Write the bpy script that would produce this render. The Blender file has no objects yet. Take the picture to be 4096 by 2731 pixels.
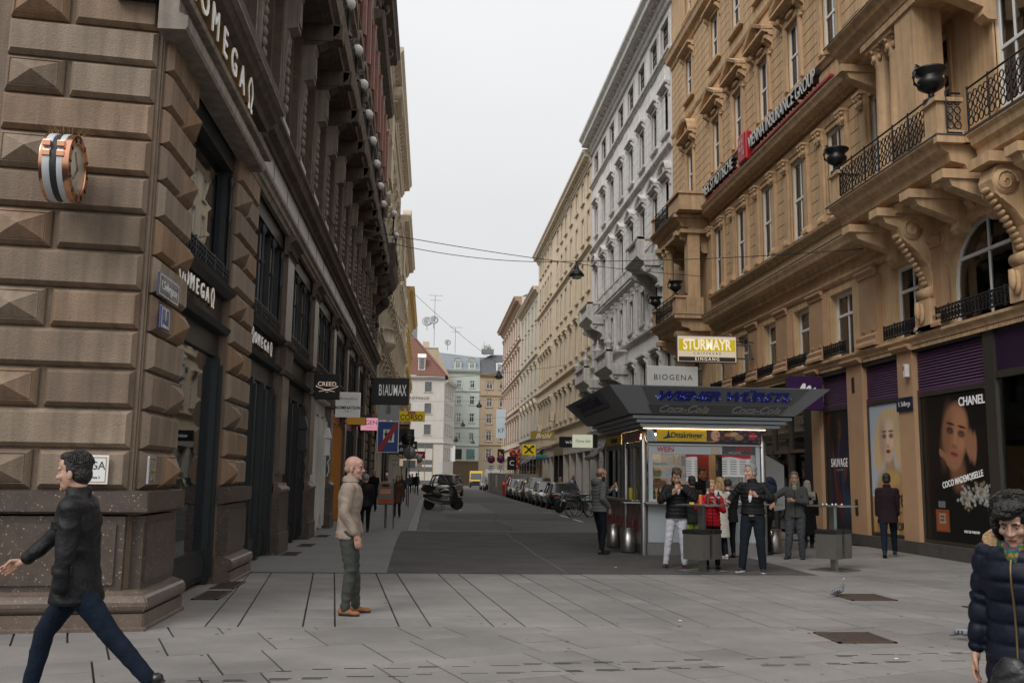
import bpy, bmesh, math, random
import numpy as np
from mathutils import Vector, Matrix, Euler, noise
R = math.radians; PI = math.pi
sc = bpy.context.scene
COL = sc.collection
random.seed(7)
# ---------------------------------------------------------------- camera, sky, sun, exposure
cam = bpy.data.cameras.new('camera'); camo = bpy.data.objects.new('camera', cam); COL.objects.link(camo)
cam.sensor_width = 36; cam.lens = 33.1; cam.clip_start = .05; cam.clip_end = 2000
X_ = Vector((0.99614699, -0.02547958, -0.08391646)); Y_ = Vector((-0.08668275, -0.14078579, -0.98623804)); Z_ = Vector((0.01331468, 0.98971216, -0.14245198))
camo.matrix_world = Matrix(((X_.x, X_.y, X_.z, 0), (Y_.x, Y_.y, Y_.z, 0), (Z_.x, Z_.y, Z_.z, 1.6), (0, 0, 0, 1)))
sc.camera = camo
W = bpy.data.worlds.new('World'); sc.world = W; W.use_nodes = True
nt = W.node_tree; bg = nt.nodes['Background']
sky = nt.nodes.new('ShaderNodeTexSky'); sky.sky_type = 'NISHITA'; sky.sun_disc = False
sky.sun_elevation = R(44); sky.sun_rotation = R(217); sky.dust_density = 4; sky.ozone_density = 1
hs = nt.nodes.new('ShaderNodeHueSaturation'); hs.inputs['Saturation'].default_value = .12
tc = nt.nodes.new('ShaderNodeTexCoord'); nz = nt.nodes.new('ShaderNodeTexNoise'); nz.inputs['Scale'].default_value = 2.4; nz.inputs['Detail'].default_value = 4
rp = nt.nodes.new('ShaderNodeMapRange'); rp.inputs[3].default_value = 6.9; rp.inputs[4].default_value = 8.6
sep = nt.nodes.new('ShaderNodeSeparateXYZ'); el = nt.nodes.new('ShaderNodeMapRange')
el.inputs[1].default_value = 0; el.inputs[2].default_value = 1.; el.inputs[3].default_value = .61; el.inputs[4].default_value = 1.20
mu = nt.nodes.new('ShaderNodeMath'); mu.operation = 'MULTIPLY'
mx = nt.nodes.new('ShaderNodeMix'); mx.data_type = 'RGBA'; mx.inputs[0].default_value = .86
cb = nt.nodes.new('ShaderNodeVectorMath'); cb.operation = 'SCALE'; cb.inputs[0].default_value = (.985, .99, 1.0)
L = nt.links.new
L(tc.outputs['Generated'], nz.inputs['Vector']); L(nz.outputs[0], rp.inputs[0]); L(tc.outputs['Generated'], sep.inputs[0]); L(sep.outputs[2], el.inputs[0])
L(rp.outputs[0], mu.inputs[0]); L(el.outputs[0], mu.inputs[1]); L(mu.outputs[0], cb.inputs['Scale'])
L(sky.outputs[0], hs.inputs['Color']); L(hs.outputs[0], mx.inputs[6]); L(cb.outputs[0], mx.inputs[7]); L(mx.outputs[2], bg.inputs['Color'])
bg.inputs['Strength'].default_value = .135
sun = bpy.data.lights.new('sun', 'SUN'); suno = bpy.data.objects.new('sun', sun); COL.objects.link(suno)
sun.energy = 1.45; sun.angle = R(30); sun.color = (1, .97, .93)
suno.rotation_euler = Vector((math.sin(R(217)) * math.cos(R(44)), math.cos(R(217)) * math.cos(R(44)), math.sin(R(44)))).to_track_quat('Z', 'Y').to_euler()
sc.view_settings.view_transform = 'Standard'; sc.view_settings.look = 'None'; sc.view_settings.gamma = 1; sc.view_settings.use_curve_mapping = False
sc.view_settings.exposure = 0.10
sc.cycles.use_denoising = True; sc.cycles.max_bounces = 8; sc.cycles.transparent_max_bounces = 12; sc.cycles.diffuse_bounces = 3

# ---------------------------------------------------------------- materials
MATS = {}
def mat(name, col=(.5, .5, .5), rough=.7, metal=0., var=.0, vs=3., bump=0., bs=20., emit=None, es=0., spec=.5, speck=None, coat=0., vcol=False, streak=0.):
    if name in MATS: return MATS[name]
    m = bpy.data.materials.new(name); m.use_nodes = True; n = m.node_tree.nodes; l = m.node_tree.links.new
    b = n['Principled BSDF']; b.inputs['Base Color'].default_value = (*col, 1); b.inputs['Roughness'].default_value = rough
    b.inputs['Metallic'].default_value = metal; b.inputs['Specular IOR Level'].default_value = spec; b.inputs['Coat Weight'].default_value = coat
    tc = n.new('ShaderNodeTexCoord'); src = None
    if vcol:
        a = n.new('ShaderNodeVertexColor'); a.layer_name = 'Col'; src = a.outputs[0]
    if var > 0:
        t = n.new('ShaderNodeTexNoise'); t.inputs['Scale'].default_value = vs; t.inputs['Detail'].default_value = 5; t.inputs['Roughness'].default_value = .65
        l(tc.outputs['Object'], t.inputs['Vector'])
        mr = n.new('ShaderNodeMapRange'); mr.inputs[1].default_value = .25; mr.inputs[2].default_value = .75; mr.inputs[3].default_value = 1 - var; mr.inputs[4].default_value = 1 + var
        l(t.outputs[0], mr.inputs[0]); f = mr.outputs[0]
        if streak > 0:
            mp = n.new('ShaderNodeMapping'); mp.inputs['Scale'].default_value = (2.2, 2.2, .16); l(tc.outputs['Object'], mp.inputs[0])
            t2 = n.new('ShaderNodeTexNoise'); t2.inputs['Scale'].default_value = 3; t2.inputs['Detail'].default_value = 4; l(mp.outputs[0], t2.inputs['Vector'])
            m2 = n.new('ShaderNodeMapRange'); m2.inputs[1].default_value = .35; m2.inputs[2].default_value = .7; m2.inputs[3].default_value = 1; m2.inputs[4].default_value = 1 - streak
            l(t2.outputs[0], m2.inputs[0]); mm = n.new('ShaderNodeMath'); mm.operation = 'MULTIPLY'; l(f, mm.inputs[0]); l(m2.outputs[0], mm.inputs[1]); f = mm.outputs[0]
        vm = n.new('ShaderNodeVectorMath'); vm.operation = 'SCALE'; vm.inputs[0].default_value = col
        if src: l(src, vm.inputs[0])
        l(f, vm.inputs['Scale']); src = vm.outputs[0]
    if speck:
        t = n.new('ShaderNodeTexVoronoi'); t.inputs['Scale'].default_value = speck[1]; l(tc.outputs['Object'], t.inputs['Vector'])
        mr = n.new('ShaderNodeMapRange'); mr.inputs[1].default_value = .35; mr.inputs[2].default_value = .1; l(t.outputs['Distance'], mr.inputs[0])
        t3 = n.new('ShaderNodeTexNoise'); t3.inputs['Scale'].default_value = speck[1] * .6; l(tc.outputs['Object'], t3.inputs['Vector'])
        m3 = n.new('ShaderNodeMapRange'); m3.inputs[1].default_value = .5; m3.inputs[2].default_value = .62; l(t3.outputs[0], m3.inputs[0])
        mm = n.new('ShaderNodeMath'); mm.operation = 'MULTIPLY'; l(mr.outputs[0], mm.inputs[0]); l(m3.outputs[0], mm.inputs[1])
        x = n.new('ShaderNodeMix'); x.data_type = 'RGBA'; x.inputs[6].default_value = (*col, 1); x.inputs[7].default_value = (*speck[0], 1)
        if src: l(src, x.inputs[6])
        l(mm.outputs[0], x.inputs[0]); src = x.outputs[2]
    if src: l(src, b.inputs['Base Color'])
    if bump > 0:
        t = n.new('ShaderNodeTexNoise'); t.inputs['Scale'].default_value = bs; t.inputs['Detail'].default_value = 6; l(tc.outputs['Object'], t.inputs['Vector'])
        bp = n.new('ShaderNodeBump'); bp.inputs['Strength'].default_value = bump; bp.inputs['Distance'].default_value = .02
        l(t.outputs[0], bp.inputs['Height']); l(bp.outputs[0], b.inputs['Normal'])
    if emit or (vcol and es):
        b.inputs['Emission Strength'].default_value = es
        if emit: b.inputs['Emission Color'].default_value = (*emit, 1)
        elif src: l(src, b.inputs['Emission Color'])
    MATS[name] = m; return m
def glass(name, tint=(.75, .78, .78), base=.10, rough=.02):
    if name in MATS: return MATS[name]
    m = bpy.data.materials.new(name); m.use_nodes = True; n = m.node_tree.nodes; l = m.node_tree.links.new
    n.remove(n['Principled BSDF']); o = n['Material Output']
    tr = n.new('ShaderNodeBsdfTransparent'); tr.inputs[0].default_value = (*tint, 1); gl = n.new('ShaderNodeBsdfGlossy'); gl.inputs['Roughness'].default_value = rough
    gl.inputs[0].default_value = (.9, .92, .95, 1)
    fr = n.new('ShaderNodeFresnel'); fr.inputs[0].default_value = 1.5
    mr = n.new('ShaderNodeMapRange'); mr.inputs[3].default_value = base; mr.inputs[4].default_value = 1
    mx = n.new('ShaderNodeMixShader'); l(fr.outputs[0], mr.inputs[0]); l(mr.outputs[0], mx.inputs[0]); l(tr.outputs[0], mx.inputs[1]); l(gl.outputs[0], mx.inputs[2]); l(mx.outputs[0], o.inputs[0])
    MATS[name] = m; return m

# ---------------------------------------------------------------- mesh builder and object helpers
class MB:
    def __init__(s): s.v = []; s.f = []; s.m = []; s.sm = []
    def add(s, vs, fs, mi=0, smooth=False):
        o = len(s.v); s.v += [tuple(p) for p in vs]; s.f += [tuple(i + o for i in f) for f in fs]; s.m += [mi] * len(fs); s.sm += [smooth] * len(fs)
    def box(s, x0, y0, z0, x1, y1, z1, mi=0, T=None):
        if x0 > x1: x0, x1 = x1, x0
        if y0 > y1: y0, y1 = y1, y0
        if z0 > z1: z0, z1 = z1, z0
        v = [(x0, y0, z0), (x1, y0, z0), (x1, y1, z0), (x0, y1, z0), (x0, y0, z1), (x1, y0, z1), (x1, y1, z1), (x0, y1, z1)]
        if T is not None: v = [T @ Vector(p) for p in v]
        s.add(v, [(0, 3, 2, 1), (4, 5, 6, 7), (0, 1, 5, 4), (1, 2, 6, 5), (2, 3, 7, 6), (3, 0, 4, 7)], mi)
    def quad(s, a, b, c, d, mi=0): s.add([a, b, c, d], [(0, 1, 2, 3)], mi)
    def prof(s, pts, u0, u1, mi=0, close=True, m0=0., m1=0., smooth=False):
        # profile [(out, z)...] extruded along X; outward is -Y; mitred ends shift u by m*out
        n = len(pts)
        a = [(u0 - m0 * o, -o, z) for o, z in pts]; b = [(u1 + m1 * o, -o, z) for o, z in pts]
        fs = [(i, (i + 1) % n, n + (i + 1) % n, n + i) for i in range(n if close else n - 1)]
        fs = [tuple(reversed(f)) for f in fs]
        s.add(a + b, fs, mi, smooth)
        if close: s.add(a, [tuple(range(n))], mi); s.add(b, [tuple(reversed(range(n)))], mi)
    def poly(s, pts, y0, y1, mi=0):
        # polygon in XZ (counter-clockwise seen from -Y), extruded from y0 (front) to y1 (back)
        n = len(pts); a = [(x, y0, z) for x, z in pts]; b = [(x, y1, z) for x, z in pts]
        s.add(a + b, [tuple(range(n)), tuple(reversed(range(n, 2 * n)))] + [(i, n + i, n + (i + 1) % n, (i + 1) % n) for i in range(n)], mi)
    def tube(s, path, r, mi=0, seg=8, cap=True, smooth=True):
        path = [Vector(p) for p in path]; n = len(path); rs = r if isinstance(r, (list, tuple)) else [r] * n
        vs = []; up = None
        for i, p in enumerate(path):
            d = (path[min(i + 1, n - 1)] - path[max(i - 1, 0)]).normalized()
            if up is None: up = Vector((0, 0, 1)) if abs(d.z) < .9 else Vector((1, 0, 0))
            a = d.cross(up)
            if a.length < 1e-4: a = d.cross(Vector((0, 1, 0)))
            a.normalize(); b = d.cross(a).normalized(); up = -b if False else up
            for k in range(seg):
                t = 2 * PI * k / seg; vs.append(p + (a * math.cos(t) + b * math.sin(t)) * rs[i])
        fs = [(i * seg + k, i * seg + (k + 1) % seg, (i + 1) * seg + (k + 1) % seg, (i + 1) * seg + k) for i in range(n - 1) for k in range(seg)]
        s.add(vs, fs, mi, smooth)
        if cap: s.add(vs[:seg], [tuple(reversed(range(seg)))], mi); s.add(vs[-seg:], [tuple(range(seg))], mi)
    def lathe(s, prof, c=(0, 0, 0), seg=12, mi=0, T=None, smooth=True):
        vs = []
        for r, z in prof:
            for k in range(seg):
                t = 2 * PI * k / seg; p = Vector((c[0] + r * math.cos(t), c[1] + r * math.sin(t), c[2] + z)); vs.append(T @ p if T is not None else p)
        n = len(prof)
        fs = [(i * seg + k, i * seg + (k + 1) % seg, (i + 1) * seg + (k + 1) % seg, (i + 1) * seg + k) for i in range(n - 1) for k in range(seg)]
        s.add(vs, fs, mi, smooth); s.add(vs[:seg], [tuple(reversed(range(seg)))], mi); s.add(vs[-seg:], [tuple(range(seg))], mi)
    def ball(s, c, r, mi=0, seg=12, rings=8, T=None):
        rx, ry, rz = (r, r, r) if not isinstance(r, (tuple, list)) else r; vs = []
        for i in range(rings + 1):
            ph = PI * i / rings
            for k in range(seg):
                t = 2 * PI * k / seg; p = Vector((c[0] + rx * math.sin(ph) * math.cos(t), c[1] + ry * math.sin(ph) * math.sin(t), c[2] + rz * math.cos(ph))); vs.append(T @ p if T is not None else p)
        s.add(vs, [(i * seg + k, (i + 1) * seg + k, (i + 1) * seg + (k + 1) % seg, i * seg + (k + 1) % seg) for i in range(rings) for k in range(seg)], mi, True)
    def mesh(s, name):
        me = bpy.data.meshes.new(name); me.from_pydata(s.v, [], s.f)
        me.polygons.foreach_set('material_index', s.m); me.polygons.foreach_set('use_smooth', s.sm); me.update(); return me
    def build(s, name, m, parent=None, loc=(0, 0, 0), rot=(0, 0, 0), bevel=0., **kw):
        me = s.mesh(name)
        for q in (m if isinstance(m, (list, tuple)) else [m]): me.materials.append(q)
        return link(name, me, parent, loc, rot, bevel, **kw)
def link(name, me, parent=None, loc=(0, 0, 0), rot=(0, 0, 0), bevel=0., **kw):
    o = bpy.data.objects.new(name, me); COL.objects.link(o); o.parent = parent; o.location = loc; o.rotation_euler = rot
    if bevel > 0:
        b = o.modifiers.new('bevel', 'BEVEL'); b.width = bevel; b.segments = 2; b.limit_method = 'ANGLE'; b.angle_limit = R(35)
    for k, v in kw.items(): o[k] = v
    return o
def root(name, label, cat, loc=(0, 0, 0), rz=0., group=None, **kw):
    o = bpy.data.objects.new(name, None); COL.objects.link(o); o.location = loc; o.rotation_euler = (0, 0, rz)
    o['label'] = label; o['category'] = cat; o.empty_display_size = .2
    if group: o['group'] = group
    for k, v in kw.items(): o[k] = v
    return o
def tag(o, label, cat, group=None):
    o['label'] = label; o['category'] = cat
    if group: o['group'] = group
    return o
def copy_tree(o, parent=None):
    c = o.copy(); COL.objects.link(c); c.parent = parent
    for ch in list(o.children): copy_tree(ch, c)
    return c
def text(s, size, name, m, parent=None, loc=(0, 0, 0), rot=(PI / 2, 0, 0), depth=.01, align='CENTER', wx=1., shear=0., off=0., space=1., bevel=0.):
    # lettering as real meshes; lies in XZ facing -Y by default
    cu = bpy.data.curves.new('t', 'FONT'); cu.body = s; cu.size = size; cu.extrude = depth; cu.align_x = align; cu.align_y = 'CENTER'; cu.shear = shear; cu.offset = off; cu.space_character = space; cu.resolution_u = 3
    t = bpy.data.objects.new('t', cu); COL.objects.link(t)
    me = bpy.data.meshes.new_from_object(t.evaluated_get(bpy.context.evaluated_depsgraph_get())); bpy.data.objects.remove(t); bpy.data.curves.remove(cu)
    me.materials.clear(); me.materials.append(m)
    me.transform(Matrix.Diagonal((wx, 1, 1, 1)))
    return link(name, me, parent, loc, rot)
def strokes(paths, w, name, m, parent, loc=(0, 0, 0), rot=(0, 0, 0), T=None, depth=.006):
    # brush lettering: ribbons in XZ facing -Y; path points may carry their own width as a third number
    mb = MB()
    for p in paths:
        q = [Vector((a[0], 0, a[1])) for a in p]; ws = [a[2] if len(a) > 2 else w for a in p]; Lv = []; Rv = []
        for i, a in enumerate(q):
            d = (q[min(i + 1, len(q) - 1)] - q[max(i - 1, 0)]).normalized(); nrm = Vector((-d.z, 0, d.x)); Lv.append(a + nrm * ws[i] / 2); Rv.append(a - nrm * ws[i] / 2)
        n = len(q); vs = [v + Vector((0, -depth, 0)) for v in Lv + Rv] + Lv + Rv
        fs = []
        for i in range(n - 1): fs += [(i, n + i, n + i + 1, i + 1), (i, i + 1, 2 * n + i + 1, 2 * n + i), (n + i + 1, n + i, 3 * n + i, 3 * n + i + 1)]
        mb.add(vs, fs)
    return mb.build(name, m, parent, loc, rot)
def smooth_path(pts, n=6):
    out = []
    P = [pts[0]] + list(pts) + [pts[-1]]
    for i in range(1, len(P) - 2):
        for k in range(n):
            t = k / n; out.append(tuple(.5 * ((2 * b) + (-a + c) * t + (2 * a - 5 * b + 4 * c - d) * t * t + (-a + 3 * b - 3 * c + d) * t ** 3) for a, b, c, d in zip(P[i - 1], P[i], P[i + 1], P[i + 2])))
    out.append(tuple(pts[-1])); return out
def paint(name, w, h, nx, nz, fn, m, parent, loc=(0, 0, 0), rot=(0, 0, 0), thick=.01):
    # printed sheet: a fine grid whose colour attribute holds the flat print; fn(X, Z) -> rgb arrays (X, Z in metres)
    xs = np.linspace(0, w, nx + 1); zs = np.linspace(0, h, nz + 1); gx, gz = np.meshgrid(xs, zs)
    v = np.stack([gx.ravel(), np.zeros(gx.size), gz.ravel()], 1); i = np.arange(nx); j = np.arange(nz); ii, jj = np.meshgrid(i, j); a = (jj * (nx + 1) + ii).ravel()
    f = np.stack([a, a + 1, a + nx + 2, a + nx + 1], 1)
    me = bpy.data.meshes.new(name); me.vertices.add(len(v)); me.vertices.foreach_set('co', v.ravel()); me.loops.add(f.size); me.loops.foreach_set('vertex_index', f.ravel().astype(np.int32))
    me.polygons.add(len(f)); me.polygons.foreach_set('loop_start', np.arange(0, f.size, 4, dtype=np.int32)); me.update()
    c = np.ones((len(v), 4)); rgb = fn(gx.ravel(), gz.ravel()); c[:, :3] = np.clip(np.stack(rgb, 1) if isinstance(rgb, (list, tuple)) else rgb, 0, 1)
    ca = me.color_attributes.new('Col', 'FLOAT_COLOR', 'POINT'); ca.data.foreach_set('color', c.ravel().astype(np.float32))
    me.materials.append(m); me.validate()
    return link(name, me, parent, loc, rot)
def S(c): return tuple((x / 12.92 if x <= .04045 else ((x + .055) / 1.055) ** 2.4) for x in (c if max(c) <= 1 else [v / 255 for v in c]))
VC = mat('printed sheet', vcol=True, rough=.35)
# ================================================================ GROUND
def struct(o): o['kind'] = 'structure'; return o
M_bed = mat('joint sand', (.017, .016, .015), .95)
M_asph = mat('dark asphalt', (.070, .064, .062), .9, var=.38, vs=1.1, bump=.5, bs=90, speck=((.13, .125, .12), 55), streak=0)
M_asph2 = mat('grey road asphalt', (.108, .105, .102), .85, var=.3, vs=.45, bump=.4, bs=80, speck=((.2, .2, .19), 50))
M_asph3 = mat('patched asphalt', (.078, .077, .076), .85, var=.2, vs=1.1, bump=.4, bs=80)
M_walk = mat('sidewalk mastic', (.165, .163, .162), .8, var=.14, vs=.9, bump=.25, bs=60)
M_kerb = mat('granite kerb', (.24, .23, .225), .8, var=.2, vs=4, bump=.3, bs=60, speck=((.1, .1, .1), 80))
M_lite = mat('worn light seam', (.14, .137, .134), .9, var=.35, vs=6)
M_iron = mat('rusty cast iron', (.085, .06, .047), .8, .3, var=.3, vs=20)
M_paint = mat('worn road paint', (.55, .55, .52), .8, var=.25, vs=9)
def slabmat():
    m = mat('paving stone', (.222, .209, .199), .72, var=.16, vs=1.7, bump=.18, bs=45, speck=((.16, .155, .15), 70))
    n = m.node_tree.nodes; l = m.node_tree.links.new; b = n['Principled BSDF']; lk = b.inputs['Base Color'].links[0]; s = lk.from_socket
    oi = n.new('ShaderNodeObjectInfo'); mr = n.new('ShaderNodeMapRange'); mr.inputs[3].default_value = .91; mr.inputs[4].default_value = 1.06
    g = n.new('ShaderNodeNewGeometry'); mp = n.new('ShaderNodeTexNoise'); mp.inputs['Scale'].default_value = .55; mp.inputs['Detail'].default_value = 5
    l(g.outputs['Position'], mp.inputs['Vector']); m2 = n.new('ShaderNodeMapRange'); m2.inputs[1].default_value = .35; m2.inputs[2].default_value = .65; m2.inputs[3].default_value = .76; m2.inputs[4].default_value = 1.08
    l(mp.outputs[0], m2.inputs[0]); l(oi.outputs['Random'], mr.inputs[0]); mm = n.new('ShaderNodeMath'); mm.operation = 'MULTIPLY'; l(mr.outputs[0], mm.inputs[0]); l(m2.outputs[0], mm.inputs[1])
    v = n.new('ShaderNodeVectorMath'); v.operation = 'SCALE'; l(s, v.inputs[0]); l(mm.outputs[0], v.inputs['Scale']); l(v.outputs[0], b.inputs['Base Color']); return m
M_slab = slabmat()
def sheet(name, pts, z, m, parent=None, **kw):
    mb = MB(); mb.add([(x, y, z) for x, y in pts], [tuple(range(len(pts)))]); return mb.build(name, m, parent, **kw)
struct(sheet('ground', [(-400, -300), (400, -300), (400, 600), (-400, 600)], -.13, M_asph2))
road = struct(sheet('road', [(-.32, 28.42), (8.2, 28.42), (8.2, 152), (60, 152), (60, 190), (-60, 190), (-60, 152), (-.32, 152)], -.09, M_asph2))
arc = [(-.66, 16.12), (-.70, 19), (-.74, 22), (-.77, 25.5), (-.76, 27.9), (-.62, 28.28)]
asphalt = struct(sheet('asphalt_apron', [(6.70, 16.12), (6.70, 28.28)] + arc[::-1], 0.0, M_asph))
struct(sheet('kiosk_yard', [(6.70, 25.8), (8.2, 25.8), (8.2, 28.28), (6.70, 28.28)], 0.0, M_asph))
walk = struct(sheet('sidewalk', [(-3.9, 16.12)] + [(x - .004, y) for x, y in arc] + [(-.62, 160), (-3.9, 160)], 0.004, M_walk))
struct(sheet('far_sidewalk', [(8.2, 25.8), (11.6, 25.8), (11.6, 150), (8.2, 150)], 0.0, M_walk))
bed = struct(sheet('pavement', [(-14, -12), (16, -12), (16, 16.12), (11.6, 16.12), (11.6, 25.8), (6.70, 25.8), (6.70, 16.12), (-14, 16.12)], -.016, M_bed))
# light seam and granite threshold between apron and road
thr = MB()
for i in range(9): thr.box(-.32 + i * .95, 28.28, -.2, -.32 + i * .95 + .94, 28.42, .006)
struct(thr.build('kerb_threshold', M_kerb))
struct(sheet('seam_line', [(2.28, 27.5), (2.25, 27.5), (2.2, 25), (2.26, 22.5), (2.24, 20), (2.32, 18), (2.35, 16.14), (2.38, 16.14), (2.355, 18), (2.275, 20), (2.295, 22.5), (2.235, 25)], .004, M_lite))
sheet('asphalt_patch', [(.05, 28.45), (3.3, 28.45), (2.5, 36.5), (.05, 36.2)], -.086, M_asph3, road)
sheet('asphalt_patch', [(.7, 38.2), (7.9, 37.6), (7.9, 45), (3.2, 44.2), (.7, 42.5)], -.086, M_asph3, road)
sheet('asphalt_patch', [(.6, 44), (3.1, 44.6), (3.1, 61), (1.2, 60)], -.082, mat('light asphalt', (.15, .147, .144), .85, var=.15, vs=.8), road)
sheet('asphalt_patch', [(2.4, 62), (6.0, 63), (5.6, 78), (2.6, 77)], -.082, M_asph3, road)
for k, (x0, y0, x1, y1) in enumerate([(5.55, 46.6, 6.05, 46.4), (5.9, 43, 6.02, 40.7), (5.9, 39, 6.02, 36.7), (1.55, 49.5, 1.67, 47.6)]):
    sheet('road_marking', [(x0, y0), (x1, y0), (x1, y1), (x0, y1)], -.078, M_paint, road)
pv = sheet('drain_cover', [(1.46, 27.05), (2.25, 27.05), (2.25, 27.35), (1.46, 27.35)], .005, M_lite, asphalt)
for pts in ([(2.6, 30), (2.75, 33), (2.55, 37), (2.9, 41), (2.7, 46)], [(4.4, 38), (5.2, 38.8), (5.9, 38.6)], [(1.2, 52), (1.5, 58), (1.35, 64), (1.7, 72)]):
    cp = smooth_path(pts, 6); q_ = [(x + .02 * math.sin(i * 2.1), y) for i, (x, y) in enumerate(cp)]; sheet('crack', q_ + [(x + .022, y + .01) for x, y in q_[::-1]], -.077, M_bed, road)
# kerb stones along the left sidewalk
y = 28.3; i = 0
while y < 110:
    ln = 1.25 + .25 * random.random(); mb = MB(); mb.box(-.61, y + .006, -.2, -.325, y + ln - .006, .012); mb.build('kerb_stone', M_kerb, walk); y += ln
mb = MB(); mb.box(8.2, 28.3, -.2, 8.45, 150, .012); struct(mb.build('far_kerb', M_kerb))
# paving slabs, one object each, within the view
def inview(x, y): return y > 5.9 and (-.60 * y - .6) < x < (.50 * y + 1.2) + .1 * y
GR = [(5.77, 12.72, 6.42, 13.42), (4.12, 9.42, 4.73, 10.06)]
def clip(poly, a, b, c):   # keep a*x+b*y<=c
    out = []
    for i in range(len(poly)):
        p, q = poly[i], poly[(i + 1) % len(poly)]; dp = a * p[0] + b * p[1] - c; dq = a * q[0] + b * q[1] - c
        if dp <= 0: out.append(p)
        if (dp < 0) != (dq < 0) and dp != dq:
            t = dp / (dp - dq); out.append((p[0] + (q[0] - p[0]) * t, p[1] + (q[1] - p[1]) * t))
    return out
def shrink(poly, g):
    cx = sum(p[0] for p in poly) / len(poly); cy = sum(p[1] for p in poly) / len(poly); n = len(poly); out = list(poly)
    for i in range(n):
        p, q = poly[i], poly[(i + 1) % n]; dx, dy = q[0] - p[0], q[1] - p[1]; L_ = math.hypot(dx, dy)
        if L_ < 1e-6: continue
        nx, ny = dy / L_, -dx / L_; c = nx * p[0] + ny * p[1]
        if nx * cx + ny * cy > c: nx, ny, c = -nx, -ny, -c
        out = clip(out, nx, ny, c - g)
        if len(out) < 3: return []
    return out
nslab = 0
def slab(poly, g=.0095):
    global nslab
    cx = sum(p[0] for p in poly) / len(poly); cy = sum(p[1] for p in poly) / len(poly)
    if not inview(cx, cy): return
    poly = shrink(poly, g)
    if len(poly) < 3: return
    A = abs(sum(poly[i][0] * poly[(i + 1) % len(poly)][1] - poly[(i + 1) % len(poly)][0] * poly[i][1] for i in range(len(poly)))) / 2
    if A < .03: return
    z = random.uniform(-.0016, .0016); n = len(poly)
    if sum(poly[i][0] * poly[(i + 1) % n][1] - poly[(i + 1) % n][0] * poly[i][1] for i in range(n)) < 0: poly = poly[::-1]
    mb = MB(); p2 = shrink(poly, .004) or poly
    if len(p2) != n: p2 = poly
    mb.add([(x - cx, y - cy, -.03) for x, y in poly] + [(x - cx, y - cy, z - .003) for x, y in poly] + [(x - cx, y - cy, z) for x, y in p2],
           [tuple(range(2 * n, 3 * n))] + [(i, (i + 1) % n, n + (i + 1) % n, n + i) for i in range(n)] + [(n + i, n + (i + 1) % n, 2 * n + (i + 1) % n, 2 * n + i) for i in range(n)])
    mb.build('paving_slab', M_slab, bed, (cx, cy, 0)); nslab += 1
def P1(u, v): return (u - .1 * (v - 13.3), v)      # street axis zone
u = -4.3; col = 0
while u < 11.5:
    w = .34 if col % 2 else .68
    rows = [16.08, 15.42, 14.75, 13.95, 13.2, 12.5, 11.86, 11.17, 10.5] if col % 2 else [16.08, 15.42, 14.1, 12.75, 11.86, 11.17, 10.5]
    if (col // 2) % 2: rows = [16.08, 15.42, 14.9, 13.5, 12.2, 11.17, 10.5] if not col % 2 else rows
    for a, b in zip(rows[:-1], rows[1:]): slab([P1(u, b), P1(u + w, b), P1(u + w, a), P1(u, a)])
    u += w; col += 1
c21, s21 = math.cos(R(20)), math.sin(R(20))
def P2(a, b): return (a * c21 - b * s21, a * s21 + b * c21)
def zone2(poly):
    poly = clip(poly, 0, 1, 10.5)
    if len(poly) >= 3: slab(poly)
for r in range(-1, 14):
    b = 2.1 + r * 1.0; a = -4 + (r % 3) * .62; k = 0
    while a < 12:
        if k % 2: zone2([P2(a, b), P2(a + .48, b), P2(a + .48, b + .5), P2(a, b + .5)]); zone2([P2(a, b + .5), P2(a + .48, b + .5), P2(a + .48, b + 1), P2(a, b + 1)]); a += .48
        else: zone2([P2(a, b), P2(a + .95, b), P2(a + .95, b + 1), P2(a, b + 1)]); a += .95
        k += 1
# strip of diagonal slabs in front of the ochre building
def P3(a, b): t = R(-60); return (6.70 + a * math.cos(t) - b * math.sin(t), 16.1 + a * math.sin(t) + b * math.cos(t))
for ia in range(-9, 7):
    for ib in range(-3, 9):
        p = [P3(ia * 1.25 + .6 * (ib % 2), ib * .8), P3(ia * 1.25 + 1.25 + .6 * (ib % 2), ib * .8), P3(ia * 1.25 + 1.25 + .6 * (ib % 2), ib * .8 + .8), P3(ia * 1.25 + .6 * (ib % 2), ib * .8 + .8)]
        for c in ((-1, 0, -6.71), (1, 0, 11.3), (0, -1, -16.1), (0, 1, 25.7)):
            if len(p) >= 3: p = clip(p, *c)
        if len(p) >= 3: slab(p)
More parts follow.
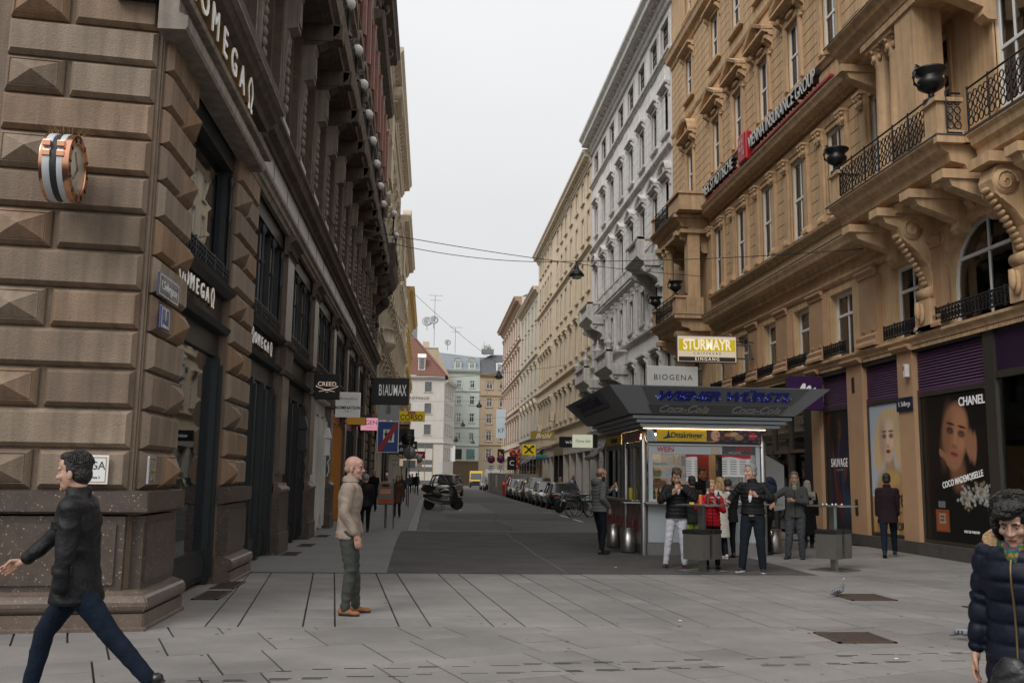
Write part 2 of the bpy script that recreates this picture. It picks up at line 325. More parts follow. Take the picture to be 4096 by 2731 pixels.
# slot drain: short dark gaps in two rows of long stones
mb = MB()
for row in range(2):
    for i in range(34):
        a0 = 1.2 + i * .3 + random.uniform(-.05, .05)
        for b in (0, .045):
            if random.random() < .72:
                x = -3 + a0 * .99; yv = 7.62 + row * .33 + (x + 3) * .115 + b
                mb.box(x, yv, .0015, x + random.uniform(.12, .26), yv + .012, .003)
o = mb.build('drain_slot', mat('slot dark', (.02, .019, .018), .95), bed); o['kind'] = 'stuff'
def grate(x0, y0, x1, y1, lab, nb=14, border=True):
    r = root('floor_grate', lab, 'grate', ((x0 + x1) / 2, (y0 + y1) / 2, 0)); w, h = (x1 - x0) / 2, (y1 - y0) / 2
    mb = MB(); t = .035
    for a in ((-w, -h, w, -h + t), (-w, h - t, w, h), (-w, -h, -w + t, h), (w - t, -h, w, h)): mb.box(a[0], a[1], 0, a[2], a[3], .012)
    mb.build('grate_frame', M_iron, r)
    for i in range(nb): mb = MB(); yy = -h + t + (2 * h - 2 * t) * (i + .5) / nb; mb.box(-w + t, yy - .009, .006, w - t, yy + .009, .010); mb.build('grate_bar', M_iron, r)
    mb = MB(); mb.box(-w + .01, -h + .01, .0, w - .01, h - .01, .0055); mb.build('grate_pit', M_bed, r); return r
grate(5.77, 12.72, 6.42, 13.42, 'square iron grate right beside the pigeon')
grate(4.12, 9.42, 4.73, 10.06, 'square iron grate nearest the camera in front of the pigeon')
grate(7.0, 11.75, 7.5, 12.15, 'small iron grate on the pale slabs behind the woman at right', 8)
for i, (x, y) in enumerate([(-3.02 + .2, 13.1), (-2.85, 14.25), (-2.75, 19.8), (-2.75, 22.2), (-2.75, 25.5)]):
    grate(x - .17, y - .45, x + .17, y + .45, ['narrow iron grate below the corner shop window, the nearest to the camera', 'narrow iron grate at the foot of the second stone pier', 'dark grate in the sidewalk by the first dark shop bay', 'dark grate in the sidewalk at the door below the black sign', 'dark grate in the sidewalk by the white shopfront'][i], 10)
rs = random.Random(12)
for nm, m_, k_, z_ in (('gum_spots', mat('old gum', (.11, .105, .10), .8), 260, .0028), ('pale_specks', mat('pale speck', (.36, .35, .33), .8), 120, .0028)):
    mb = MB()
    for i in range(k_):
        y = rs.uniform(6.5, 24); x = rs.uniform(-.45 * y, min(.56 * y, 10.9)); r_ = rs.uniform(.008, .024) * (1 if nm[0] == 'g' else .6)
        if x < -2.7: continue
        mb.add([(x + r_ * math.cos(t) * rs.uniform(.8, 1.2), y + r_ * math.sin(t) * rs.uniform(.8, 1.2), z_ if y < 16.1 or x > 6.8 else .0075) for t in [2 * PI * q / 7 for q in range(7)]], [tuple(range(7))])
    o = mb.build(nm, m_, bed); o['kind'] = 'stuff'
# ================================================================ BUILDINGS
M_och = mat('ochre render', (.66, .445, .25), .85, var=.15, vs=1.6, bump=.25, bs=30, streak=.28)
M_och2 = mat('ochre trim', (.63, .42, .24), .8, var=.16, vs=3, bump=.3, bs=40, streak=.32)
M_ochs = mat('ochre pier render', (.44, .27, .155), .88, var=.1, vs=2, bump=.3, bs=70)
M_wht = mat('pale grey render', (.84, .82, .79), .85, var=.1, vs=1.5, bump=.12, bs=30, streak=.22)
M_wht2 = mat('pale grey trim', (.66, .64, .60), .85, var=.18, vs=3, bump=.2, bs=30, streak=.35)
M_crm = mat('cream render', (.76, .63, .46), .88, var=.08, vs=1.2, bump=.1, bs=30, streak=.14)
M_crm2 = mat('cream trim', (.62, .53, .41), .85, var=.12, vs=3, bump=.12, bs=30, streak=.2)
M_gry = mat('sage grey render', (.62, .60, .53), .88, var=.08, vs=1.2, streak=.15)
M_pnk = mat('pinkish render', (.72, .61, .51), .88, var=.08, vs=1.2, streak=.12)
M_pnk2 = mat('red brown trim', (.30, .12, .08), .85, var=.15, vs=2)
M_wf = mat('white window paint', (.80, .80, .78), .5, var=.06, vs=4)
M_bf = mat('brown window paint', (.09, .06, .05), .5)
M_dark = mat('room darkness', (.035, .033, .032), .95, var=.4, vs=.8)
M_curt = mat('net curtain', (.42, .40, .36), .95, var=.15, vs=5)
M_gl = glass('window glass'); M_gl2 = glass('shop glass', (.84, .86, .86), .27)
M_lead = mat('dark roof lip', (.07, .075, .08), .6, .2)
M_zinc = mat('grey zinc roof', (.22, .25, .28), .5, .5, var=.15, vs=2)
M_slate = mat('dark slate roof', (.10, .105, .11), .7, var=.2, vs=3)
M_blk = mat('black ironwork', (.018, .018, .019), .45, .2)
M_pnk3 = mat('pinkish brown trim', (.42, .29, .21), .85, var=.15, vs=2, streak=.2)
CACHE = {}
def window_meshes(w, h, style, fm):
    k = (round(w, 2), round(h, 2), style, fm.name)
    if k in CACHE: return CACHE[k]
    t = .095 if w > 1.01 else .075; d = .06; mb = MB(); g = MB(); c = MB()
    arch = style.endswith('arch'); h2 = h - w / 2 if arch else h
    for a in ((-w / 2, 0, -w / 2 + t, h2), (w / 2 - t, 0, w / 2, h2), (-w / 2 + t, 0, w / 2 - t, t)): mb.box(a[0], -d, a[1], a[2], 0, a[3])
    if arch:
        n = 10
        for i in range(n):
            a0, a1 = PI * i / n, PI * (i + 1) / n; r0, r1 = w / 2, w / 2 - t
            mb.poly([(r1 * math.cos(a0), h2 + r1 * math.sin(a0)), (r0 * math.cos(a0), h2 + r0 * math.sin(a0)), (r0 * math.cos(a1), h2 + r0 * math.sin(a1)), (r1 * math.cos(a1), h2 + r1 * math.sin(a1))], -d, 0)
    else: mb.box(-w / 2 + t, -d, h - t, w / 2 - t, 0, h)
    m = .05; top = h - t
    if 'c' in style[:2]: mb.box(-m / 2, -d + .005, t, m / 2, -.005, top)                  # casement: centre post
    if style[0] == 'c':
        zt = h * (.5 if '5' in style else .66); mb.box(-w / 2 + t, -d - .012, zt - .035, w / 2 - t, -.002, zt + .035)
    if 'g' in style:
        for zz in (h * .22, h * .44, h * .83): mb.box(-w / 2 + t, -d + .012, zz - .014, w / 2 - t, -.012, zz + .014)
    g.box(-w / 2 + .03, -.036, .03, w / 2 - .03, -.028, h2 if arch else h - .03)
    if arch:
        pts = [((w / 2 - .03) * math.cos(PI * i / 10), h2 + (w / 2 - .03) * math.sin(PI * i / 10)) for i in range(11)]; g.poly(pts, -.036, -.028)
    if 'k' in style: c.box(-w / 2 + .04, .12, .04, -w * .18, .14, top); c.box(w * .2, .12, .04, w / 2 - .04, .14, top)
    elif 'n' in style: c.box(-w / 2 + .04, .12, .04, w / 2 - .04, .14, top)
    else: c = None
    r = []
    for b, mm, nm in ((mb, fm, 'window'), (g, M_gl, 'pane'), (c, M_curt, 'curtain')):
        if b is None: r.append(None); continue
        me = b.mesh(nm); me.materials.append(mm); r.append(me)
    CACHE[k] = r; return r
def win(par, u, z, w, h, y, style='c5', fm=None):
    fr, gl_, cu = window_meshes(w, h, style, fm or M_wf)
    o = link('window', fr, par, (u, y, z)); link('pane', gl_, o)
    if cu: link('curtain', cu, o)
    return o
def wall(mb, u0, u1, z0, z1, holes, depth=.28, y=0., mi=0, arch=()):
    # front face at y with rectangular holes (u0,u1,z0,z1) and their reveals going in
    us = sorted({u0, u1} | {h[0] for h in holes} | {h[1] for h in holes}); zs = sorted({z0, z1} | {h[2] for h in holes} | {h[3] for h in holes})
    us = [a for a in us if u0 - 1e-6 <= a <= u1 + 1e-6]; zs = [a for a in zs if z0 - 1e-6 <= a <= z1 + 1e-6]
    for i in range(len(us) - 1):
        run = None
        for j in range(len(zs) - 1):
            cu, cz = (us[i] + us[i + 1]) / 2, (zs[j] + zs[j + 1]) / 2
            if any(h[0] < cu < h[1] and h[2] < cz < h[3] for h in holes):
                if run is not None: mb.quad((us[i], y, run), (us[i + 1], y, run), (us[i + 1], y, zs[j]), (us[i], y, zs[j]), mi); run = None
            elif run is None: run = zs[j]
        if run is not None: mb.quad((us[i], y, run), (us[i + 1], y, run), (us[i + 1], y, zs[-1]), (us[i], y, zs[-1]), mi)
    for a, b, c, d in holes:
        yb = y + depth
        mb.quad((a, y, c), (a, y, d), (a, yb, d), (a, yb, c), mi); mb.quad((b, y, d), (b, y, c), (b, yb, c), (b, yb, d), mi)
        mb.quad((a, y, d), (b, y, d), (b, yb, d), (a, yb, d), mi); mb.quad((b, y, c), (a, y, c), (a, yb, c), (b, yb, c), mi)
def archfill(mb, u, w, zt, y, depth, mi=0, n=10):
    # spandrels turning a square-headed hole into a round one (hole top at zt)
    r = w / 2; zc = zt - r
    for sgn in (-1, 1):
        pts = [(u + sgn * r, zc)] + [(u + sgn * r * math.cos(PI / 2 * i / n), zc + r * math.sin(PI / 2 * i / n)) for i in range(1, n + 1)] + [(u + sgn * r, zt)]
        for i in range(n):
            p, q = pts[i], pts[i + 1]; c = (u + sgn * r, zt)
            tri = [(p[0], y, p[1]), (q[0], y, q[1]), (c[0], y, c[1])]
            mb.add(tri if sgn > 0 else tri[::-1], [(0, 1, 2)], mi)
            mb.quad((p[0], y, p[1]), (q[0], y, q[1]), (q[0], y + depth, q[1]), (p[0], y + depth, p[1]), mi)
CORN = lambda z, h, o: [(0, z), (o * .15, z), (o * .2, z + h * .15), (o * .3, z + h * .2), (o * .35, z + h * .45), (o * .8, z + h * .5), (o * .82, z + h * .7), (o, z + h * .85), (o, z + h), (0, z + h + .02)]
def dentils(mb, u0, u1, z, o, step, w, h, mi=0, oo=0.):
    n = int((u1 - u0) / step)
    for i in range(n): mb.box(u0 + (i + .5) * step - w / 2, -oo - o, z, u0 + (i + .5) * step + w / 2, -oo, z + h, mi)
def surround(mb, u, z, w, h, o=.06, t=.14, mi=0, sill=True):
    for a, b in ((u - w / 2 - t, u - w / 2), (u + w / 2, u + w / 2 + t)): mb.box(a, -o, z, b, .02, z + h + t, mi)
    mb.box(u - w / 2, -o, z + h, u + w / 2, .02, z + h + t, mi)
    if sill: mb.box(u - w / 2 - t - .06, -o - .09, z - .13, u + w / 2 + t + .06, .05, z - .003, mi)
def hood(mb, u, z, w, kind, o=.32, mi=0):
    a, b = u - w / 2, u + w / 2
    mb.prof([(0, z), (o * .4, z), (o * .5, z + .08), (o, z + .12), (o, z + .2), (0, z + .22)], a, b, mi)
    if kind == 'tri':
        H = w * .27
        for s in (-1, 1):
            x0, x1 = (a, u) if s < 0 else (u, b); z0, z1 = (z + .18, z + .18 + H) if s < 0 else (z + .18 + H, z + .18)
            v = [(x0, 0, z0), (x1, 0, z1), (x1, -o, z1), (x0, -o, z0), (x0, 0, z0 + .13), (x1, 0, z1 + .13), (x1, -o - .03, z1 + .13), (x0, -o - .03, z0 + .13)]
            mb.add(v, [(0, 1, 2, 3), (4, 7, 6, 5), (3, 2, 6, 7), (0, 3, 7, 4), (1, 5, 6, 2)], mi)
        mb.poly([(a, z + .2), (b, z + .2), (u, z + .2 + H)], -o * .45, 0, mi); mb.ball((u, -o * .5, z + .2 + H * .4), (.12, .08, H * .32), mi, 8, 5)
    if kind == 'arc':
        n = 8; Rr = w / 2; k = .62
        for i in range(n):
            t0, t1 = PI * i / n, PI * (i + 1) / n
            p0, p1 = (u - Rr * math.cos(t0), z + .18 + Rr * k * math.sin(t0)), (u - Rr * math.cos(t1), z + .18 + Rr * k * math.sin(t1))
            v = [(p0[0], 0, p0[1]), (p1[0], 0, p1[1]), (p1[0], -o, p1[1]), (p0[0], -o, p0[1]), (p0[0], 0, p0[1] + .13), (p1[0], 0, p1[1] + .13), (p1[0], -o - .03, p1[1] + .13), (p0[0], -o - .03, p0[1] + .13)]
            mb.add(v, [(0, 1, 2, 3), (4, 7, 6, 5), (3, 2, 6, 7), (0, 3, 7, 4), (1, 5, 6, 2)], mi)
        mb.poly([(u - Rr * .95 * math.cos(PI * i / n), z + .18 + Rr * k * .95 * math.sin(PI * i / n)) for i in range(n + 1)][::-1], -o * .45, 0, mi); mb.ball((u, -o * .5, z + .2 + Rr * .28), (.13, .08, Rr * .22), mi, 8, 5)
    if kind != 'none':
        for s in (-1, 1):
            x = u + s * (w / 2 - .12); mb.prof([(0, z - .5), (.06, z - .5), (.08, z - .36), (.05, z - .3), (.12, z - .22), (o * .75, z - .1), (o * .75, z), (0, z)], x - .07, x + .07, mi)
def console(mb, u, z0, z1, o, w, mi=0):
    # scroll bracket: S profile with a volute at the top and a roll at the foot
    h = z1 - z0; pr = [(0, z0), (o * .18, z0), (o * .26, z0 + h * .08), (o * .2, z0 + h * .2), (o * .28, z0 + h * .4), (o * .6, z0 + h * .58), (o * .92, z0 + h * .7), (o, z0 + h * .84), (o * .92, z0 + h * .96), (o * .75, z1), (0, z1)]
    mb.prof(pr, u - w / 2, u + w / 2, mi)
    T = Matrix.Translation((u, -o * .68, z0 + h * .82)) @ Matrix.Rotation(PI / 2, 4, 'Y')
    mb.lathe([(.001, -w / 2 - .03), (h * .13, -w / 2 - .03), (h * .13, w / 2 + .03), (.001, w / 2 + .03)], (0, 0, 0), 12, mi, T)
    T = Matrix.Translation((u, -o * .24, z0 + h * .08)) @ Matrix.Rotation(PI / 2, 4, 'Y')
    mb.lathe([(.001, -w / 2 - .02), (h * .07, -w / 2 - .02), (h * .07, w / 2 + .02), (.001, w / 2 + .02)], (0, 0, 0), 10, mi, T)
def railing(par, pts, z, h, name='railing', m=None, step=.14, r=.015):
    # wrought iron: rails, posts, and scroll rings between, along a polyline of (x, y)
    mb = MB(); mb.tube([(x, y, z + h) for x, y in pts], .022, seg=5); mb.tube([(x, y, z + .05) for x, y in pts], .016, seg=5)
    for (x0, y0), (x1, y1) in zip(pts[:-1], pts[1:]):
        L_ = math.hypot(x1 - x0, y1 - y0); n = max(1, int(L_ / step)); dx, dy = (x1 - x0) / L_, (y1 - y0) / L_
        for i in range(n + 1):
            t = i / n; x, y = x0 + (x1 - x0) * t, y0 + (y1 - y0) * t
            if i % 4 == 0: mb.tube([(x, y, z), (x, y, z + h + .05)], .02, seg=5)
            if i < n:
                cx_, cy_ = x + dx * L_ / n / 2, y + dy * L_ / n / 2; rr = L_ / n * .46
                for zz, k in ((z + h * .24, 1), (z + h * .42, .75), (z + h * .6, .95), (z + h * .8, .85)):
                    ring = [(cx_ + dx * rr * k * math.cos(a), cy_ + dy * rr * k * math.cos(a), zz + rr * k * math.sin(a) * 1.15) for a in [2 * PI * q / 7 for q in range(8)]]
                    mb.tube(ring, r, seg=3, cap=False)
    return mb.build(name, m or M_blk, par)
def front_root(name, label, x, yfar, side, cat='building', group=None):
    # side 'R': facade looks towards -X, u runs towards the camera; side 'L': looks towards +X, u runs away
    r = root(name, label, cat, (x, yfar, 0), -PI / 2 if side == 'R' else PI / 2)
    if group: r['group'] = group
    return r
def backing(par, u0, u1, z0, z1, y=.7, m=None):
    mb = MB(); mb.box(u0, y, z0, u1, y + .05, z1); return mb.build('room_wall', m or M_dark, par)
def body(par, u0, u1, z1, depth, m, roofm, rise=2.5, back=5, eave=0.):
    mb = MB(); mb.box(u0, .45 + .4, 0, u1, depth, z1); mb.box(u0, .0, 0, u0 + .02, .9, z1); mb.box(u1 - .02, 0, 0, u1, .9, z1); mb.build('side_wall', m, par)
    mb = MB(); mb.add([(u0, -eave, z1), (u1, -eave, z1), (u1, back, z1 + rise), (u0, back, z1 + rise), (u0, depth, z1), (u1, depth, z1)], [(0, 1, 2, 3), (3, 2, 5, 4), (0, 3, 4), (1, 5, 2)]); mb.build('roof', roofm, par)

# ---------------- right 1: the big ochre building
r1 = front_root('ochre_building', 'large ochre palace block with balconies and pilasters above the perfume posters', 11.1, 42, 'R')
U1 = 31.0; wc = [6.8 + 2.68 * k for k in range(9)]
cols2 = [3.0] + wc
F2, F3, F4, F5 = (8.95, 2.5), (13.85, 2.1), (18.35, 1.95), (22.2, 1.9)
holes = []
for k, u in enumerate(cols2):
    for z, h in (F2, F3, F4, F5): holes.append((u - .52, u + .52, z, z + h))
mz = [u for u in wc if u < 20]
for u in mz: holes.append((u - .7, u + .7, 4.95, 6.75))
holes.append((2.2, 4.2, 4.95, 6.9))
archu = 24.05; holes.append((archu - 1.25, archu + 1.25, 4.95, 7.1)); holes.append((20.35, 21.75, 4.95, 6.75))
mb = MB(); wall(mb, 0, U1, 4.75, 26, holes, .3); archfill(mb, archu, 2.5, 7.1, 0, .3)
mb.build('wall', M_och, r1)
body(r1, 0, U1, 26, 14, M_och, M_slate)
backing(r1, 0, U1, 4.8, 25.9)
for k, u in enumerate(cols2):
    win(r1, u, F2[0], 1.04, F2[1], .13, 'c5n' if k % 3 else 'c5'); win(r1, u, F3[0], 1.04, F3[1], .13, 'c5' if k % 2 else 'c5n'); win(r1, u, F4[0], 1.04, F4[1], .13, 'c5'); win(r1, u, F5[0], 1.04, F5[1], .2, 'c5')
for u in mz + [21.05]: win(r1, u, 4.95, 1.4, 1.8, .26, 'cck')
win(r1, 3.2, 4.95, 2.0, 1.95, .26, 'cck')
win(r1, archu, 4.95, 2.5, 2.15, .28, 'cckarch')
# storey cornices as running mouldings
mb = MB()
mb.prof([(0, 4.72), (.12, 4.72), (.14, 4.8), (.22, 4.86), (.22, 4.92), (0, 4.94)], 0, U1)
mb.prof([(0, 6.98), (.05, 6.98), (.1, 7.06), (.1, 7.12), (.04, 7.16), (0, 7.3)], 0, U1)
mb.prof([(0, 7.42), (.1, 7.42), (.12, 7.52), (.2, 7.56), (.22, 7.66), (.44, 7.72), (.47, 7.82), (.52, 7.93), (.52, 7.97), (.06, 8.2), (0, 8.2)], 6.0, 20.2)
mb.prof([(0, 8.55), (.06, 8.55), (.08, 8.65), (.2, 8.72), (.22, 8.8), (0, 8.86)], 5.9, U1)
mb.prof([(0, 11.62), (.06, 11.62), (.09, 11.75), (.09, 11.85), (0, 11.86)], 5.9, U1)
mb.prof([(0, 11.96), (.1, 11.96), (.14, 12.06), (.22, 12.1), (.42, 12.16), (.46, 12.26), (.52, 12.36), (.52, 12.4), (.05, 12.62), (0, 12.62)], 5.9, 20.5)
mb.prof([(0, 13.4), (.05, 13.4), (.1, 13.5), (.16, 13.56), (.16, 13.62), (0, 13.66)], 0, U1)
mb.prof([(0, 17.5), (.06, 17.5), (.1, 17.6), (.1, 17.7), (0, 17.72)], 0, U1)
mb.prof([(0, 20.9), (.08, 20.9), (.12, 21.1), (.3, 21.2), (.34, 21.4), (.4, 21.5), (.4, 21.55), (0, 21.7)], 0, U1)
mb.prof(CORN(24.8, 1.1, .9), -.1, U1)
mb.build('cornice', M_och2, r1)
mb = MB(); dentils(mb, 6.2, 20.2, 7.42, .06, .12, .06, .09, 0, .11); dentils(mb, 6.1, 20.4, 11.97, .06, .12, .06, .08, 0, .11); dentils(mb, 0, U1, 4.62, .03, .09, .05, .08, 0, .08)
o = mb.build('dentil_row', M_och2, r1); o['kind'] = 'stuff'
mb = MB(); mb.prof([(.5, 7.972), (.53, 7.972), (.53, 8.0), (.05, 8.22), (.05, 8.2)], 6, 20.2); mb.prof([(.5, 12.402), (.53, 12.402), (.53, 12.43), (.05, 12.65), (.05, 12.62)], 5.9, 20.5); mb.build('lead_flashing', M_lead, r1)
# mezzanine piers with block caps, one part each, plus their little balconettes
def mezz_pier(u, w=.95):
    m = MB(); m.box(u - w / 2, -.16, 5.25, u + w / 2, .02, 6.72); m.prof([(.16, 6.72), (.2, 6.72), (.2, 6.78), (.27, 6.86), (.27, 6.92), (.16, 6.92)], u - w / 2 - .04, u + w / 2 + .04)
    m.prof([(0, 4.95), (.3, 4.95), (.3, 5.02), (.24, 5.1), (.26, 5.2), (.16, 5.28), (0, 5.28)], u - w / 2 - .05, u + w / 2 + .05)
    for s in (-1, 1):
        for q in range(3): m.box(u + s * .25 + q * .05 - .06, -.2, 5.36 - .012 * q, u + s * .25 + q * .05 - .03, -.16, 5.42)
    return m.build('window_pier', M_ochs, r1)
ps = [(a + b) / 2 for a, b in zip(mz[:-1], mz[1:])] + [19.4, 22.4]
for u in ps: mezz_pier(u)
for u in mz + [21.05]: railing(r1, [(u - .72, -.22), (u + .72, -.22)], 4.97, .32, 'balconette', step=.12)
railing(r1, [(archu - 1.3, -.24), (archu + 1.3, -.24)], 4.97, .36, 'balconette', step=.12)
mb = MB()
for i in range(12):
    a0, a1 = PI * i / 12, PI * (i + 1) / 12; zc = 7.1 - 1.25
    for r0, r1_, o in ((1.27, 1.5, .08), (1.5, 1.6, .13)):
        mb.poly([(archu + r0 * math.cos(a0), zc + r0 * math.sin(a0)), (archu + r1_ * math.cos(a0), zc + r1_ * math.sin(a0)), (archu + r1_ * math.cos(a1), zc + r1_ * math.sin(a1)), (archu + r0 * math.cos(a1), zc + r0 * math.sin(a1))], -o, 0)
for s in (-1, 1): mb.box(archu + s * 1.27, -.08, 5.0, archu + s * 1.58, 0, 5.85)
console(mb, archu, 6.95, 7.5, .22, .25)
mb.build('arch_moulding', M_och2, r1)
# floor 2: pilaster pairs with leafy capitals and block coursing between
def pilaster(u, z0, z1, w=.3, o=.12, name='pilaster', par=None, m=None):
    m_ = MB(); m_.box(u - w / 2, -o, z0 + .22, u + w / 2, .02, z1 - .42); m_.prof([(0, z0), (o + .08, z0), (o + .08, z0 + .1), (o + .03, z0 + .16), (o, z0 + .23), (0, z0 + .23)], u - w / 2 - .06, u + w / 2 + .06)
    m_.lathe([(w * .46, 0), (w * .5, .06), (w * .62, .16), (w * .58, .2), (w * .74, .32), (w * .8, .36)], (u, -o * .5, z1 - .43), 8)
    for s in (-1, 0, 1):
        m_.ball((u + s * w * .42, -o - .07, z1 - .3), (.06, .05, .09), 0, 6, 4); m_.ball((u + s * w * .5, -o - .1, z1 - .15), (.06, .06, .06), 0, 6, 4)
    m_.box(u - w * .72, -o - .16, z1 - .07, u + w * .72, 0, z1)
    return m_.build(name, m or M_och2, par or r1)
for k, u in enumerate(wc):
    if u > 21: break
    for s in (-1, 1): pilaster(u + s * .78, 8.87, 11.62)
def courses(par, u0, u1, z0, z1, h, m, o=.035, nm='stone_course', gap=.016):
    n = int(round((z1 - z0) / h)); key = ('crs', round(u1 - u0, 2), round(h, 2), m.name)
    if key not in CACHE:
        mb = MB(); a = (u1 - u0) / 2; mb.prof([(0, gap), (o - .01, gap), (o, gap + .01), (o, (z1 - z0) / n - .01), (o - .01, (z1 - z0) / n), (0, (z1 - z0) / n)], -a, a); me = mb.mesh(nm); me.materials.append(m); CACHE[key] = me
    for i in range(n): link(nm, CACHE[key], par, ((u0 + u1) / 2, 0, z0 + i * (z1 - z0) / n))
for a, b in zip(wc[:5], wc[1:6]): courses(r1, a + 1.0, b - 1.0, 8.9, 11.6, .38, M_och)
edges = [0] + [x for u in cols2 for x in (u - .75, u + .75)] + [U1]
for i in range(0, len(edges), 2):
    a, b = edges[i], edges[i + 1]
    if b - a > .3 and b < 26: courses(r1, a + .03, b - .03, 13.68, 17.48, .345, M_och); courses(r1, a + .03, b - .03, 17.75, 20.85, .345, M_och)
# window surrounds and pediments
for k, u in enumerate(cols2):
    m_ = MB(); surround(m_, u, F3[0], 1.04, F3[1], .1, .2, 0, False); hood(m_, u, 16.35, 2.0, 'arc' if k in (0,) else 'tri', .42)
    console(m_, u - .72, 15.75, 16.38, .3, .16); console(m_, u + .72, 15.75, 16.38, .3, .16)
    m_.ball((u, -.14, 16.17), (.35, .06, .09), 0, 8, 4); m_.build('pediment', M_och2, r1)
    m_ = MB(); surround(m_, u, F4[0], 1.04, F4[1], .07, .16); hood(m_, u, 20.45, 1.7, 'flat', .34); m_.build('window_surround', M_och2, r1)
    m_ = MB(); surround(m_, u, F5[0], 1.04, F5[1], .07, .16); m_.build('window_surround', M_och2, r1)
    m_ = MB(); surround(m_, u, F2[0], 1.04, F2[1], .05, .1, 0, False); m_.build('window_surround', M_och2, r1)
# balconied bays
M_urn = mat('black cast urn', (.02, .02, .021), .4, .3)
def urn(x, y, z, lab, s=1.):
    m_ = MB(); m_.lathe([(.15, 0), (.15, .05), (.06, .1), (.05, .18), (.1, .21), (.22, .29), (.25, .38), (.2, .45), (.2, .5), (.30, .58), (.30, .61), (.25, .61), (.16, .55)], (0, 0, 0), 16)
    o = m_.build('urn', M_urn, None, (x, y, z)); o.scale = (s, s, s); tag(o, lab, 'urn'); m2 = MB()
    for sg in (-1, 1): m2 = MB(); m2.tube([(sg * .21, 0, .3), (sg * .3, 0, .34), (sg * .32, 0, .46), (sg * .27, 0, .58), (sg * .25, 0, .7), (sg * .2, 0, .66)], .028, seg=6); m2.build('handle', M_urn, o); return o
def balcony(par, name, u0, u1, z, o, br, rail=True):
    b = MB(); P_ = [(0, z - .62), (o * .55, z - .62), (o * .58, z - .52), (o * .78, z - .46), (o * .8, z - .3), (o * .9, z - .22), (o * .93, z - .1), (o, z - .03), (o, z), (0, z)]
    b.prof(P_, u0, u1)
    for (ua, ub, yy) in ((u0 - .14, u0, 0), (u1, u1 + .14, 0)): b.box(ua, -o + .0, z - .14, ub, 0, z)
    q = b.build(name, M_och2, par)
    c = MB(); c.box(u0 - .15, -o - .012, z + .002, u1 + .15, 0, z + .03); c.build('lead_edge', M_lead, q)
    for u in br:
        c = MB(); c.box(u - .2, -o * .9, z - .8, u + .2, 0, z - .62); c.prof([(0, z - 1.5), (o * .12, z - 1.5), (o * .2, z - 1.4), (o * .18, z - 1.25), (o * .45, z - 1.1), (o * .75, z - .95), (o * .8, z - .8), (0, z - .8)], u - .15, u + .15); c.build('bracket', M_och2, q)
    return q
bA = balcony(r1, 'balcony', 20.3, 25.2, 8.25, 1.5, [20.9, 22.3, 23.7, 25.0])
bB = balcony(r1, 'balcony', 20.5, 25.2, 12.3, 1.5, [20.8, 25.0])
bC = balcony(r1, 'balcony', 1.6, 5.5, 8.12, 1.5, [2.0, 5.1]); bD = balcony(r1, 'balcony', 1.6, 5.5, 12.26, 1.5, [2.0, 5.1])
def pedestal(par, u, z, o, w=.46, h=.8):
    c = MB(); c.box(u - w / 2, -o, z + .03, u + w / 2, -o + w, z + h); c.box(u - w / 2 - .05, -o - .05, z + .03, u + w / 2 + .05, -o + w + .05, z + .14); c.box(u - w / 2 - .06, -o - .06, z + h - .08, u + w / 2 + .06, -o + w + .06, z + h); c.build('pedestal', M_och2, par)
for q, us, z in ((bA, (20.55, 25.0), 8.25), (bC, (1.85, 5.25), 8.12), (bD, (1.85,), 12.26)):
    for u in us: pedestal(q, u, z, 1.42)
railing(bA, [(20.8, -1.4), (24.75, -1.4)], 8.28, .85, step=.16); railing(bA, [(25.28, -1.25), (25.28, -.95)], 8.28, .85, step=.14); bA2 = balcony(r1, 'balcony', 25.4, 30.8, 8.25, .95, [26.6, 28.6, 30.4]); railing(bA2, [(25.4, -.88), (30.7, -.88)], 8.28, .9, step=.17)
railing(bC, [(2.1, -1.4), (5.0, -1.4)], 8.15, .85, step=.16); railing(bC, [(5.4, -1.0), (5.4, -.5)], 8.15, .85, step=.16); railing(bD, [(2.1, -1.4), (4.4, -1.4)], 12.29, .8, step=.16)
c = MB(); c.box(4.5, -1.42, 12.29, 6.2, -.2, 12.95); c.box(4.44, -1.5, 12.95, 6.26, -.2, 13.05); c.build('parapet', M_och2, bD)
def column(par, u, y, z0, z1, r=.2):
    c = MB(); H = z1 - z0; c.box(u - r * 1.3, y - r * 1.3, z0, u + r * 1.3, y + r * 1.3, z0 + .16)
    c.lathe([(r * 1.2, .16), (r * 1.2, .24), (r, .3), (r * .98, H * .4), (r * .86, H - .5), (r * .95, H - .46), (r * .9, H - .42), (r * 1.1, H - .3), (r * 1.05, H - .25), (r * 1.35, H - .1)], (u, y, z0), 14)
    for k in range(8): a = k * PI / 4; c.ball((u + r * 1.1 * math.cos(a), y + r * 1.1 * math.sin(a), z0 + H - .3), (.06, .06, .09), 0, 5, 4); c.ball((u + r * 1.3 * math.cos(a), y + r * 1.3 * math.sin(a), z0 + H - .15), (.05, .05, .05), 0, 5, 4)
    c.box(u - r * 1.45, y - r * 1.45, z0 + H - .1, u + r * 1.45, y + r * 1.45, z1); c.build('column', M_och2, par)
for u in (22.1, 22.75): column(r1, u, -.85, 8.3, 11.6)
c = MB(); c.box(23.25, -1.15, 8.3, 24.0, -.5, 11.7); c.box(23.1, -1.25, 8.3, 24.15, -.4, 9.0); c.box(21.7, -1.2, 11.6, 25.2, 0, 11.75); c.build('square_pier', M_och2, r1)
for u in (2.3, 2.9): column(r1, u, -.95, 8.15, 11.6, .17)
c = MB(); c.box(5.0, -.9, 8.15, 5.5, -.4, 11.65); c.box(4.9, -1.0, 8.15, 5.6, -.3, 8.85); c.box(1.9, -1.2, 11.5, 5.6, 0, 11.66); c.build('square_pier', M_och2, r1)
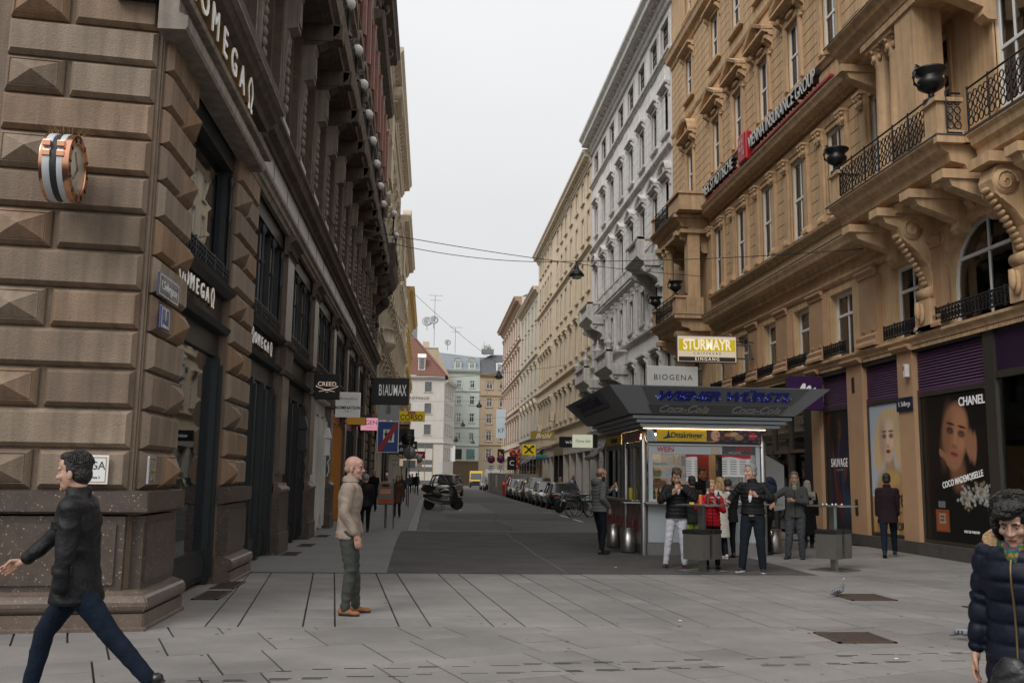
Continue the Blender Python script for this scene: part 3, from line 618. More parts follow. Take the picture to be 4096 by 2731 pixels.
for u in (22.3, 25.75):
    c = MB(); console(c, u, 5.6, 7.5, .85, .42)
    for sgn in (-1, 1): c.tube([(u + sgn * .245, -.85 * .68 + (.23 - .011 * q) * math.cos(q * .5), 5.6 + 1.9 * .82 + (.23 - .011 * q) * math.sin(q * .5)) for q in range(20)], .022, seg=5); c.tube([(u + sgn * .22, -.85 * a_, 5.6 + 1.9 * b_) for a_, b_ in ((.2, .12), (.16, .25), (.26, .42), (.52, .56), (.8, .66))], .03, seg=5)
    for q in range(11): t_ = q / 10; c.ball((u, -.85 * (.26 + .72 * t_ ** 1.2) - .02, 5.6 + 1.9 * (.2 + .55 * t_)), (.15, .05, .06), 0, 7, 5)
    c.ball((u + .0, -.42, 5.35), (.1, .06, .2), 0, 7, 5); c.box(u - .001, 0, 5, u, .001, 5.001); c.box(u - .3, -.3, 4.95, u + .3, 0, 5.6); c.box(u - .34, -.95, 7.5, u + .34, 0, 7.7); c.ball((u, -.34, 5.3), (.14, .05, .24), 0, 8, 6); c.build('scroll_bracket', M_och2, r1)
urn(9.75, 21.45, 9.05, 'black two-handled urn on the left pedestal of the near ochre balcony'); urn(9.75, 17.05, 9.05, 'black two-handled urn on the right pedestal of the near ochre balcony', 1.12)
urn(9.75, 40.15, 8.93, 'black urn at the far corner of the distant ochre balcony'); urn(9.75, 36.75, 8.93, 'black urn on the nearer pedestal of the distant ochre balcony')
# ground floor: piers, openings with louvres and posters
M_plum = mat('plum painted metal', (.10, .045, .105), .5, .2); M_plumd = mat('dark plum panel', (.025, .009, .035), .4)
M_brz = mat('bronze frame', (.085, .075, .062), .45, .6); M_stn = mat('dark plinth stone', (.06, .056, .052), .7, var=.3, vs=5, bump=.3)
def Uy(y): return 42 - y
piers = [(26.5, 25.9), (24.1, 23.2), (21.35, 20.66)]
for a, b in piers:
    c = MB(); c.box(Uy(a), -.1, .28, Uy(b), .5, 4.62); c.prof([(0, 4.62), (.18, 4.62), (.26, 4.7), (.26, 4.76), (0, 4.78)], Uy(a) - .08, Uy(b) + .08); c.build('pier', M_ochs, r1)
c = MB(); c.box(Uy(26.6), -.16, 0, U1, .5, .28); c.build('plinth', M_stn, r1)
def louvre(u0, u1, z0, z1, n):
    c = MB(); c.box(u0, .06, z0, u1, .1, z1); c.box(u0, -.08, z1 - .1, u1, .1, z1 + .02); b = c.build('louvre_box', M_blk, r1)
    k = ('lv', round(u1 - u0, 2))
    if k not in CACHE:
        m_ = MB(); w = (u1 - u0) / 2 - .02; m_.prof([(0, 0), (.035, -.012), (.045, 0), (.01, .05), (0, .05)], -w, w); me = m_.mesh('louvre_slat'); me.materials.append(M_plum); CACHE[k] = me
    for i in range(n): link('louvre_slat', CACHE[k], b, ((u0 + u1) / 2, .06, z0 + (z1 - z0 - .12) * (i + .3) / n))
    m_ = MB(); m_.prof([(-.1, z0 - .06), (.0, z0 - .06), (0, z0), (-.1, z0 + .02)], u0, u1); m_.build('louvre_sill', M_plum, b)
louvre(Uy(25.9), Uy(24.1), 3.68, 4.6, 13); louvre(Uy(23.2), Uy(21.35), 3.68, 4.6, 13); louvre(Uy(20.66), Uy(17.95), 3.68, 4.66, 13)
c = MB()
for a, b in ((25.9, 24.1), (23.2, 21.35), (20.66, 17.95)):
    u0, u1 = Uy(a), Uy(b); c.box(u0, .0, .28, u0 + .06, .1, 3.62); c.box(u1 - .06, .0, .28, u1, .1, 3.62); c.box(u0 + .06, .0, 3.52, u1 - .06, .1, 3.62); c.box(u0 + .06, 0, .28, u1 - .06, .1, .36)
c.box(Uy(17.95), -.04, .28, Uy(17.6), .3, 4.7); c.box(Uy(17.6), -.02, 3.66, U1, .1, 3.8); c.build('shop_frame', M_brz, r1)
c = MB(); c.box(Uy(17.6), .02, 3.8, U1, .08, 4.7); c.build('sign_panel', M_plumd, r1)
c = MB(); c.box(Uy(17.6), .04, .36, U1, .05, 3.66); c.build('shop_glass', glass('clear display glass', (.95, .96, .96), .02), r1)
def damask(X, Z):
    b = np.stack([.50 + 0 * X, .56 + 0 * X, .52 + 0 * X], 1); p = (np.sin(X * 9) * np.cos(Z * 7) + .6 * np.sin(X * 23 + 2 * np.sin(Z * 9)) * np.sin(Z * 19)) > .75
    b[p] *= .62; return b
paint('window_backdrop', 3.6, 3.2, 120, 110, damask, mat('glowing display print', vcol=True, rough=.6, es=1.1), r1, (Uy(18.3), .16, .38))  # the print itself glows in place of display lighting; no lamp inside
# dark glazed entrance left of the pier, up to the bay
c = MB(); c.box(Uy(38), .25, 0, Uy(26.6), .55, 4.6); c.build('shop_recess', mat('dark shop interior', (.022, .02, .019), .6), r1)
c = MB(); c.box(Uy(38), .1, .1, Uy(27.25), .11, 3.6); c.build('shop_glass', M_gl2, r1)
for y0 in (27.25, 28.6, 30.0, 31.5, 33, 34.5, 36): c = MB(); c.box(Uy(y0), .02, 0, Uy(y0) + .09, .2, 4.6); c.build('mullion', M_brz, r1)
c = MB(); c.box(Uy(38), .02, 2.45, Uy(27.3), .18, 2.55); c.box(Uy(38), -.02, 3.6, Uy(26.6), .2, 4.6); c.build('transom', mat('tawny shop fascia', (.12, .075, .04), .7, var=.2, vs=3), r1)
c = MB(); c.box(Uy(27.25), -.03, 0, Uy(26.55), .2, 4.0); c.build('black_pilaster', M_blk, r1)
c = MB(); c.box(0, -.02, 0, Uy(38), .5, 4.75); c.build('far_pier', M_ochs, r1)
for yv, z in ((23.7, 4.1), (23.75, .95)):
    c = MB(); c.box(Uy(yv) - .07, -.115, z - .2, Uy(yv) + .07, -.1, z + .2)
    for i in range(8): c.box(Uy(yv) - .06, -.13, z - .17 + i * .045, Uy(yv) + .06, -.114, z - .15 + i * .045)
    c.build('air_vent', M_brz, r1)
# ---------------- generic neighbours
def simple(name, label, x, yfar, length, side, rows, cols, H, m, trim, winspec, cornice=(.9, .8), fm=None, roofm=None, hoods=None, shop=4.6, bands=(), depth=14, crs=False, rise=2.5, shopm=None, group=None, leftend=True):
    r = front_root(name, label, x, yfar, side, group=group); hs_ = []
    for (z, h), w in zip(rows, winspec):
        for u in cols: hs_.append((u - w[0] / 2, u + w[0] / 2, z, z + h))
    mb = MB(); wall(mb, 0, length, shop, H, hs_, .22)
    for (z, h), w in zip(rows, winspec):
        if w[1].endswith('arch'):
            for u in cols: archfill(mb, u, w[0], z + h, 0, .22, 0, 6)
    mb.build('wall', m, r); body(r, 0, length, H, depth, m, roofm or M_slate, rise); backing(r, 0, length, shop, H - .1, .6)
    for (z, h), w in zip(rows, winspec):
        for u in cols: win(r, u, z, w[0], h, .15, w[1], fm)
    mb = MB(); mb.prof(CORN(H - cornice[0], cornice[0], cornice[1]), -.05, length + .05)
    for b in bands: mb.prof([(0, b), (.06, b), (.1, b + .1), (.22, b + .16), (.22, b + .24), (0, b + .28)], 0, length)
    mb.build('cornice', trim, r)
    mb = MB(); n = int(length / .8)
    for i in range(n): u = (i + .5) * length / n; mb.prof([(0, H - cornice[0] * .55 - .3), (.1, H - cornice[0] * .55 - .3), (cornice[1] * .6, H - cornice[0] * .5), (cornice[1] * .7, H - cornice[0] * .5), (0, H - cornice[0] * .5)], u - .12, u + .12)
    o = mb.build('modillion_row', trim, r); o['kind'] = 'stuff'
    for (z, h), w, hd in zip(rows, winspec, hoods or ['flat'] * len(rows)):
        for i, u in enumerate(cols):
            mb = MB(); surround(mb, u, z, w[0], h, .06, .13)
            if hd and hd != 'none': hood(mb, u, z + h + .2, w[0] + .6, hd if hd != 'alt' else ('arc' if i in (0, len(cols) - 1) else 'tri'), .3)
            mb.build('window_surround', trim, r)
    return r
r2 = simple('white_building', 'tall pale grey building with carved pediments and a bracketed cornice', 11.1, 64.5, 22.5, 'R',
    [(5.6, 2.0), (9.7, 1.75), (13.4, 2.4), (18.2, 2.05), (22.4, 1.6)], [2.0 + 2.83 * k for k in range(7)] + [21.3], 25.8, M_wht, M_wht2, [(1.1, 'cn'), (1.0, 'c'), (1.05, 'c'), (1.05, 'c'), (1.5, 'cg')], (1.3, .95), M_bf, hoods=['flat', 'none', 'alt', 'flat', 'none'], bands=(8.9, 12.2, 17.2, 21.95))
for k in range(8):
    u = 2.0 + 2.83 * k + 1.4
    if u > 22.3: continue
    courses(r2, u - .75, u + .75, 13.2, 17.15, .5, M_wht); courses(r2, u - .75, u + .75, 17.5, 21.9, .5, M_wht)
    for s in (-.55, .55): pilaster(u + s, 9.2, 12.0, .26, .14, par=r2, m=M_wht2)
mb = MB(); mb.box(0, -.4, 12.5, 22.5, -.28, 12.58); mb.box(0, -.4, 13.12, 22.5, -.28, 13.2)
for i in range(12): mb.box(i * 1.9, -.38, 12.5, i * 1.9 + 1.0, -.3, 13.2)
for i in range(90): mb.lathe([(.03, 0), (.055, .15), (.03, .4), (.04, .54)], (.12 + i * .25, -.34, 12.58), 5)
o = mb.build('balustrade', M_wht2, r2); o['kind'] = 'stuff'
def stone_balcony(par, u0, u1, z, o, m, urns=True):
    b = MB(); b.prof([(0, z - .5), (o * .7, z - .5), (o * .75, z - .3), (o * .9, z - .2), (o, z - .05), (o, z), (0, z)], u0, u1)
    for u in (u0 + .3, u1 - .3): console(b, u, z - 1.5, z - .45, o * .8, .38)
    b.box(u0 + .1, -o + .05, z, u1 - .1, -o + .3, z + .12); b.box(u0 + .05, -o, z + .8, u1 - .05, -o + .35, z + .92)
    for u in (u0 + .25, u1 - .25): b.box(u - .2, -o + .03, z, u + .2, -o + .4, z + .95)
    b.box(u1 - .35, -o + .3, z, u1 - .1, 0, z + .12); b.box(u1 - .4, -o + .3, z + .8, u1 - .05, 0, z + .92)
    n = int((u1 - u0 - 1) / .28)
    for i in range(n): b.lathe([(.05, 0), (.09, .2), (.04, .5), (.07, .68)], (u0 + .6 + i * .28, -o + .18, z + .12), 6)
    q = b.build('balcony', m, par)
    if urns:
        for u in (u0 + .25, u1 - .25): c = MB(); c.lathe([(.16, 0), (.12, .08), (.26, .3), (.3, .42), (.12, .5), (.16, .6), (.04, .85), (.07, .9), (.01, 1.0)], (u, -o + .2, z + .95), 10); c.build('finial', m, q)
    return q
stone_balcony(r2, 64.5 - 62.6, 64.5 - 59.2, 11.95, 1.25, M_wht2, False); stone_balcony(r2, .4, 4.4, 7.9, 1.3, M_wht2); stone_balcony(r2, 8.2, 12.2, 7.95, 1.3, M_wht2); stone_balcony(r2, 17.6, 20.4, 12.4, 1.3, M_wht2, False)
c = MB()
for u in (2.6, 10.2, 19): c.box(u - .8, -.4, 4.7, u - .4, 0, 7); c.box(u + .4, -.4, 4.7, u + .8, 0, 7)
c.prof([(0, 4.5), (.3, 4.5), (.35, 4.7), (0, 4.8)], 0, 22.5); c.build('portal_trim', M_wht2, r2)
r3 = simple('cream_building', 'long cream building with rows of tall windows beyond the pale grey one', 11.1, 98, 33.5, 'R',
    [(6.4, 2.3), (10.9, 2.5), (15.0, 2.4), (18.9, 2.0), (22.1, 1.7)], [2.4, 4.5, 6.6, 8.7, 10.9] + [98 - y + .7 for y in (83.2, 80.6, 78, 75, 72, 69.1, 66.5)], 25.0, M_crm, M_crm2, [(1.05, 'cg')] * 5, (1.0, .7), hoods=['flat', 'flat', 'none', 'none', 'none'], bands=(5.6, 9.9, 17.9))
r4 = simple('sage_building', 'narrow sage grey building with arched upper windows', 11.1, 117, 19, 'R', [(6.6, 2.4), (11.0, 2.5), (15.5, 2.5), (18.5, 2.0)], [2.4 + 3.7 * k for k in range(5)], 21.8, M_gry, M_crm2, [(1.2, 'cg'), (1.2, 'cg'), (1.2, 'cgarch'), (1.2, 'cg')], (.7, .7), hoods=['tri', 'flat', 'none', 'none'], bands=(5.6, 10, 14.4))
r5 = simple('pinkish_building', 'pinkish corner building with red brown string courses and cornice', 11.1, 147, 30, 'R', [(1.2, 2.6), (6.4, 2.6), (10.9, 2.6), (15.2, 2.5), (19.6, 2.4)], [2.5 + 3.6 * k for k in range(8)], 24.3, M_pnk, M_pnk3, [(1.3, 'cgarch')] + [(1.2, 'cg')] * 4, (1.1, 1.0), hoods=['none'] + ['flat'] * 4, bands=(5.2, 9.9, 14.3, 18.7), shop=.3)
# shopfronts of the right-hand row (ground floors)
M_shopw = mat('pale shop surround', (.50, .47, .42), .8, var=.1, vs=2); M_shopd = mat('black stone shopfront', (.02, .02, .021), .35); M_warm = mat('lit shop interior', (.5, .3, .16), .8, emit=(1, .55, .25), es=.35, var=.5, vs=1.2)
def shopfront(par, u0, u1, kind, z1=4.5):
    t = {'w': M_shopw, 'd': M_shopd, 'c': M_crm2}[kind[0]]; c = MB(); n = max(1, int((u1 - u0) / 2.6)); w = (u1 - u0) / n
    for i in range(n + 1): c.box(max(u0, u0 + i * w - .25), -.06, 0, min(u1, u0 + i * w + .25), .6, z1)
    c.box(u0, -.08, 3.5, u1, .5, z1 + .02); c.prof([(.08, z1 - .2), (.25, z1 - .15), (.28, z1), (0, z1 + .05)], u0, u1); c.build('shopfront', t, par)
    c = MB(); c.box(u0 + .2, .3, .35, u1 - .2, .31, 3.5); c.build('shop_glass', M_gl2, par)
    c = MB(); c.box(u0, .55, 0, u1, .62, 3.6); c.build('shop_interior', M_warm if 'l' in kind else M_dark, par)
for p, a, b, k in ((r2, 0, 7, 'w'), (r2, 7, 15, 'd'), (r2, 15, 22.5, 'w'), (r3, 0, 8, 'cl'), (r3, 8, 14, 'wl'), (r3, 14, 20, 'd'), (r3, 20, 27, 'wl'), (r3, 27, 33.5, 'w'), (r4, 0, 9, 'd'), (r4, 9, 19, 'dl')): shopfront(p, a, b, k)
# ================================================================ LEFT SIDE
M_grn = mat('brown sandstone', (.29, .20, .135), .6, spec=.28, var=.24, vs=2.2, bump=.4, bs=55, speck=((.10, .08, .07), 60), streak=.34)
def tinted(name, col): return mat(name, col, .58, spec=.28, var=.2, vs=2.6, bump=.4, bs=55, speck=((.10, .085, .075), 60), streak=.34)
BL = [M_grn, tinted('grey brown sandstone', (.25, .185, .135)), tinted('warm sandstone', (.30, .19, .115)), tinted('pale sandstone', (.30, .23, .17)), tinted('dark sandstone', (.22, .16, .115))]
M_gra = mat('polished dark granite', (.080, .060, .048), .34, var=.3, vs=6, speck=((.46, .37, .29), 34), bump=.05, bs=30)
M_gra2 = mat('polished brown granite', (.125, .092, .072), .33, var=.3, vs=5, speck=((.38, .30, .24), 40))
M_dk = mat('dark green black shop metal', (.024, .027, .029), .42, .1, var=.15, vs=5)
M_fas = mat('charcoal fascia', (.030, .028, .028), .5)
M_uw = mat('weathered brown stone', (.13, .10, .08), .85, var=.35, vs=1.5, bump=.4, bs=25, streak=.4)
M_uw2 = mat('light weathered stone', (.30, .255, .215), .85, var=.25, vs=2, bump=.3, bs=25, streak=.4)
M_sil = mat('silver frieze panel', (.36, .37, .38), .35, .25, var=.06, vs=2)
M_rose = mat('rose gold letters', (.75, .52, .36), .3, .9); M_let = mat('lit letter face', (.85, .83, .8), .4, emit=(1, .97, .9), es=.12); M_gold = mat('brushed brass', (.55, .37, .17), .35, .9)
M_warm2 = mat('glowing back wall', (.34, .27, .17), .8, var=.25, vs=1.2, emit=(.9, .72, .45), es=.22)  # wall emission stands in for room light that does not reach this deep
lb = front_root('palace_block', 'dark stone palace block with rusticated corner pier and dark shop bays', -3.12, 10.42, 'L')
U2 = 41.6
def rustblock(w, h, pyr=False, pr=.095, ch=.045):
    k = ('blk', round(w, 3), round(h, 3), pyr)
    if k in CACHE: return CACHE[k]
    mb = MB(); a = w / 2 - .012; g = .014; s = .055; z0, z1 = g, h - g
    ring = lambda i, y: [(-a + i, -y, z0 + i), (a - i, -y, z0 + i), (a - i, -y, z1 - i), (-a + i, -y, z1 - i)]
    vs = ring(0, -.02) + ring(0, .03) + ring(ch, pr)
    fs = [(b + i, b + (i + 1) % 4, b + 4 + (i + 1) % 4, b + 4 + i) for b in (0, 4) for i in range(4)]
    if pyr:
        vs += ring(ch + .008, pr - .01) + ring(ch + .014, pr) + [(0, -pr - .12, h / 2)]
        fs += [(8 + i, 8 + (i + 1) % 4, 12 + (i + 1) % 4, 12 + i) for i in range(4)] + [(12 + i, 12 + (i + 1) % 4, 16 + (i + 1) % 4, 16 + i) for i in range(4)] + [(16 + i, 16 + (i + 1) % 4, 20) for i in range(4)]
    else: fs += [(8, 9, 10, 11)]
    mb.add(vs, fs); me = mb.mesh('stone_block'); me.materials.append(BL[0]); CACHE[k] = me; return me
def put_block(par, u0, u1, z, h, pyr=False, m=None, y=0., nm=None):
    me = rustblock(u1 - u0, h, pyr); o = link(nm or ('diamond_block' if pyr else 'stone_block'), me, par, ((u0 + u1) / 2, y, z)); o.material_slots[0].link = 'OBJECT'; o.material_slots[0].material = m or random.choice(BL); return o
CH = .4267; Z0 = 1.41
fr = bpy.data.objects.new('corner_pier', None); COL.objects.link(fr); fr.parent = lb; fr.rotation_euler = (0, 0, R(7.25) - PI / 2)
# front body of the corner (its own local frame, X to the right along the front face)
mb = MB(); mb.box(-1.66, .0, 0, -.02, 1.2, 9.3); mb.box(-4.2, .6, 0, -1.66, 1.2, 9.3); o = mb.build('pier_core', BL[4], fr)
for i in range(14):
    z = Z0 + i * CH
    if i % 2 == 0: put_block(fr, -1.62, -1.0, z, CH, True, random.choice(BL)); put_block(fr, -.96, -.05, z, CH)
    else: put_block(fr, -1.62, -.05, z, CH)
def base(par, u0, u1, ml=0., mr=0.):
    c = MB(); c.prof([(0, 1.14), (.17, 1.17), (.2, 1.19), (.2, 1.395), (0, 1.408)], u0, u1, m0=ml, m1=mr); c.build('granite_band', M_gra, par)
    c = MB(); c.box(u0 + .04, -.12, .36, u1 - .04, .01, 1.14); c.box(u0 + .12, -.15, .45, u1 - .12, -.1, 1.06); c.build('granite_panel', M_gra, par)
    c = MB(); c.prof([(0, .17), (.2, .17)] + [(.2 + .075 * math.sin(a), .265 - .09 * math.cos(a)) for a in [PI * q / 7 for q in range(8)]] + [(.2, .36), (.1, .39), (0, .39)], u0, u1, m0=ml, m1=mr, smooth=False); c.build('torus_moulding', M_gra2, par)
    c = MB(); c.prof([(0, 0), (.27, 0), (.27, .03), (.24, .04), (.24, .168), (0, .172)], u0, u1, m0=ml, m1=mr); c.build('plinth', M_gra2, par)
base(fr, -1.66, .0, 0, .93); base(fr, -4.2, -1.9) if False else None
# side piers
for (a, b) in ((.0, 1.32), (4.05, 5.65)):
    c = MB(); c.box(a + .02, .0, 0, b - .02, .75, 6.72); c.build('pier_core', BL[4], lb)
    for i in range(12):
        z = Z0 + i * CH; m_ = a + (b - a) * .56
        if i % 2 == 0: put_block(lb, a + .05, m_, z, CH) if a < 1 else put_block(lb, a + .02, m_ - .2, z, CH, True); put_block(lb, m_ if a < 1 else m_ - .2, b, z, CH, a < 1)
        else: put_block(lb, a + .05, b, z, CH)
    base(lb, a, b + .02, .93 if a < 1 else 0, 0)
    c = MB(); c.box(a + .3, -.22, .42, b - .3, -.12, 1.0); 
# smooth granite pilasters beyond
PP = [(9.1, 10.2), (13.85, 14.9), (18.85, 19.8), (23.7, 24.6), (29.0, 29.9), (33.6, 34.6)]
for i, (a, b) in enumerate(PP):
    c = MB(); c.box(a, .0, 1.35, b, .6, 6.2); c.box(a + .12, -.07, 1.6, b - .12, 0, 6.15); c.build('pilaster', M_gra2, lb)
    c = MB(); c.box(a - .06, -.14, 0, b + .06, .6, 1.22); c.box(a - .09, -.17, 0, b + .09, .0, .42); c.build('granite_pedestal', M_gra, lb)
    c = MB(); c.prof([(0, 1.22), (.12, 1.22)] + [(.12 + .05 * math.sin(t), 1.28 - .06 * math.cos(t)) for t in [PI * q / 6 for q in range(7)]] + [(.1, 1.36), (.08, 1.42), (0, 1.42)], a - .04, b + .04); c.build('torus_moulding', M_gra2, lb)
    c = MB(); c.prof([(0, 6.12), (.08, 6.12), (.08, 6.18), (.14, 6.2), (.1, 6.28), (.12, 6.36), (.24, 6.44), (.24, 6.52), (0, 6.52)], a - .06, b + .06); c.build('capital', M_uw, lb); c = MB(); c.box(a + .05, -.12, 3.7, b - .05, .02, 4.26); c.prof([(0, 4.22), (.16, 4.22), (.2, 4.3), (0, 4.34)], a - .02, b + .02); c.prof([(0, 3.62), (.12, 3.62), (.16, 3.7), (0, 3.74)], a - .02, b + .02); c.build('fascia_block', M_uw, lb)
# dark rusticated end pier
for a, b in ((34.7, 36.2), (39.6, 41.5)):
    c = MB(); c.box(a, 0, 0, b, .6, 6.6); c.build('pier_core', BL[4], lb)
    for i in range(15): put_block(lb, a + .03, b - .03, .2 + i * CH, CH, False, BL[4])
# bays
def bay(u0, u1, n, fas=True, style='d', cols=None):
    m = {'d': M_dk, 'w': mat('white painted shopfront', (.60, .58, .54), .5, var=.08, vs=4), 'o': mat('orange shopfront', (.52, .21, .03), .5), 'b': M_blk}[style]
    y = .13; w = u1 - u0
    c = MB(); c.box(u0, y - .02, 3.32, u1, y + .14, 3.7); c.prof([(-y, 3.66), (-y + .16, 3.66), (-y + .2, 3.74), (-y, 3.78)], u0, u1); c.build('transom', m, lb)
    c = MB(); c.box(u0, y - .04, 3.78, u1, y + .1, 4.2); c.build('fascia', M_fas, lb)
    c = MB(); c.prof([(-y, 4.2), (.0, 4.2), (.1, 4.26), (.13, 4.32), (0, 4.36), (-y, 4.36)], u0, u1); c.build('ledge', M_dk if style != 'w' else m, lb)
    for i in range(n + 1):
        uu = u0 + w * i / n; t = .09 if 0 < i < n else .14
        c = MB(); c.box(max(u0, uu - t), y - .06, 0, min(u1, uu + t), y + .12, 3.32); c.box(max(u0, uu - t * .5), y - .11, .1, min(u1, uu + t * .5), y - .06, 3.2); c.build('mullion', m, lb)
        c = MB(); c.box(max(u0, uu - t), y - .05, 4.36, min(u1, uu + t), y + .12, 6.3); c.lathe([(.045, 0), (.03, .1), (.03, .9), (.05, .95), (.028, 1.0), (.028, 1.45), (.07, 1.55), (.03, 1.65)], (min(max(uu, u0 + .06), u1 - .06), y - .09, 4.5), 6); c.build('mullion', M_dk, lb)
    for i in range(n):
        a, b = u0 + w * i / n + (.14 if i == 0 else .09), u0 + w * (i + 1) / n - (.14 if i == n - 1 else .09)
        c = MB(); c.box(a, y, .06, b, y + .1, .5); c.box(a + .08, y - .03, .14, b - .08, y, .42); c.build('base_panel', m, lb)
        c = MB(); c.box(a, y + .03, .5, b, y + .04, 3.32); c.build('shop_glass', M_gl2, lb)
        c = MB(); c.box(a, y + .03, 4.5, b, y + .04, 6.3); c.build('window_glass', M_gl, lb)
    railing(lb, [(u0 + .05, y - .12), (u1 - .05, y - .12)], 4.36, .28, 'window_guard', step=.13, m=M_dk)
    c = MB(); c.box(u0, y - .1, 6.2, u1, y + .3, 6.55); c.box(u0, y + 1.7, 0, u1, y + 1.8, 6.5); c.build('bay_lintel', M_dk, lb)
bay(1.34, 4.03, 1); bay(5.68, 9.08, 3); bay(10.22, 13.83, 3, style='b'); bay(14.92, 18.83, 3, style='w'); bay(19.82, 23.68, 3, style='o'); bay(24.62, 28.98, 3, style='b'); bay(29.92, 33.58, 3, style='b'); bay(36.22, 39.58, 2, style='b')
def backw(u0, u1, z0, z1, y, m): c = MB(); c.box(u0, y, z0, u1, y + .05, z1); c.build('room_wall', m, lb)
backw(1.34, 4.03, 0, 3.4, 1.6, M_warm2); backw(1.34, 4.03, 4.4, 6.5, .9, mat('cream blind', (.42, .35, .22), .9)); backw(5.68, 9.08, 0, 3.4, 1.6, M_warm2); backw(6.9, 7.9, 4.4, 6.3, .5, mat('tan blind', (.22, .15, .1), .9))
backw(10.22, 13.83, 0, 3.4, 1.2, mat('amber room', (.5, .36, .2), .8, emit=(1, .7, .4), es=.25)); backw(19.82, 23.68, 0, 3.4, 1.0, mat('orange lit room', (.5, .24, .05), .8, emit=(1, .5, .12), es=.6)); backw(24.62, 33.58, 0, 3.4, 1.2, mat('pink lit room', (.3, .12, .12), .8, emit=(1, .35, .4), es=.12))
# entablature: pale strip, silver frieze, projecting cornice
c = MB(); c.prof([(0, 6.52), (.08, 6.52), (.1, 6.6), (.14, 6.62), (.14, 6.72), (.19, 6.76), (.19, 6.84), (0, 6.84)], -.15, U2); c.build('architrave', M_uw2, lb)
c = MB(); c.box(5.9, -.03, 6.84, 27.5, .4, 7.5); c.build('silver_frieze', M_sil, lb)
for i in range(12): c = MB(); c.box(7.2 + i * 1.7, -.036, 6.85, 7.215 + i * 1.7, -.02, 7.5); c.build('frieze_joint', M_dk, lb)
c = MB(); c.box(27.5, -.03, 6.84, U2, .4, 7.5); c.build('frieze', M_uw, lb)
c = MB(); c.prof([(0, 7.5), (.08, 7.5), (.1, 7.6), (.22, 7.66), (.26, 7.8), (.32, 7.86), (.32, 7.93), (0, 8.0)], 5.9, U2); c.build('cornice', M_uw, lb)
c = MB(); c.box(-.3, -.06, 6.84, 5.85, .5, 7.45); c.build('sign_frieze', M_dk, lb)
c = MB(); c.prof([(0, 7.4), (.2, 7.4), (.24, 7.5), (.34, 7.56), (.4, 7.68), (.48, 7.74), (.48, 7.86), (0, 7.95)], -.3, 5.4); c.build('corner_cornice', M_uw, lb)
c = MB(); c.prof([(.3, 7.67), (.48, 7.69), (.485, 7.72), (.3, 7.74)], -.3, 5.38); c.prof([(.1, 6.845), (.3, 6.845), (.32, 6.9), (.1, 6.92)], -.3, 5.3); c.build('pale_fillet', M_uw2, lb)
c = MB(); c.prof([(0, 6.46), (.30, 6.46), (.32, 6.5), (.32, 6.62), (.22, 6.66), (.22, 6.84), (0, 6.84)], -.3, 4.7); c.build('pale_architrave', M_uw2, lb)
# upper storeys
hol = []
cu = [1.2 + 2.45 * k for k in range(17)]
for u in cu: hol += [(u - .6, u + .6, 8.5, 11.0), (u - .6, u + .6, 12.9, 15.6), (u - .6, u + .6, 17.0, 19.6), (u - .6, u + .6, 22.2, 24.0)]
c = MB(); wall(c, -.3, U2, 7.9, 25.4, hol, .35, .05); c.build('wall', M_uw, lb); body(lb, .95, U2, 25.4, 14, M_uw, M_slate, 2.2)
backing(lb, -.3, U2, 8, 25.2, .8)
for u in cu:
    for z, h in ((8.5, 2.5), (12.9, 2.7), (17.0, 2.6), (22.2, 1.8)): win(lb, u, z, 1.2, h, .3, 'c5' if z > 9 else 'c', M_bf if z < 12 else M_wf)
for k in range(17):
    u = cu[k] - 1.22
    c = MB(); c.box(u - .42, -.1, 8.0, u + .42, .1, 11.1); c.prof([(0, 8.0), (.2, 8.0), (.2, 8.3), (.12, 8.36), (0, 8.4)], u - .46, u + .46); c.build('wall_pilaster', M_gra2, lb)
    c = MB(); c.prof([(0, 8.4), (.13, 8.4), (.15, 9.5), (.2, 10.1), (.14, 10.15), (.36, 10.2), (.36, 10.85), (.4, 10.9), (.4, 11.0), (0, 11.0)], u - .2, u + .2); c.box(u - .15, -.385, 10.3, u + .15, -.355, 10.8)
    for q in range(8): c.ball((u + .02 * (-1) ** q, -.17, 8.6 + q * .19), (.1, .05, .09), 0, 5, 4)
    c.build('console_bracket', M_uw2, lb)
    c = MB(); c.box(u - .22, -.75, 11.1, u + .22, .05, 11.5); c.prof([(0, 10.98), (.45, 11.0), (.7, 11.15), (.86, 11.3), (.9, 11.46), (0, 11.5)], u - .2, u + .2); c.box(u - .2, -.95, 11.15, u + .2, -.7, 11.5); c.build('bracket', M_uw, lb)
    c = MB(); c.box(u - .3, -.14, 12.4, u + .3, .05, 16.6); c.prof([(0, 16.2), (.2, 16.2), (.34, 16.6), (0, 16.7)], u - .34, u + .34); c.box(u - .26, -.2, 16.9, u + .26, .05, 20.6); c.build('upper_pilaster', M_uw2, lb)
    c = MB(); c.lathe([(.16, 17.3), (.14, 19.8), (.2, 20.1)], (u, -.3, 0), 8); c.build('marble_column', mat('red marble', (.25, .1, .08), .4, var=.2, vs=3), lb)
    c = MB(); console(c, u, 23.6, 24.9, .55, .3); c.build('eaves_bracket', M_uw, lb)
for u in cu:
    c = MB(); surround(c, u, 12.9, 1.2, 2.7, .14, .2); hood(c, u, 15.8, 2.0, 'arc', .4); c.build('window_surround', M_uw2, lb)
    c = MB(); surround(c, u, 17.0, 1.2, 2.6, .12, .18); hood(c, u, 19.8, 1.8, 'tri', .35); c.build('window_surround', M_uw2, lb)
    c = MB(); surround(c, u, 22.2, 1.2, 1.8, .08, .14); c.build('window_surround', M_uw2, lb)
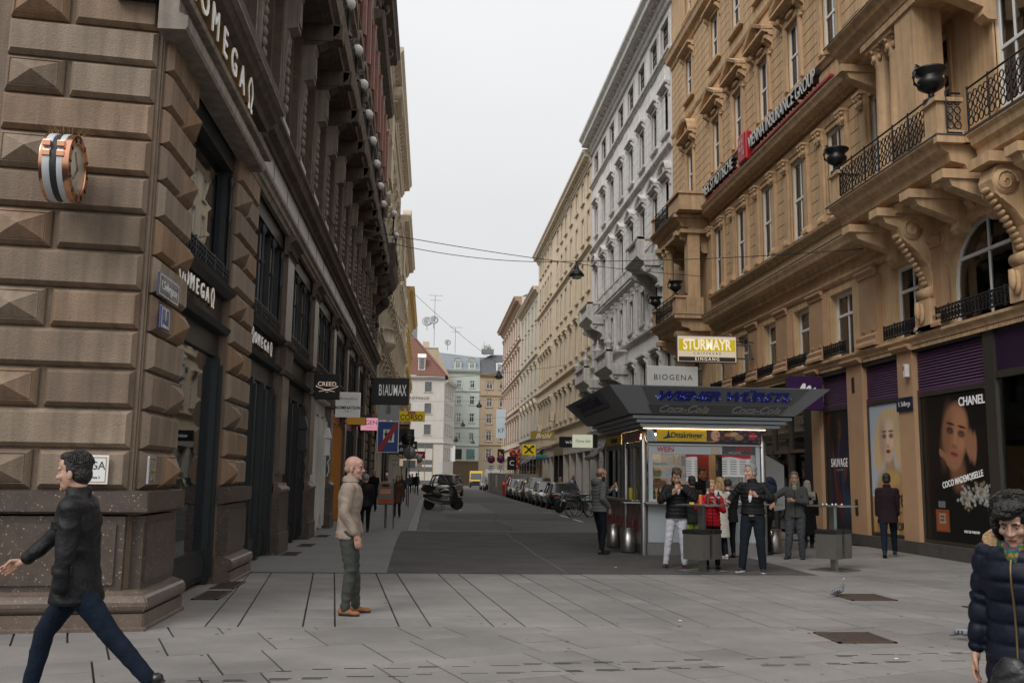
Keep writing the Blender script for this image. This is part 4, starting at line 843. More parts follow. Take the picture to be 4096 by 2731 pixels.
c = MB(); c.prof([(0, 16.5), (.1, 16.5), (.2, 16.65), (.4, 16.75), (.4, 16.85), (0, 16.95)], -.3, U2); c.prof([(0, 20.7), (.2, 20.7), (.3, 20.95), (.6, 21.1), (.7, 21.3), (.7, 21.4), (0, 21.5)], 28, U2 - 2); c.prof(CORN(24.5, 1.1, .85), -.3, U2); c.build('upper_cornice', M_uw, lb)
bal = MB(); bal.prof([(0, 11.5), (.74, 11.5), (.76, 11.62), (.84, 11.68), (.86, 11.86), (.92, 11.92), (.92, 12.0), (0, 12.0)], -.3, 35.0); bl = bal.build('long_balcony', M_uw, lb)
c = MB(); c.prof([(.86, 11.7), (.935, 11.93), (.935, 11.96), (.86, 11.9)], -.3, 35.0); c.build('pale_edge', M_uw2, bl)
for k in range(14): c = MB(); u = cu[k]; c.box(u - .95, -.66, 11.46, u + .95, -.06, 11.5); c.box(u - .8, -.56, 11.43, u + .8, -.14, 11.46); c.build('soffit_panel', M_uw, bl)
railing(bl, [(-.2, -.85), (35.0, -.85)], 12.0, .75, step=.35, r=.02)
e = MB(); e.prof([(0, 10.6), (.5, 10.9), (.9, 11.3), (1.1, 11.6), (1.2, 11.95), (1.2, 12.1), (0, 12.1)], 35.2, 39.8); e.box(35.4, -1.15, 12.1, 35.7, -.1, 13.0); e.box(39.3, -1.15, 12.1, 39.6, -.1, 13.0); e.box(35.7, -1.15, 12.8, 39.3, -1.0, 13.0); e.build('end_balcony', M_uw, lb); e = MB(); console(e, 36, 9.3, 10.9, .8, .4); console(e, 39, 9.3, 10.9, .8, .4); e.build('end_bracket', M_uw, lb)
M_opal = mat('opal glass globe', (.82, .82, .80), .25, var=.02)
for i, yv in enumerate([21.7, 24.25, 26.5, 28.8, 31.2, 33.6, 36.3, 38.8, 43.9, 47.1]):
    big = i == 8; zb = 12.05 if not big else 12.9; zt = 12.9 if i < 8 else 13.95 if big else 13.7
    c = MB(); c.lathe([(.09, 0), (.06, .08), (.035, .15), (.035, zt - zb - .3), (.06, zt - zb - .26), (.08, zt - zb - .2), (.05, zt - zb - .16)], (0, 0, 0), 8)
    o = c.build('balcony_lamp', M_blk, None, (-2.22 if not i > 7 else -2.0, yv, zb)); c = MB(); c.ball((0, 0, zt - zb), .155, 0, 16, 10); c.build('globe', M_opal, o)
    tag(o, ['globe lamp on the dark balcony rail, the nearest to the camera', 'second globe lamp from the camera on the dark balcony rail', 'third globe lamp from the camera on the dark balcony rail', 'fourth globe lamp from the camera on the dark balcony rail', 'fifth globe lamp from the camera on the dark balcony rail', 'sixth globe lamp from the camera on the dark balcony rail', 'seventh globe lamp from the camera on the dark balcony rail', 'last low globe lamp before the taller one on the dark balcony rail', 'tall globe lamp standing higher than the others at the end of the dark balcony', 'globe lamp just behind the tall one at the far end of the dark balcony'][i], 'lamp', 'globe lamps along the dark balcony')
# OMEGA lettering
def omega_sign(label, u, z, s, y, sp=1., facem=M_let):
    r = root('shop_lettering', label, 'sign', (-3.12 - y, 10.42 + u, z), PI / 2)
    def om(x): return [smooth_path([(x - .26 * s, -.3 * s, .1 * s), (x - .1 * s, -.3 * s, .1 * s), (x - .16 * s, -.12 * s, .1 * s), (x - .24 * s, .12 * s, .1 * s), (x - .12 * s, .34 * s, .09 * s), (x, .42 * s, .08 * s), (x + .12 * s, .34 * s, .09 * s), (x + .24 * s, .12 * s, .1 * s), (x + .16 * s, -.12 * s, .1 * s), (x + .1 * s, -.3 * s, .1 * s), (x + .26 * s, -.3 * s, .1 * s)], 4)]
    W = 1.75 * s * sp
    for x in (-W, W):
        strokes(om(x), .1 * s, 'letter_side', M_gold, r, (0, -.01, 0), depth=.2 * s); strokes(om(x), .1 * s, 'letter', facem, r, (0, -.2 * s, 0), depth=.012)
    for j, ch in enumerate('OMEGA'):
        x = (-1.16 + j * .58) * s * sp; text(ch, .85 * s, 'letter_side', M_gold, r, (x, -.08 * s, .0), depth=.1 * s, wx=.8 * sp ** .5); text(ch, .85 * s, 'letter', facem, r, (x, -.2 * s, 0), depth=.008, wx=.8 * sp ** .5)
    return r
omega_sign('large lit OMEGA letters on the frieze above the corner shop window', 1.65, 7.22, .64, -.16, 1.55)
omega_sign('OMEGA letters on the fascia of the narrow corner shop window', 1.86, 3.98, .34, .0, 1.4)
omega_sign('OMEGA letters on the fascia of the second shop bay beyond the stone pier', 6.88, 3.95, .34, .04, 1.6)
# enamel plates and plaques on the corner pier
M_enam = mat('blue black enamel', (.02, .022, .05), .25, coat=.5); M_blue = mat('blue enamel', (.02, .03, .16), .25, coat=.5); M_white = mat('white enamel', (.75, .75, .73), .35)
def plate(name, lab, u, z, w, h, m, lines, yoff=-.14, cat='sign', border=M_white, par_='side'):
    r = root(name, lab, cat, (-3.12 - yoff, 10.42 + u, z), PI / 2)
    if par_ == 'front': r.rotation_euler = (0, 0, R(7.25)); v = fr_pt(u, yoff); r.location = (v[0], v[1], z)
    c = MB(); c.box(-w / 2, -.012, -h / 2, w / 2, .012, h / 2); c.build('plate', m, r, bevel=.004)
    if border:
        c = MB(); t = .008; q = .02
        for a in ((-w / 2 + q, -h / 2 + q, w / 2 - q, -h / 2 + q + t), (-w / 2 + q, h / 2 - q - t, w / 2 - q, h / 2 - q), (-w / 2 + q, -h / 2 + q + t, -w / 2 + q + t, h / 2 - q - t), (w / 2 - q - t, -h / 2 + q + t, w / 2 - q, h / 2 - q - t)): c.box(a[0], -.015, a[1], a[2], -.011, a[3])
        c.build('plate_border', border, r)
    for s, size, zz, mm in lines: text(s, size, 'lettering', mm, r, (0, -.014, zz), depth=.002, wx=.9)
    return r
def fr_pt(u, off): t = R(7.25); return (-3.12 + u * math.cos(t) - off * -math.sin(t) * -1 * -1, 10.42 + u * math.sin(t) + off * math.cos(t))
plate('street_sign', 'dark blue street sign reading 1.Seilergasse on the corner pier', .22, 3.62, .8, .26, M_enam, [('1.Seilergasse', .14, 0, M_white)], -.16)
plate('house_number', 'small blue house number plate with a 1 below the street sign', .14, 3.28, .34, .25, M_blue, [('1', .19, .03, M_white), ('Seilergasse', .045, -.085, M_white)], -.16)
plate('wall_plaque', 'small silver plaque with gold letters on the corner pier side', -.05 + .05, 1.62, .26, .29, mat('brushed silver plaque', (.42, .44, .46), .3, .6), [('\u03A9', .09, .08, M_gold), ('OMEGA', .07, -.01, M_gold), ('1848', .045, -.1, M_gold)], -.17, 'plaque', M_gold)
plate('wall_plaque', 'white framed plaque ending Platz 3 behind the walking man', -.42, 1.62, .44, .3, M_white, [('OMEGA', .12, .04, mat('plaque print', (.05, .06, .05), .5)), ('Stock im Eisen Platz 3', .036, -.08, mat('plaque print'))], -.15, 'plaque', M_gold, 'front')
# giant wristwatch shaped sign on the front of the pier
r = root('watch_sign', 'giant rose gold and white wristwatch sculpture hanging on the corner pier', 'sign', (-3.86, 9.78, 4.7), R(4)); Ty = Matrix.Rotation(PI / 2, 4, 'X')
def ringm(m_, nm, r0, r1, y0, y1, seg=40):
    c = MB(); c.lathe([(r1, y0), (r0, y0), (r0, y1), (r1, y1), (r1, y0)], (0, 0, 0), seg, 0, Matrix.Rotation(PI / 2, 4, 'Y')); o = c.build(nm, m_, r, bevel=.006); o.modifiers['bevel'].angle_limit = R(60); return o
M_rg = mat('polished rose gold', (.72, .38, .24), .18, 1.0); M_cer = mat('white ceramic', (.62, .64, .66), .15, coat=.4); M_rub = mat('black strap', (.03, .035, .04), .5)
ringm(M_rg, 'case', .30, .38, -.20, -.15); ringm(M_cer, 'band', .32, .385, -.15, -.05); ringm(M_rub, 'strap', .32, .372, -.05, .05); ringm(M_cer, 'band', .32, .385, .05, .13); ringm(M_rg, 'bezel', .28, .38, .13, .22)
c = MB(); c.lathe([(.001, .17), (.285, .17), (.285, .19), (.001, .19)], (0, 0, 0), 32, 0, Matrix.Rotation(PI / 2, 4, 'Y')); c.build('dial', mat('dial cream', (.5, .5, .42), .3), r)
for s in (-1, 1):
    for zz in (.02, .13): c = MB(); c.box(s * .1 - .055, -.40, zz, s * .1 + .055, -.30, zz + .07); c.build('link', M_rg, r, bevel=.008)
for i in range(12): a = 2 * PI * i / 12; c = MB(); c.box(-.004, -.012, -.03, .012, .012, .03); o = c.build('numeral', M_rub, r, (.22, .33 * math.sin(a), .33 * math.cos(a)), (-a, 0, 0))
for a in (.6, 2.4): c = MB(); c.box(.2, -.01, 0, .21, .01, .2); c.build('hand', M_rg, r, (0, 0, 0), (a, 0, 0))
c = MB()
for i in range(60): a = random.uniform(-.22, .22); b_ = random.uniform(-.3, .3); c.tube([(a, b_ * .3, .38), (a * 1.5, b_, .38 + random.uniform(.05, .13))], .0015, seg=3, cap=False)
o = c.build('bird_spikes', M_gold, r); o['kind'] = 'stuff'
c = MB(); c.tube([(-.1, .3, 0), (-.3, .75, 0)], .03); c.build('bracket', M_rub, r); r.scale = (.68, .9, .92)
# rest of the left row
M_cr2 = mat('old ivory render', (.55, .46, .34), .88, var=.12, vs=1.2, bump=.15, bs=20, streak=.2); M_yel = mat('yellow quoin render', (.60, .42, .16), .85, var=.1, vs=2)
l2 = simple('ivory_building', 'ivory ornate building with rounded bays beyond the dark palace block', -3.0, 52.1, 26, 'L', [(5.6, 2.4), (10.0, 2.6), (14.6, 2.6), (18.8, 2.2), (22.4, 1.7)], [2 + 2.75 * k for k in range(9)], 26.2, M_cr2, M_crm2, [(1.2, 'cg')] * 5, (1.2, .9), hoods=['flat', 'arc', 'tri', 'flat', 'none'], bands=(4.8, 9.2, 13.8, 18.0))
l3 = simple('ivory_corner_building', 'second ivory building on the left with balconies and a curved gable', -2.95, 78.2, 20.5, 'L', [(5.8, 2.4), (10.3, 2.6), (14.8, 2.4), (18.9, 2.0)], [2 + 2.75 * k for k in range(7)], 23.5, M_cr2, M_crm2, [(1.2, 'cg')] * 4, (1.1, .9), hoods=['flat', 'arc', 'tri', 'none'], bands=(4.9, 9.4, 13.9))
l4 = simple('quoined_building', 'white building with yellow quoin stripes at the far end of the left row', -2.85, 98.8, 26, 'L', [(5.8, 2.2), (10.0, 2.4), (14.2, 2.2), (18.0, 1.8)], [2 + 2.8 * k for k in range(9)], 21.5, M_wht, M_yel, [(1.2, 'cg')] * 4, (1.0, .8), hoods=['flat', 'arc', 'flat', 'none'], bands=(4.9, 9.2, 13.4))
for p, L_ in ((l2, 26), (l3, 20.5), (l4, 26)):
    k = 0
    while k < L_ - 1: shopfront(p, k, min(L_, k + 6.5), random.choice(['d', 'w', 'dl', 'c'])); k += 6.5
for i in range(24): put_block(l4, .1, 1.2 if i % 2 else 1.5, 5 + i * .66, .66, False, M_yel if i % 2 else M_wht)
for p, us in ((l2, (4.6,)), (l3, (6.0,))):
    for u in us:
        for zb in (9.4,):
            c = MB(); c.lathe([(.15, -1.1), (.4, -.6), (.8, -.25), (.9, 0), (.9, .12), (.8, .14), (.75, .8), (.85, .85), (.8, .9)], (u, .1, zb), 20); c.build('rounded_bay', M_crm2, p)
        c = MB(); c.box(u - 1.5, -.25, 19.3, u + 1.5, 0, 24.2); hood(c, u, 24.2, 3.4, 'arc', .7); c.build('gable_bay', M_cr2, p)
# far end of the street: facing facades
def facing(name, label, x0, x1, y, H, rows, cols, m, trim, ws, mansard=None, **kw):
    r = root(name, label, 'building', (x0, y, 0), kw.get('rz', 0)); w = x1 - x0; hs_ = []
    for (z, h), s in zip(rows, ws):
        for u in cols: hs_.append((u - s[0] / 2, u + s[0] / 2, z, z + h))
    c = MB(); wall(c, 0, w, kw.get('shop', 0), H, hs_, .2)
    for (z, h), s in zip(rows, ws):
        if s[1].endswith('arch'):
            for u in cols: archfill(c, u, s[0], z + h, 0, .2, 0, 6)
    c.build('wall', m, r); c = MB(); c.box(0, .4, 0, w, .45, H); c.build('room_wall', M_dark, r); c = MB(); c.box(0, .0, 0, .02, 12, H); c.box(w - .02, 0, 0, w, 12, H); c.box(0, 12, 0, w, 12.1, H); c.build('side_wall', m, r)
    for (z, h), s in zip(rows, ws):
        for u in cols:
            win(r, u, z, s[0], h, .12, s[1], kw.get('fm')); c = MB(); surround(c, u, z, s[0], h, .05, .15); c.build('window_surround', trim, r)
    c = MB(); c.prof(CORN(H - .7, .7, .6), 0, w)
    for b in kw.get('bands', ()): c.prof([(0, b), (.14, b), (.2, b + .15), (.2, b + .3), (0, b + .35)], 0, w)
    c.build('cornice', trim, r); return r
fa = facing('corner_townhouse', 'white townhouse with red tiled roof and ADTHAUS lettering at the street end', -7.0, 2.3, 165, 18.9, [(8.75, 1.7), (12.4, 1.75), (16.2, 1.7)], [2.9, 6.45], mat('off white render', (.60, .57, .52), .88, var=.06, vs=1, streak=.12), mat('off white trim', (.55, .52, .47), .85), [(1.15, 'cg')] * 3, fm=M_bf, shop=0, bands=(7.2,))
M_tile = mat('red clay tiles', (.21, .10, .075), .85, var=.25, vs=4); c = MB(); c.add([(-2, -.5, 19.0), (9.9, -.5, 19.0), (4.0, 6, 26.5), (-2, 6, 26.5)], [(0, 1, 2, 3)]); c.build('tiled_roof', M_tile, fa)
tl = MB()
for i in range(18): t = i / 18; tl.box(-2, -.5 + 6.5 * t - .02, 19.05 + 7.5 * t, 9.7 - 5.7 * t, -.5 + 6.5 * t + .05, 19.13 + 7.5 * t)
o = tl.build('tile_course', M_tile, fa); o['kind'] = 'stuff'
c = MB(); c.add([(9.8, -.3, 19.0), (10.8, 26, 19.0), (5.5, 26, 26), (4.1, 6, 26.2)], [(0, 1, 2, 3)]); c.build('tiled_roof', M_tile, fa)
text('ADTHAUS', .62, 'lettering', mat('ochre letters', (.22, .15, .07), .5, .3), fa, (4.85, -.08, 15.05), depth=.03, space=1.25, wx=1.05)
for xx in (4.6,): c = MB(); c.box(xx, .2, 20.0, xx + 1.2, 2.5, 22.2); c.prof([(-.15, 22.2), (-.0, 22.2), (-.6, 22.9), (-1.5, 22.9)], xx - .15, xx + 1.35); c.build('dormer', M_wht, fa); win(fa, xx + .6, 20.2, .9, 1.8, .18, 'cg', M_bf)
c = MB(); c.box(5.6, .05, .2, 7.6, .12, 7.1); c.build('glazed_front', M_gl, fa)
for i in range(4): c = MB(); c.box(3.4 + i * 1.35, -.06, .2, 3.5 + i * 1.35, .05, 7.2); c.build('bronze_fin', M_gold, fa)
for zz in (.1, 2.4, 3.6, 6.4): c = MB(); c.box(2.6, -.05, zz, 7.5, .04, zz + .75); c.build('spandrel', mat('grey spandrel', (.12, .12, .125), .5), fa)
# side face of the corner townhouse as its own object, slightly turned
fb = facing('townhouse_side', 'narrow receding side front of the white corner townhouse', 2.32, 14, 165.05, 18.3, [(4.6, 1.9), (8.9, 1.8), (12.4, 1.9), (15.6, 1.7)], [1.6 + 2.5 * k for k in range(4)], mat('off white render'), mat('off white trim'), [(1.1, 'cg')] * 4, rz=R(80), bands=(7.2,))
c = MB(); c.add([(0.02, 0, 0), (0.02, 0, 19), (0.02, 9, 19), (0.02, 9, 0)], [(0, 1, 2, 3)]); 
c = MB(); c.box(4.2, 7, 18, 8.0, 20, 24.8); c.add([(8.0, 6.9, 24.8), (10.9, 6.9, 18), (10.9, 7.0, 18), (8.0, 7.0, 24.8), (8, 6.9, 18), (8, 7, 18)], [(0, 4, 1), (3, 2, 5), (0, 1, 2, 3)]); c.box(4.1, 6.9, 24.8, 8.1, 20, 24.95); c.build('fire_wall', mat('beige fire wall', (.50, .42, .31), .9, var=.06, vs=1), fa)
c = MB(); c.box(2.4, 8, 24, 4.1, 10, 29); c.build('chimney', mat('grey chimney', (.25, .25, .26), .8, var=.15, vs=2), fa)
c = MB(); c.box(5.2, 9, 24.9, 6.4, 10.5, 26.3); c.build('chimney', M_crm2, fa)
fg = facing('mint_building', 'pale mint green building with grey mansard roof at the street end', 2.5, 9.5, 185, 22.4, [(8.6, 1.45), (12.1, 1.75), (15.6, 1.6), (18.9, 1.4)], [2.9, 5.5, .6], mat('mint render', (.55, .60, .54), .88, var=.05, vs=1, streak=.1), mat('mint trim', (.50, .55, .49), .85), [(.9, 'cg'), (.9, 'c'), (.9, 'c'), (.9, 'c')], bands=(7.4, 11.0, 18.1), shop=4.5)
c = MB(); c.add([(-1, -.2, 22.4), (7, -.2, 22.4), (7, 1.2, 24.5), (-1, 1.2, 24.5), (7, 5, 25.6), (-1, 5, 26.4)], [(0, 1, 2, 3), (3, 2, 4, 5)]); c.build('mansard_roof', M_zinc, fg)
for u in (2.55, 5.35): c = MB(); c.box(u - .75, -.15, 22.5, u + .75, 1.3, 24.2); hood(c, u, 24.1, 1.6, 'arc', .3); c.build('dormer', mat('mint trim'), fg); win(fg, u, 22.7, 1.0, 1.4, -.16, 'cg')
c = MB(); c.box(0, -.1, 4.3, 7, .2, 4.6); c.box(0, .1, 0, 7, .3, 4.3); c.build('shop_recess', mat('dark lit shop', (.05, .04, .03), .7, emit=(1, .6, .25), es=.03), fg)
c = MB(); c.box(4.6, -.06, 4.9, 6.2, .0, 6.9); c.build('teal_panel', mat('teal panel', (.12, .22, .22), .6), fg); c = MB(); c.box(1.6, -.03, 4.9, 3.7, .02, 6.9); c.build('window_glass', M_dark, fg)
fo = facing('sand_building', 'sand coloured building with dark slate roof beside the mint one', 9.5, 16, 185, 21.7, [(4.9, 2.1), (8.5, 2.1), (11.9, 1.9), (15.2, 1.75), (18.7, 1.6)], [1.9, 4.5], mat('sand render', (.46, .36, .25), .88, var=.06, vs=1, streak=.1), mat('sand trim', (.40, .29, .17), .85), [(1.2, 'cg'), (1.2, 'cgarch'), (1.2, 'cg'), (1.2, 'cg'), (1.3, 'cgarch')], bands=(7.6, 17.3))
c = MB(); c.add([(0, -.2, 21.7), (6.5, -.2, 21.7), (6.5, 2, 25.8), (2.2, 2, 25.8), (0, 1.8, 24.6), (6.5, 8, 26), (0, 8, 26)], [(0, 1, 2, 3, 4), (3, 2, 5, 6, 4)]); c.build('slate_roof', M_slate, fo)
c = MB(); c.box(3.2, .3, 22.4, 5.4, 1.8, 24.0); c.build('dormer', M_wf, fo); win(fo, 4.3, 22.5, 1.9, 1.3, .28, 'cg')
# buildings closing the view beside and behind
for (a, b, y, H, m, lab) in ((-60, -7.0, 165.2, 17, M_crm, 'plain cream block behind the left end of the street'), (16, 60, 185, 20, M_gry, 'plain grey block behind the right end of the street')):
    facing('background_block', lab, a, b, y, H, [(4, 2), (8, 2), (12, 2)], [3 * k + 2 for k in range(int((b - a) / 3))], m, M_crm2, [(1.2, 'c')] * 3)
# ================================================================ KIOSK
M_ss = mat('brushed stainless steel', (.42, .41, .40), .32, .95, var=.08, vs=6); M_ssd = mat('dull steel', (.25, .25, .25), .45, .8, var=.1, vs=4)
M_kw = mat('kiosk grey panel', (.40, .43, .45), .5, var=.04, vs=2); M_kr = mat('kiosk roof panel', (.31, .32, .33), .55, .25, var=.06, vs=2); M_kd = mat('dark sign panel', (.12, .122, .125), .45, .2)
M_yel2 = mat('beer ad yellow', (.62, .42, .01), .4); M_ink = mat('dark green ink', (.012, .03, .03), .5); M_red = mat('signal red', (.45, .012, .015), .4); M_led = mat('warm led strip', (1, .8, .6), .5, emit=(1, .72, .42), es=5.)
M_blu = mat('blue light letters', (.01, .015, .12), .3, emit=(.03, .05, .5), es=.04); M_dot = mat('blue light dots', (.1, .2, 1), .3, emit=(.2, .3, 1), es=1.0); M_sil2 = mat('faded silver print', (.30, .29, .27), .5); M_paper = mat('white paper', (.62, .62, .60), .6); M_ink2 = mat('grey print', (.12, .12, .12), .7)
ks = root('sausage_kiosk', 'grey sausage stand with flared canopy reading WIENER WÜRSTL', 'kiosk', (4.6, 20.1, 0)); KW, KD = 2.64, 4.4
def part(par, nm, m, *bx, bevel=0, **kw):
    c = MB()
    for b in bx: c.box(*b)
    return c.build(nm, m, par, bevel=bevel, **kw)
part(ks, 'kick_plate', M_ss, (.06, .02, 0, KW - .06, .1, .27)); part(ks, 'front_panel', M_kw, (.08, 0, .27, KW - .08, .1, 1.05)); part(ks, 'side_panel', M_ssd, (0, .15, .0, .06, KD, .2), (KW - .06, .15, 0, KW, KD, 1.1))
part(ks, 'counter', M_ss, (-.02, -.22, 1.07, KW + .02, .12, 1.11), bevel=.008); part(ks, 'corner_shelf', M_ss, (-.42, .1, 1.07, .3, .5, 1.1), bevel=.01); part(ks, 'corner_shelf', M_ss, (KW - .1, .1, 1.07, KW + .45, .55, 1.1), bevel=.01)
part(ks, 'side_counter', M_ss, (-.14, .6, 1.08, .05, KD, 1.14), bevel=.01)
for x, y in ((.0, .08), (KW, .08), (.0, KD), (0, 1.9)): c = MB(); c.lathe([(.075, 0), (.075, 2.4), (.05, 2.45), (.004, 2.6)], (x, y, 0), 16); c.build('steel_post', M_ss, ks)
part(ks, 'window_frame', M_kw, (.1, .0, 1.12, .19, .08, 2.34), (KW - .17, .0, 1.12, KW - .08, .08, 2.34), (.19, 0, 1.12, KW - .17, .08, 1.17), (.19, 0, 2.14, KW - .17, .08, 2.33), bevel=.004)
part(ks, 'header_rail', M_ss, (.08, -.03, 2.33, KW - .06, .1, 2.36)); part(ks, 'shutter_slot', M_blk, (.1, -.02, 2.365, KW - .08, .1, 2.41))
part(ks, 'photo_header', mat('dark photo print', (.05, .05, .05), .4, var=.6, vs=6), (1.72, -.008, 2.15, KW - .18, -.001, 2.32)); part(ks, 'paper_note', mat('beige paper', (.4, .36, .28), .7), (1.47, -.012, 2.15, 1.68, -.006, 2.32))
text('WEIN', .155, 'lettering', M_red, ks, (.47, -.012, 2.235), depth=.004, wx=.95); text('SÄFTE', .15, 'lettering', M_red, ks, (2.2, -.014, 2.255), depth=.004, wx=.95)
for x in (1.93, 2.07): text('WC', .09, 'lettering', mat('teal print', (.25, .35, .36), .5), ks, (x, -.012, 2.18), depth=.003)
part(ks, 'window_glass', glass('kiosk glass', (.92, .94, .94), .05), (.19, .035, 1.17, 1.05, .04, 2.14)); part(ks, 'window_glass', glass('kiosk glass'), (1.75, .035, 1.17, KW - .17, .04, 2.14))
# advertising band
adb = part(ks, 'ad_band', M_yel2, (.28, -.03, 2.42, 1.37, .05, 2.67))
c = MB(); c.poly([(.06, 2.42), (.30, 2.42), (.17, 2.67), (.06, 2.67)], -.034, .05); c.build('striped_corner', mat('pale blue print', (.35, .45, .5), .5), ks)
for i in range(6): part(ks, 'print_line', M_ink2, (.08, -.037, 2.44 + i * .037, .22 - i * .02, -.034, 2.447 + i * .037))
text('Ottakringer', .17, 'lettering', M_ink, ks, (.93, -.036, 2.545), depth=.003, wx=.86, off=.003)
c = MB(); c.poly([(.4, 2.46), (.62, 2.5), (.56, 2.53), (.53, 2.66), (.50, 2.53), (.44, 2.5)], -.038, -.031); c.build('emblem', M_ink, ks)
def ell(X, Z, C_, cx, cz, rx, rz, col, soft=.12, rot=0., a=1.):
    c_, s_ = math.cos(rot), math.sin(rot); u = ((X - cx) * c_ + (Z - cz) * s_) / rx; v = (-(X - cx) * s_ + (Z - cz) * c_) / rz
    k = np.clip((1 - np.sqrt(u * u + v * v)) / soft + .5, 0, 1)[:, None] * a; return C_ * (1 - k) + np.array(col)[None, :] * k
def cokead(X, Z):
    C_ = np.tile(np.array([[.02, .012, .02]]), (len(X), 1)) + (np.sin(X * 31) * np.cos(Z * 40) > .4)[:, None] * np.array([[.12, .03, .05]])
    for a in ((.12, .12, .12, .14, (.06, .025, .02)), (.2, .13, .1, .12, (.55, .34, .24)), (.24, .17, .02, .012, (.02, .01, .01)), (.27, .08, .035, .02, (.35, .02, .02)), (.42, .12, .14, .03, (.12, .02, .01)), (.5, .15, .1, .04, (.45, .2, .05)), (.62, .16, .1, .05, (.5, .33, .2)), (.72, .1, .1, .06, (.3, .2, .09))): C_ = ell(X, Z, C_, *a[:4], a[4], .3, .3 if a[2] > .13 else 0)
    C_ = ell(X, Z, C_, 1.03, .13, .075, .075, (.5, .01, .015), .1); return C_
paint('ad_picture', 1.22, .25, 160, 34, cokead, VC, ks, (1.37, -.031, 2.42))
text('Coca-Cola', .045, 'lettering', M_white, ks, (2.4, -.034, 2.555), depth=.002, shear=.3)
part(ks, 'led_strip', M_led, (-.02, -.055, 2.68, KW + .04, -.04, 2.69), (-.03, 0, 2.675, .0, KD - .2, 2.695))
part(ks, 'soffit', M_ssd, (-.05, -.03, 2.67, KW + .05, KD, 2.72))
for i, (o, z) in enumerate(((.12, 2.72), (.22, 2.80), (.32, 2.88))): part(ks, 'canopy_slat', M_kr if i < 0 else M_kw, (-o - .0, -o - .05, z, KW + o + .2, KD + o, z + .065), bevel=.004)
# canopy: flared tray with panels
bx0, bx1, by0, by1, zb = -.42, 3.18, -.5, 4.95, 2.97; tx0, tx1, ty0, ty1, zt = -.95, 3.77, -1.0, 5.35, 3.52
def lerp3(u, v, side):
    if side == 'f': a, b, c_, d = (bx0, by0, zb), (bx1, by0, zb), (tx1, ty0, zt), (tx0, ty0, zt)
    else: a, b, c_, d = (bx0, by1, zb), (bx0, by0, zb), (tx0, ty0, zt), (tx0, ty1, zt)
    P = lambda q, w, t: Vector(q) * (1 - t) + Vector(w) * t
    return P(P(a, b, u), P(d, c_, u), v)
c = MB(); c.add([(bx0, by0, zb), (bx1, by0, zb), (bx1, by1, zb), (bx0, by1, zb), (tx0, ty0, zt), (tx1, ty0, zt), (tx1, ty1, zt), (tx0, ty1, zt), (tx0 + .1, ty0 + .1, zt - .02), (tx1 - .1, ty0 + .1, zt - .02), (tx1 - .1, ty1 - .1, zt - .02), (tx0 + .1, ty1 - .1, zt - .02)],
    [(0, 1, 5, 4), (1, 2, 6, 5), (2, 3, 7, 6), (3, 0, 4, 7), (3, 2, 1, 0), (4, 5, 9, 8), (5, 6, 10, 9), (6, 7, 11, 10), (7, 4, 8, 11), (8, 9, 10, 11)]); can = c.build('canopy', M_kr, ks)
def cpanel(side, u0, u1, v0, v1, nm, m, lift=.012):
    n_ = (lerp3(1, 0, side) - lerp3(0, 0, side)).cross(lerp3(0, 1, side) - lerp3(0, 0, side)).normalized()
    c = MB(); q = [lerp3(u0, v0, side), lerp3(u1, v0, side), lerp3(u1, v1, side), lerp3(u0, v1, side)]; f = [p + n_ * lift for p in q]; b = [p - n_ * .01 for p in q]
    c.add(f + b, [(0, 1, 2, 3)] + [(i, 4 + i, 4 + (i + 1) % 4, (i + 1) % 4) for i in range(4)]); return c.build(nm, m, ks), n_
cpanel('f', .145, .905, .38, .985, 'sign_panel', mat('sign panel grey', (.17, .172, .178), .5, .2)); cpanel('f', .135, .895, .03, .34, 'sign_panel', M_kd)
cpanel('l', .12, .80, .42, .97, 'sign_panel', mat('sign panel grey')); cpanel('l', .16, .76, .36, .41, 'panel_gap', M_blk)
def clet(side, s, size, u, v, nm, m, wx=1., shear=0., depth=.01, lift=.022, off=0.):
    o = text(s, size, nm, m, None, wx=wx, shear=shear, depth=depth, off=off); p = lerp3(u, v, side); ex = (lerp3(1, v, side) - lerp3(0, v, side)).normalized(); n_ = ex.cross(lerp3(u, 1, side) - lerp3(u, 0, side)).normalized(); ey = n_.cross(ex); o.parent = ks
    o.matrix_local = Matrix(((ex.x, ey.x, n_.x, p.x + n_.x * lift), (ex.y, ey.y, n_.y, p.y + n_.y * lift), (ex.z, ey.z, n_.z, p.z + n_.z * lift), (0, 0, 0, 1))); return o
clet('f', 'WIENER WÜRSTL', .33, .525, .66, 'lettering', M_blu, 1.1, .28, off=.012); clet('l', 'WIENER WÜRSTL', .33, .46, .69, 'lettering', mat('unlit blue letters', (.03, .035, .08), .4), 1.15, .28, off=.01)
for u in (.32, .73): clet('f', 'Coca-Cola', .27, u, .185, 'lettering', M_sil2, .92, .45, .004, .016, .003)
for u in (.22, .63):
    sw = MB(); a = smooth_path([(0, .06), (.1, 0), (.35, .015), (.6, -.01), (.75, .03)], 5)
    for (x0, z0), (x1, z1) in zip(a[:-1], a[1:]):
        p = [lerp3(u + x0 * .2, .07 + z0, 'f'), lerp3(u + x1 * .2, .07 + z1, 'f')]; n_ = Vector((0, -.74, -.67)) * .018; sw.quad(p[0] + n_, p[1] + n_, p[1] + n_ + Vector((0, -.012, .013)), p[0] + n_ + Vector((0, -.012, .013)))
    sw.build('script_swash', M_sil2, ks)
dd = MB(); random.seed(5)
for i in range(46):
    u = .19 + .68 * random.random(); v = .58 + .1 * random.random(); p = lerp3(u, v, 'f') + Vector((0, -.74, -.67)) * .035; dd.ball(p, .007, 0, 5, 3)
o = dd.build('light_dots', M_dot, ks); o['kind'] = 'stuff'
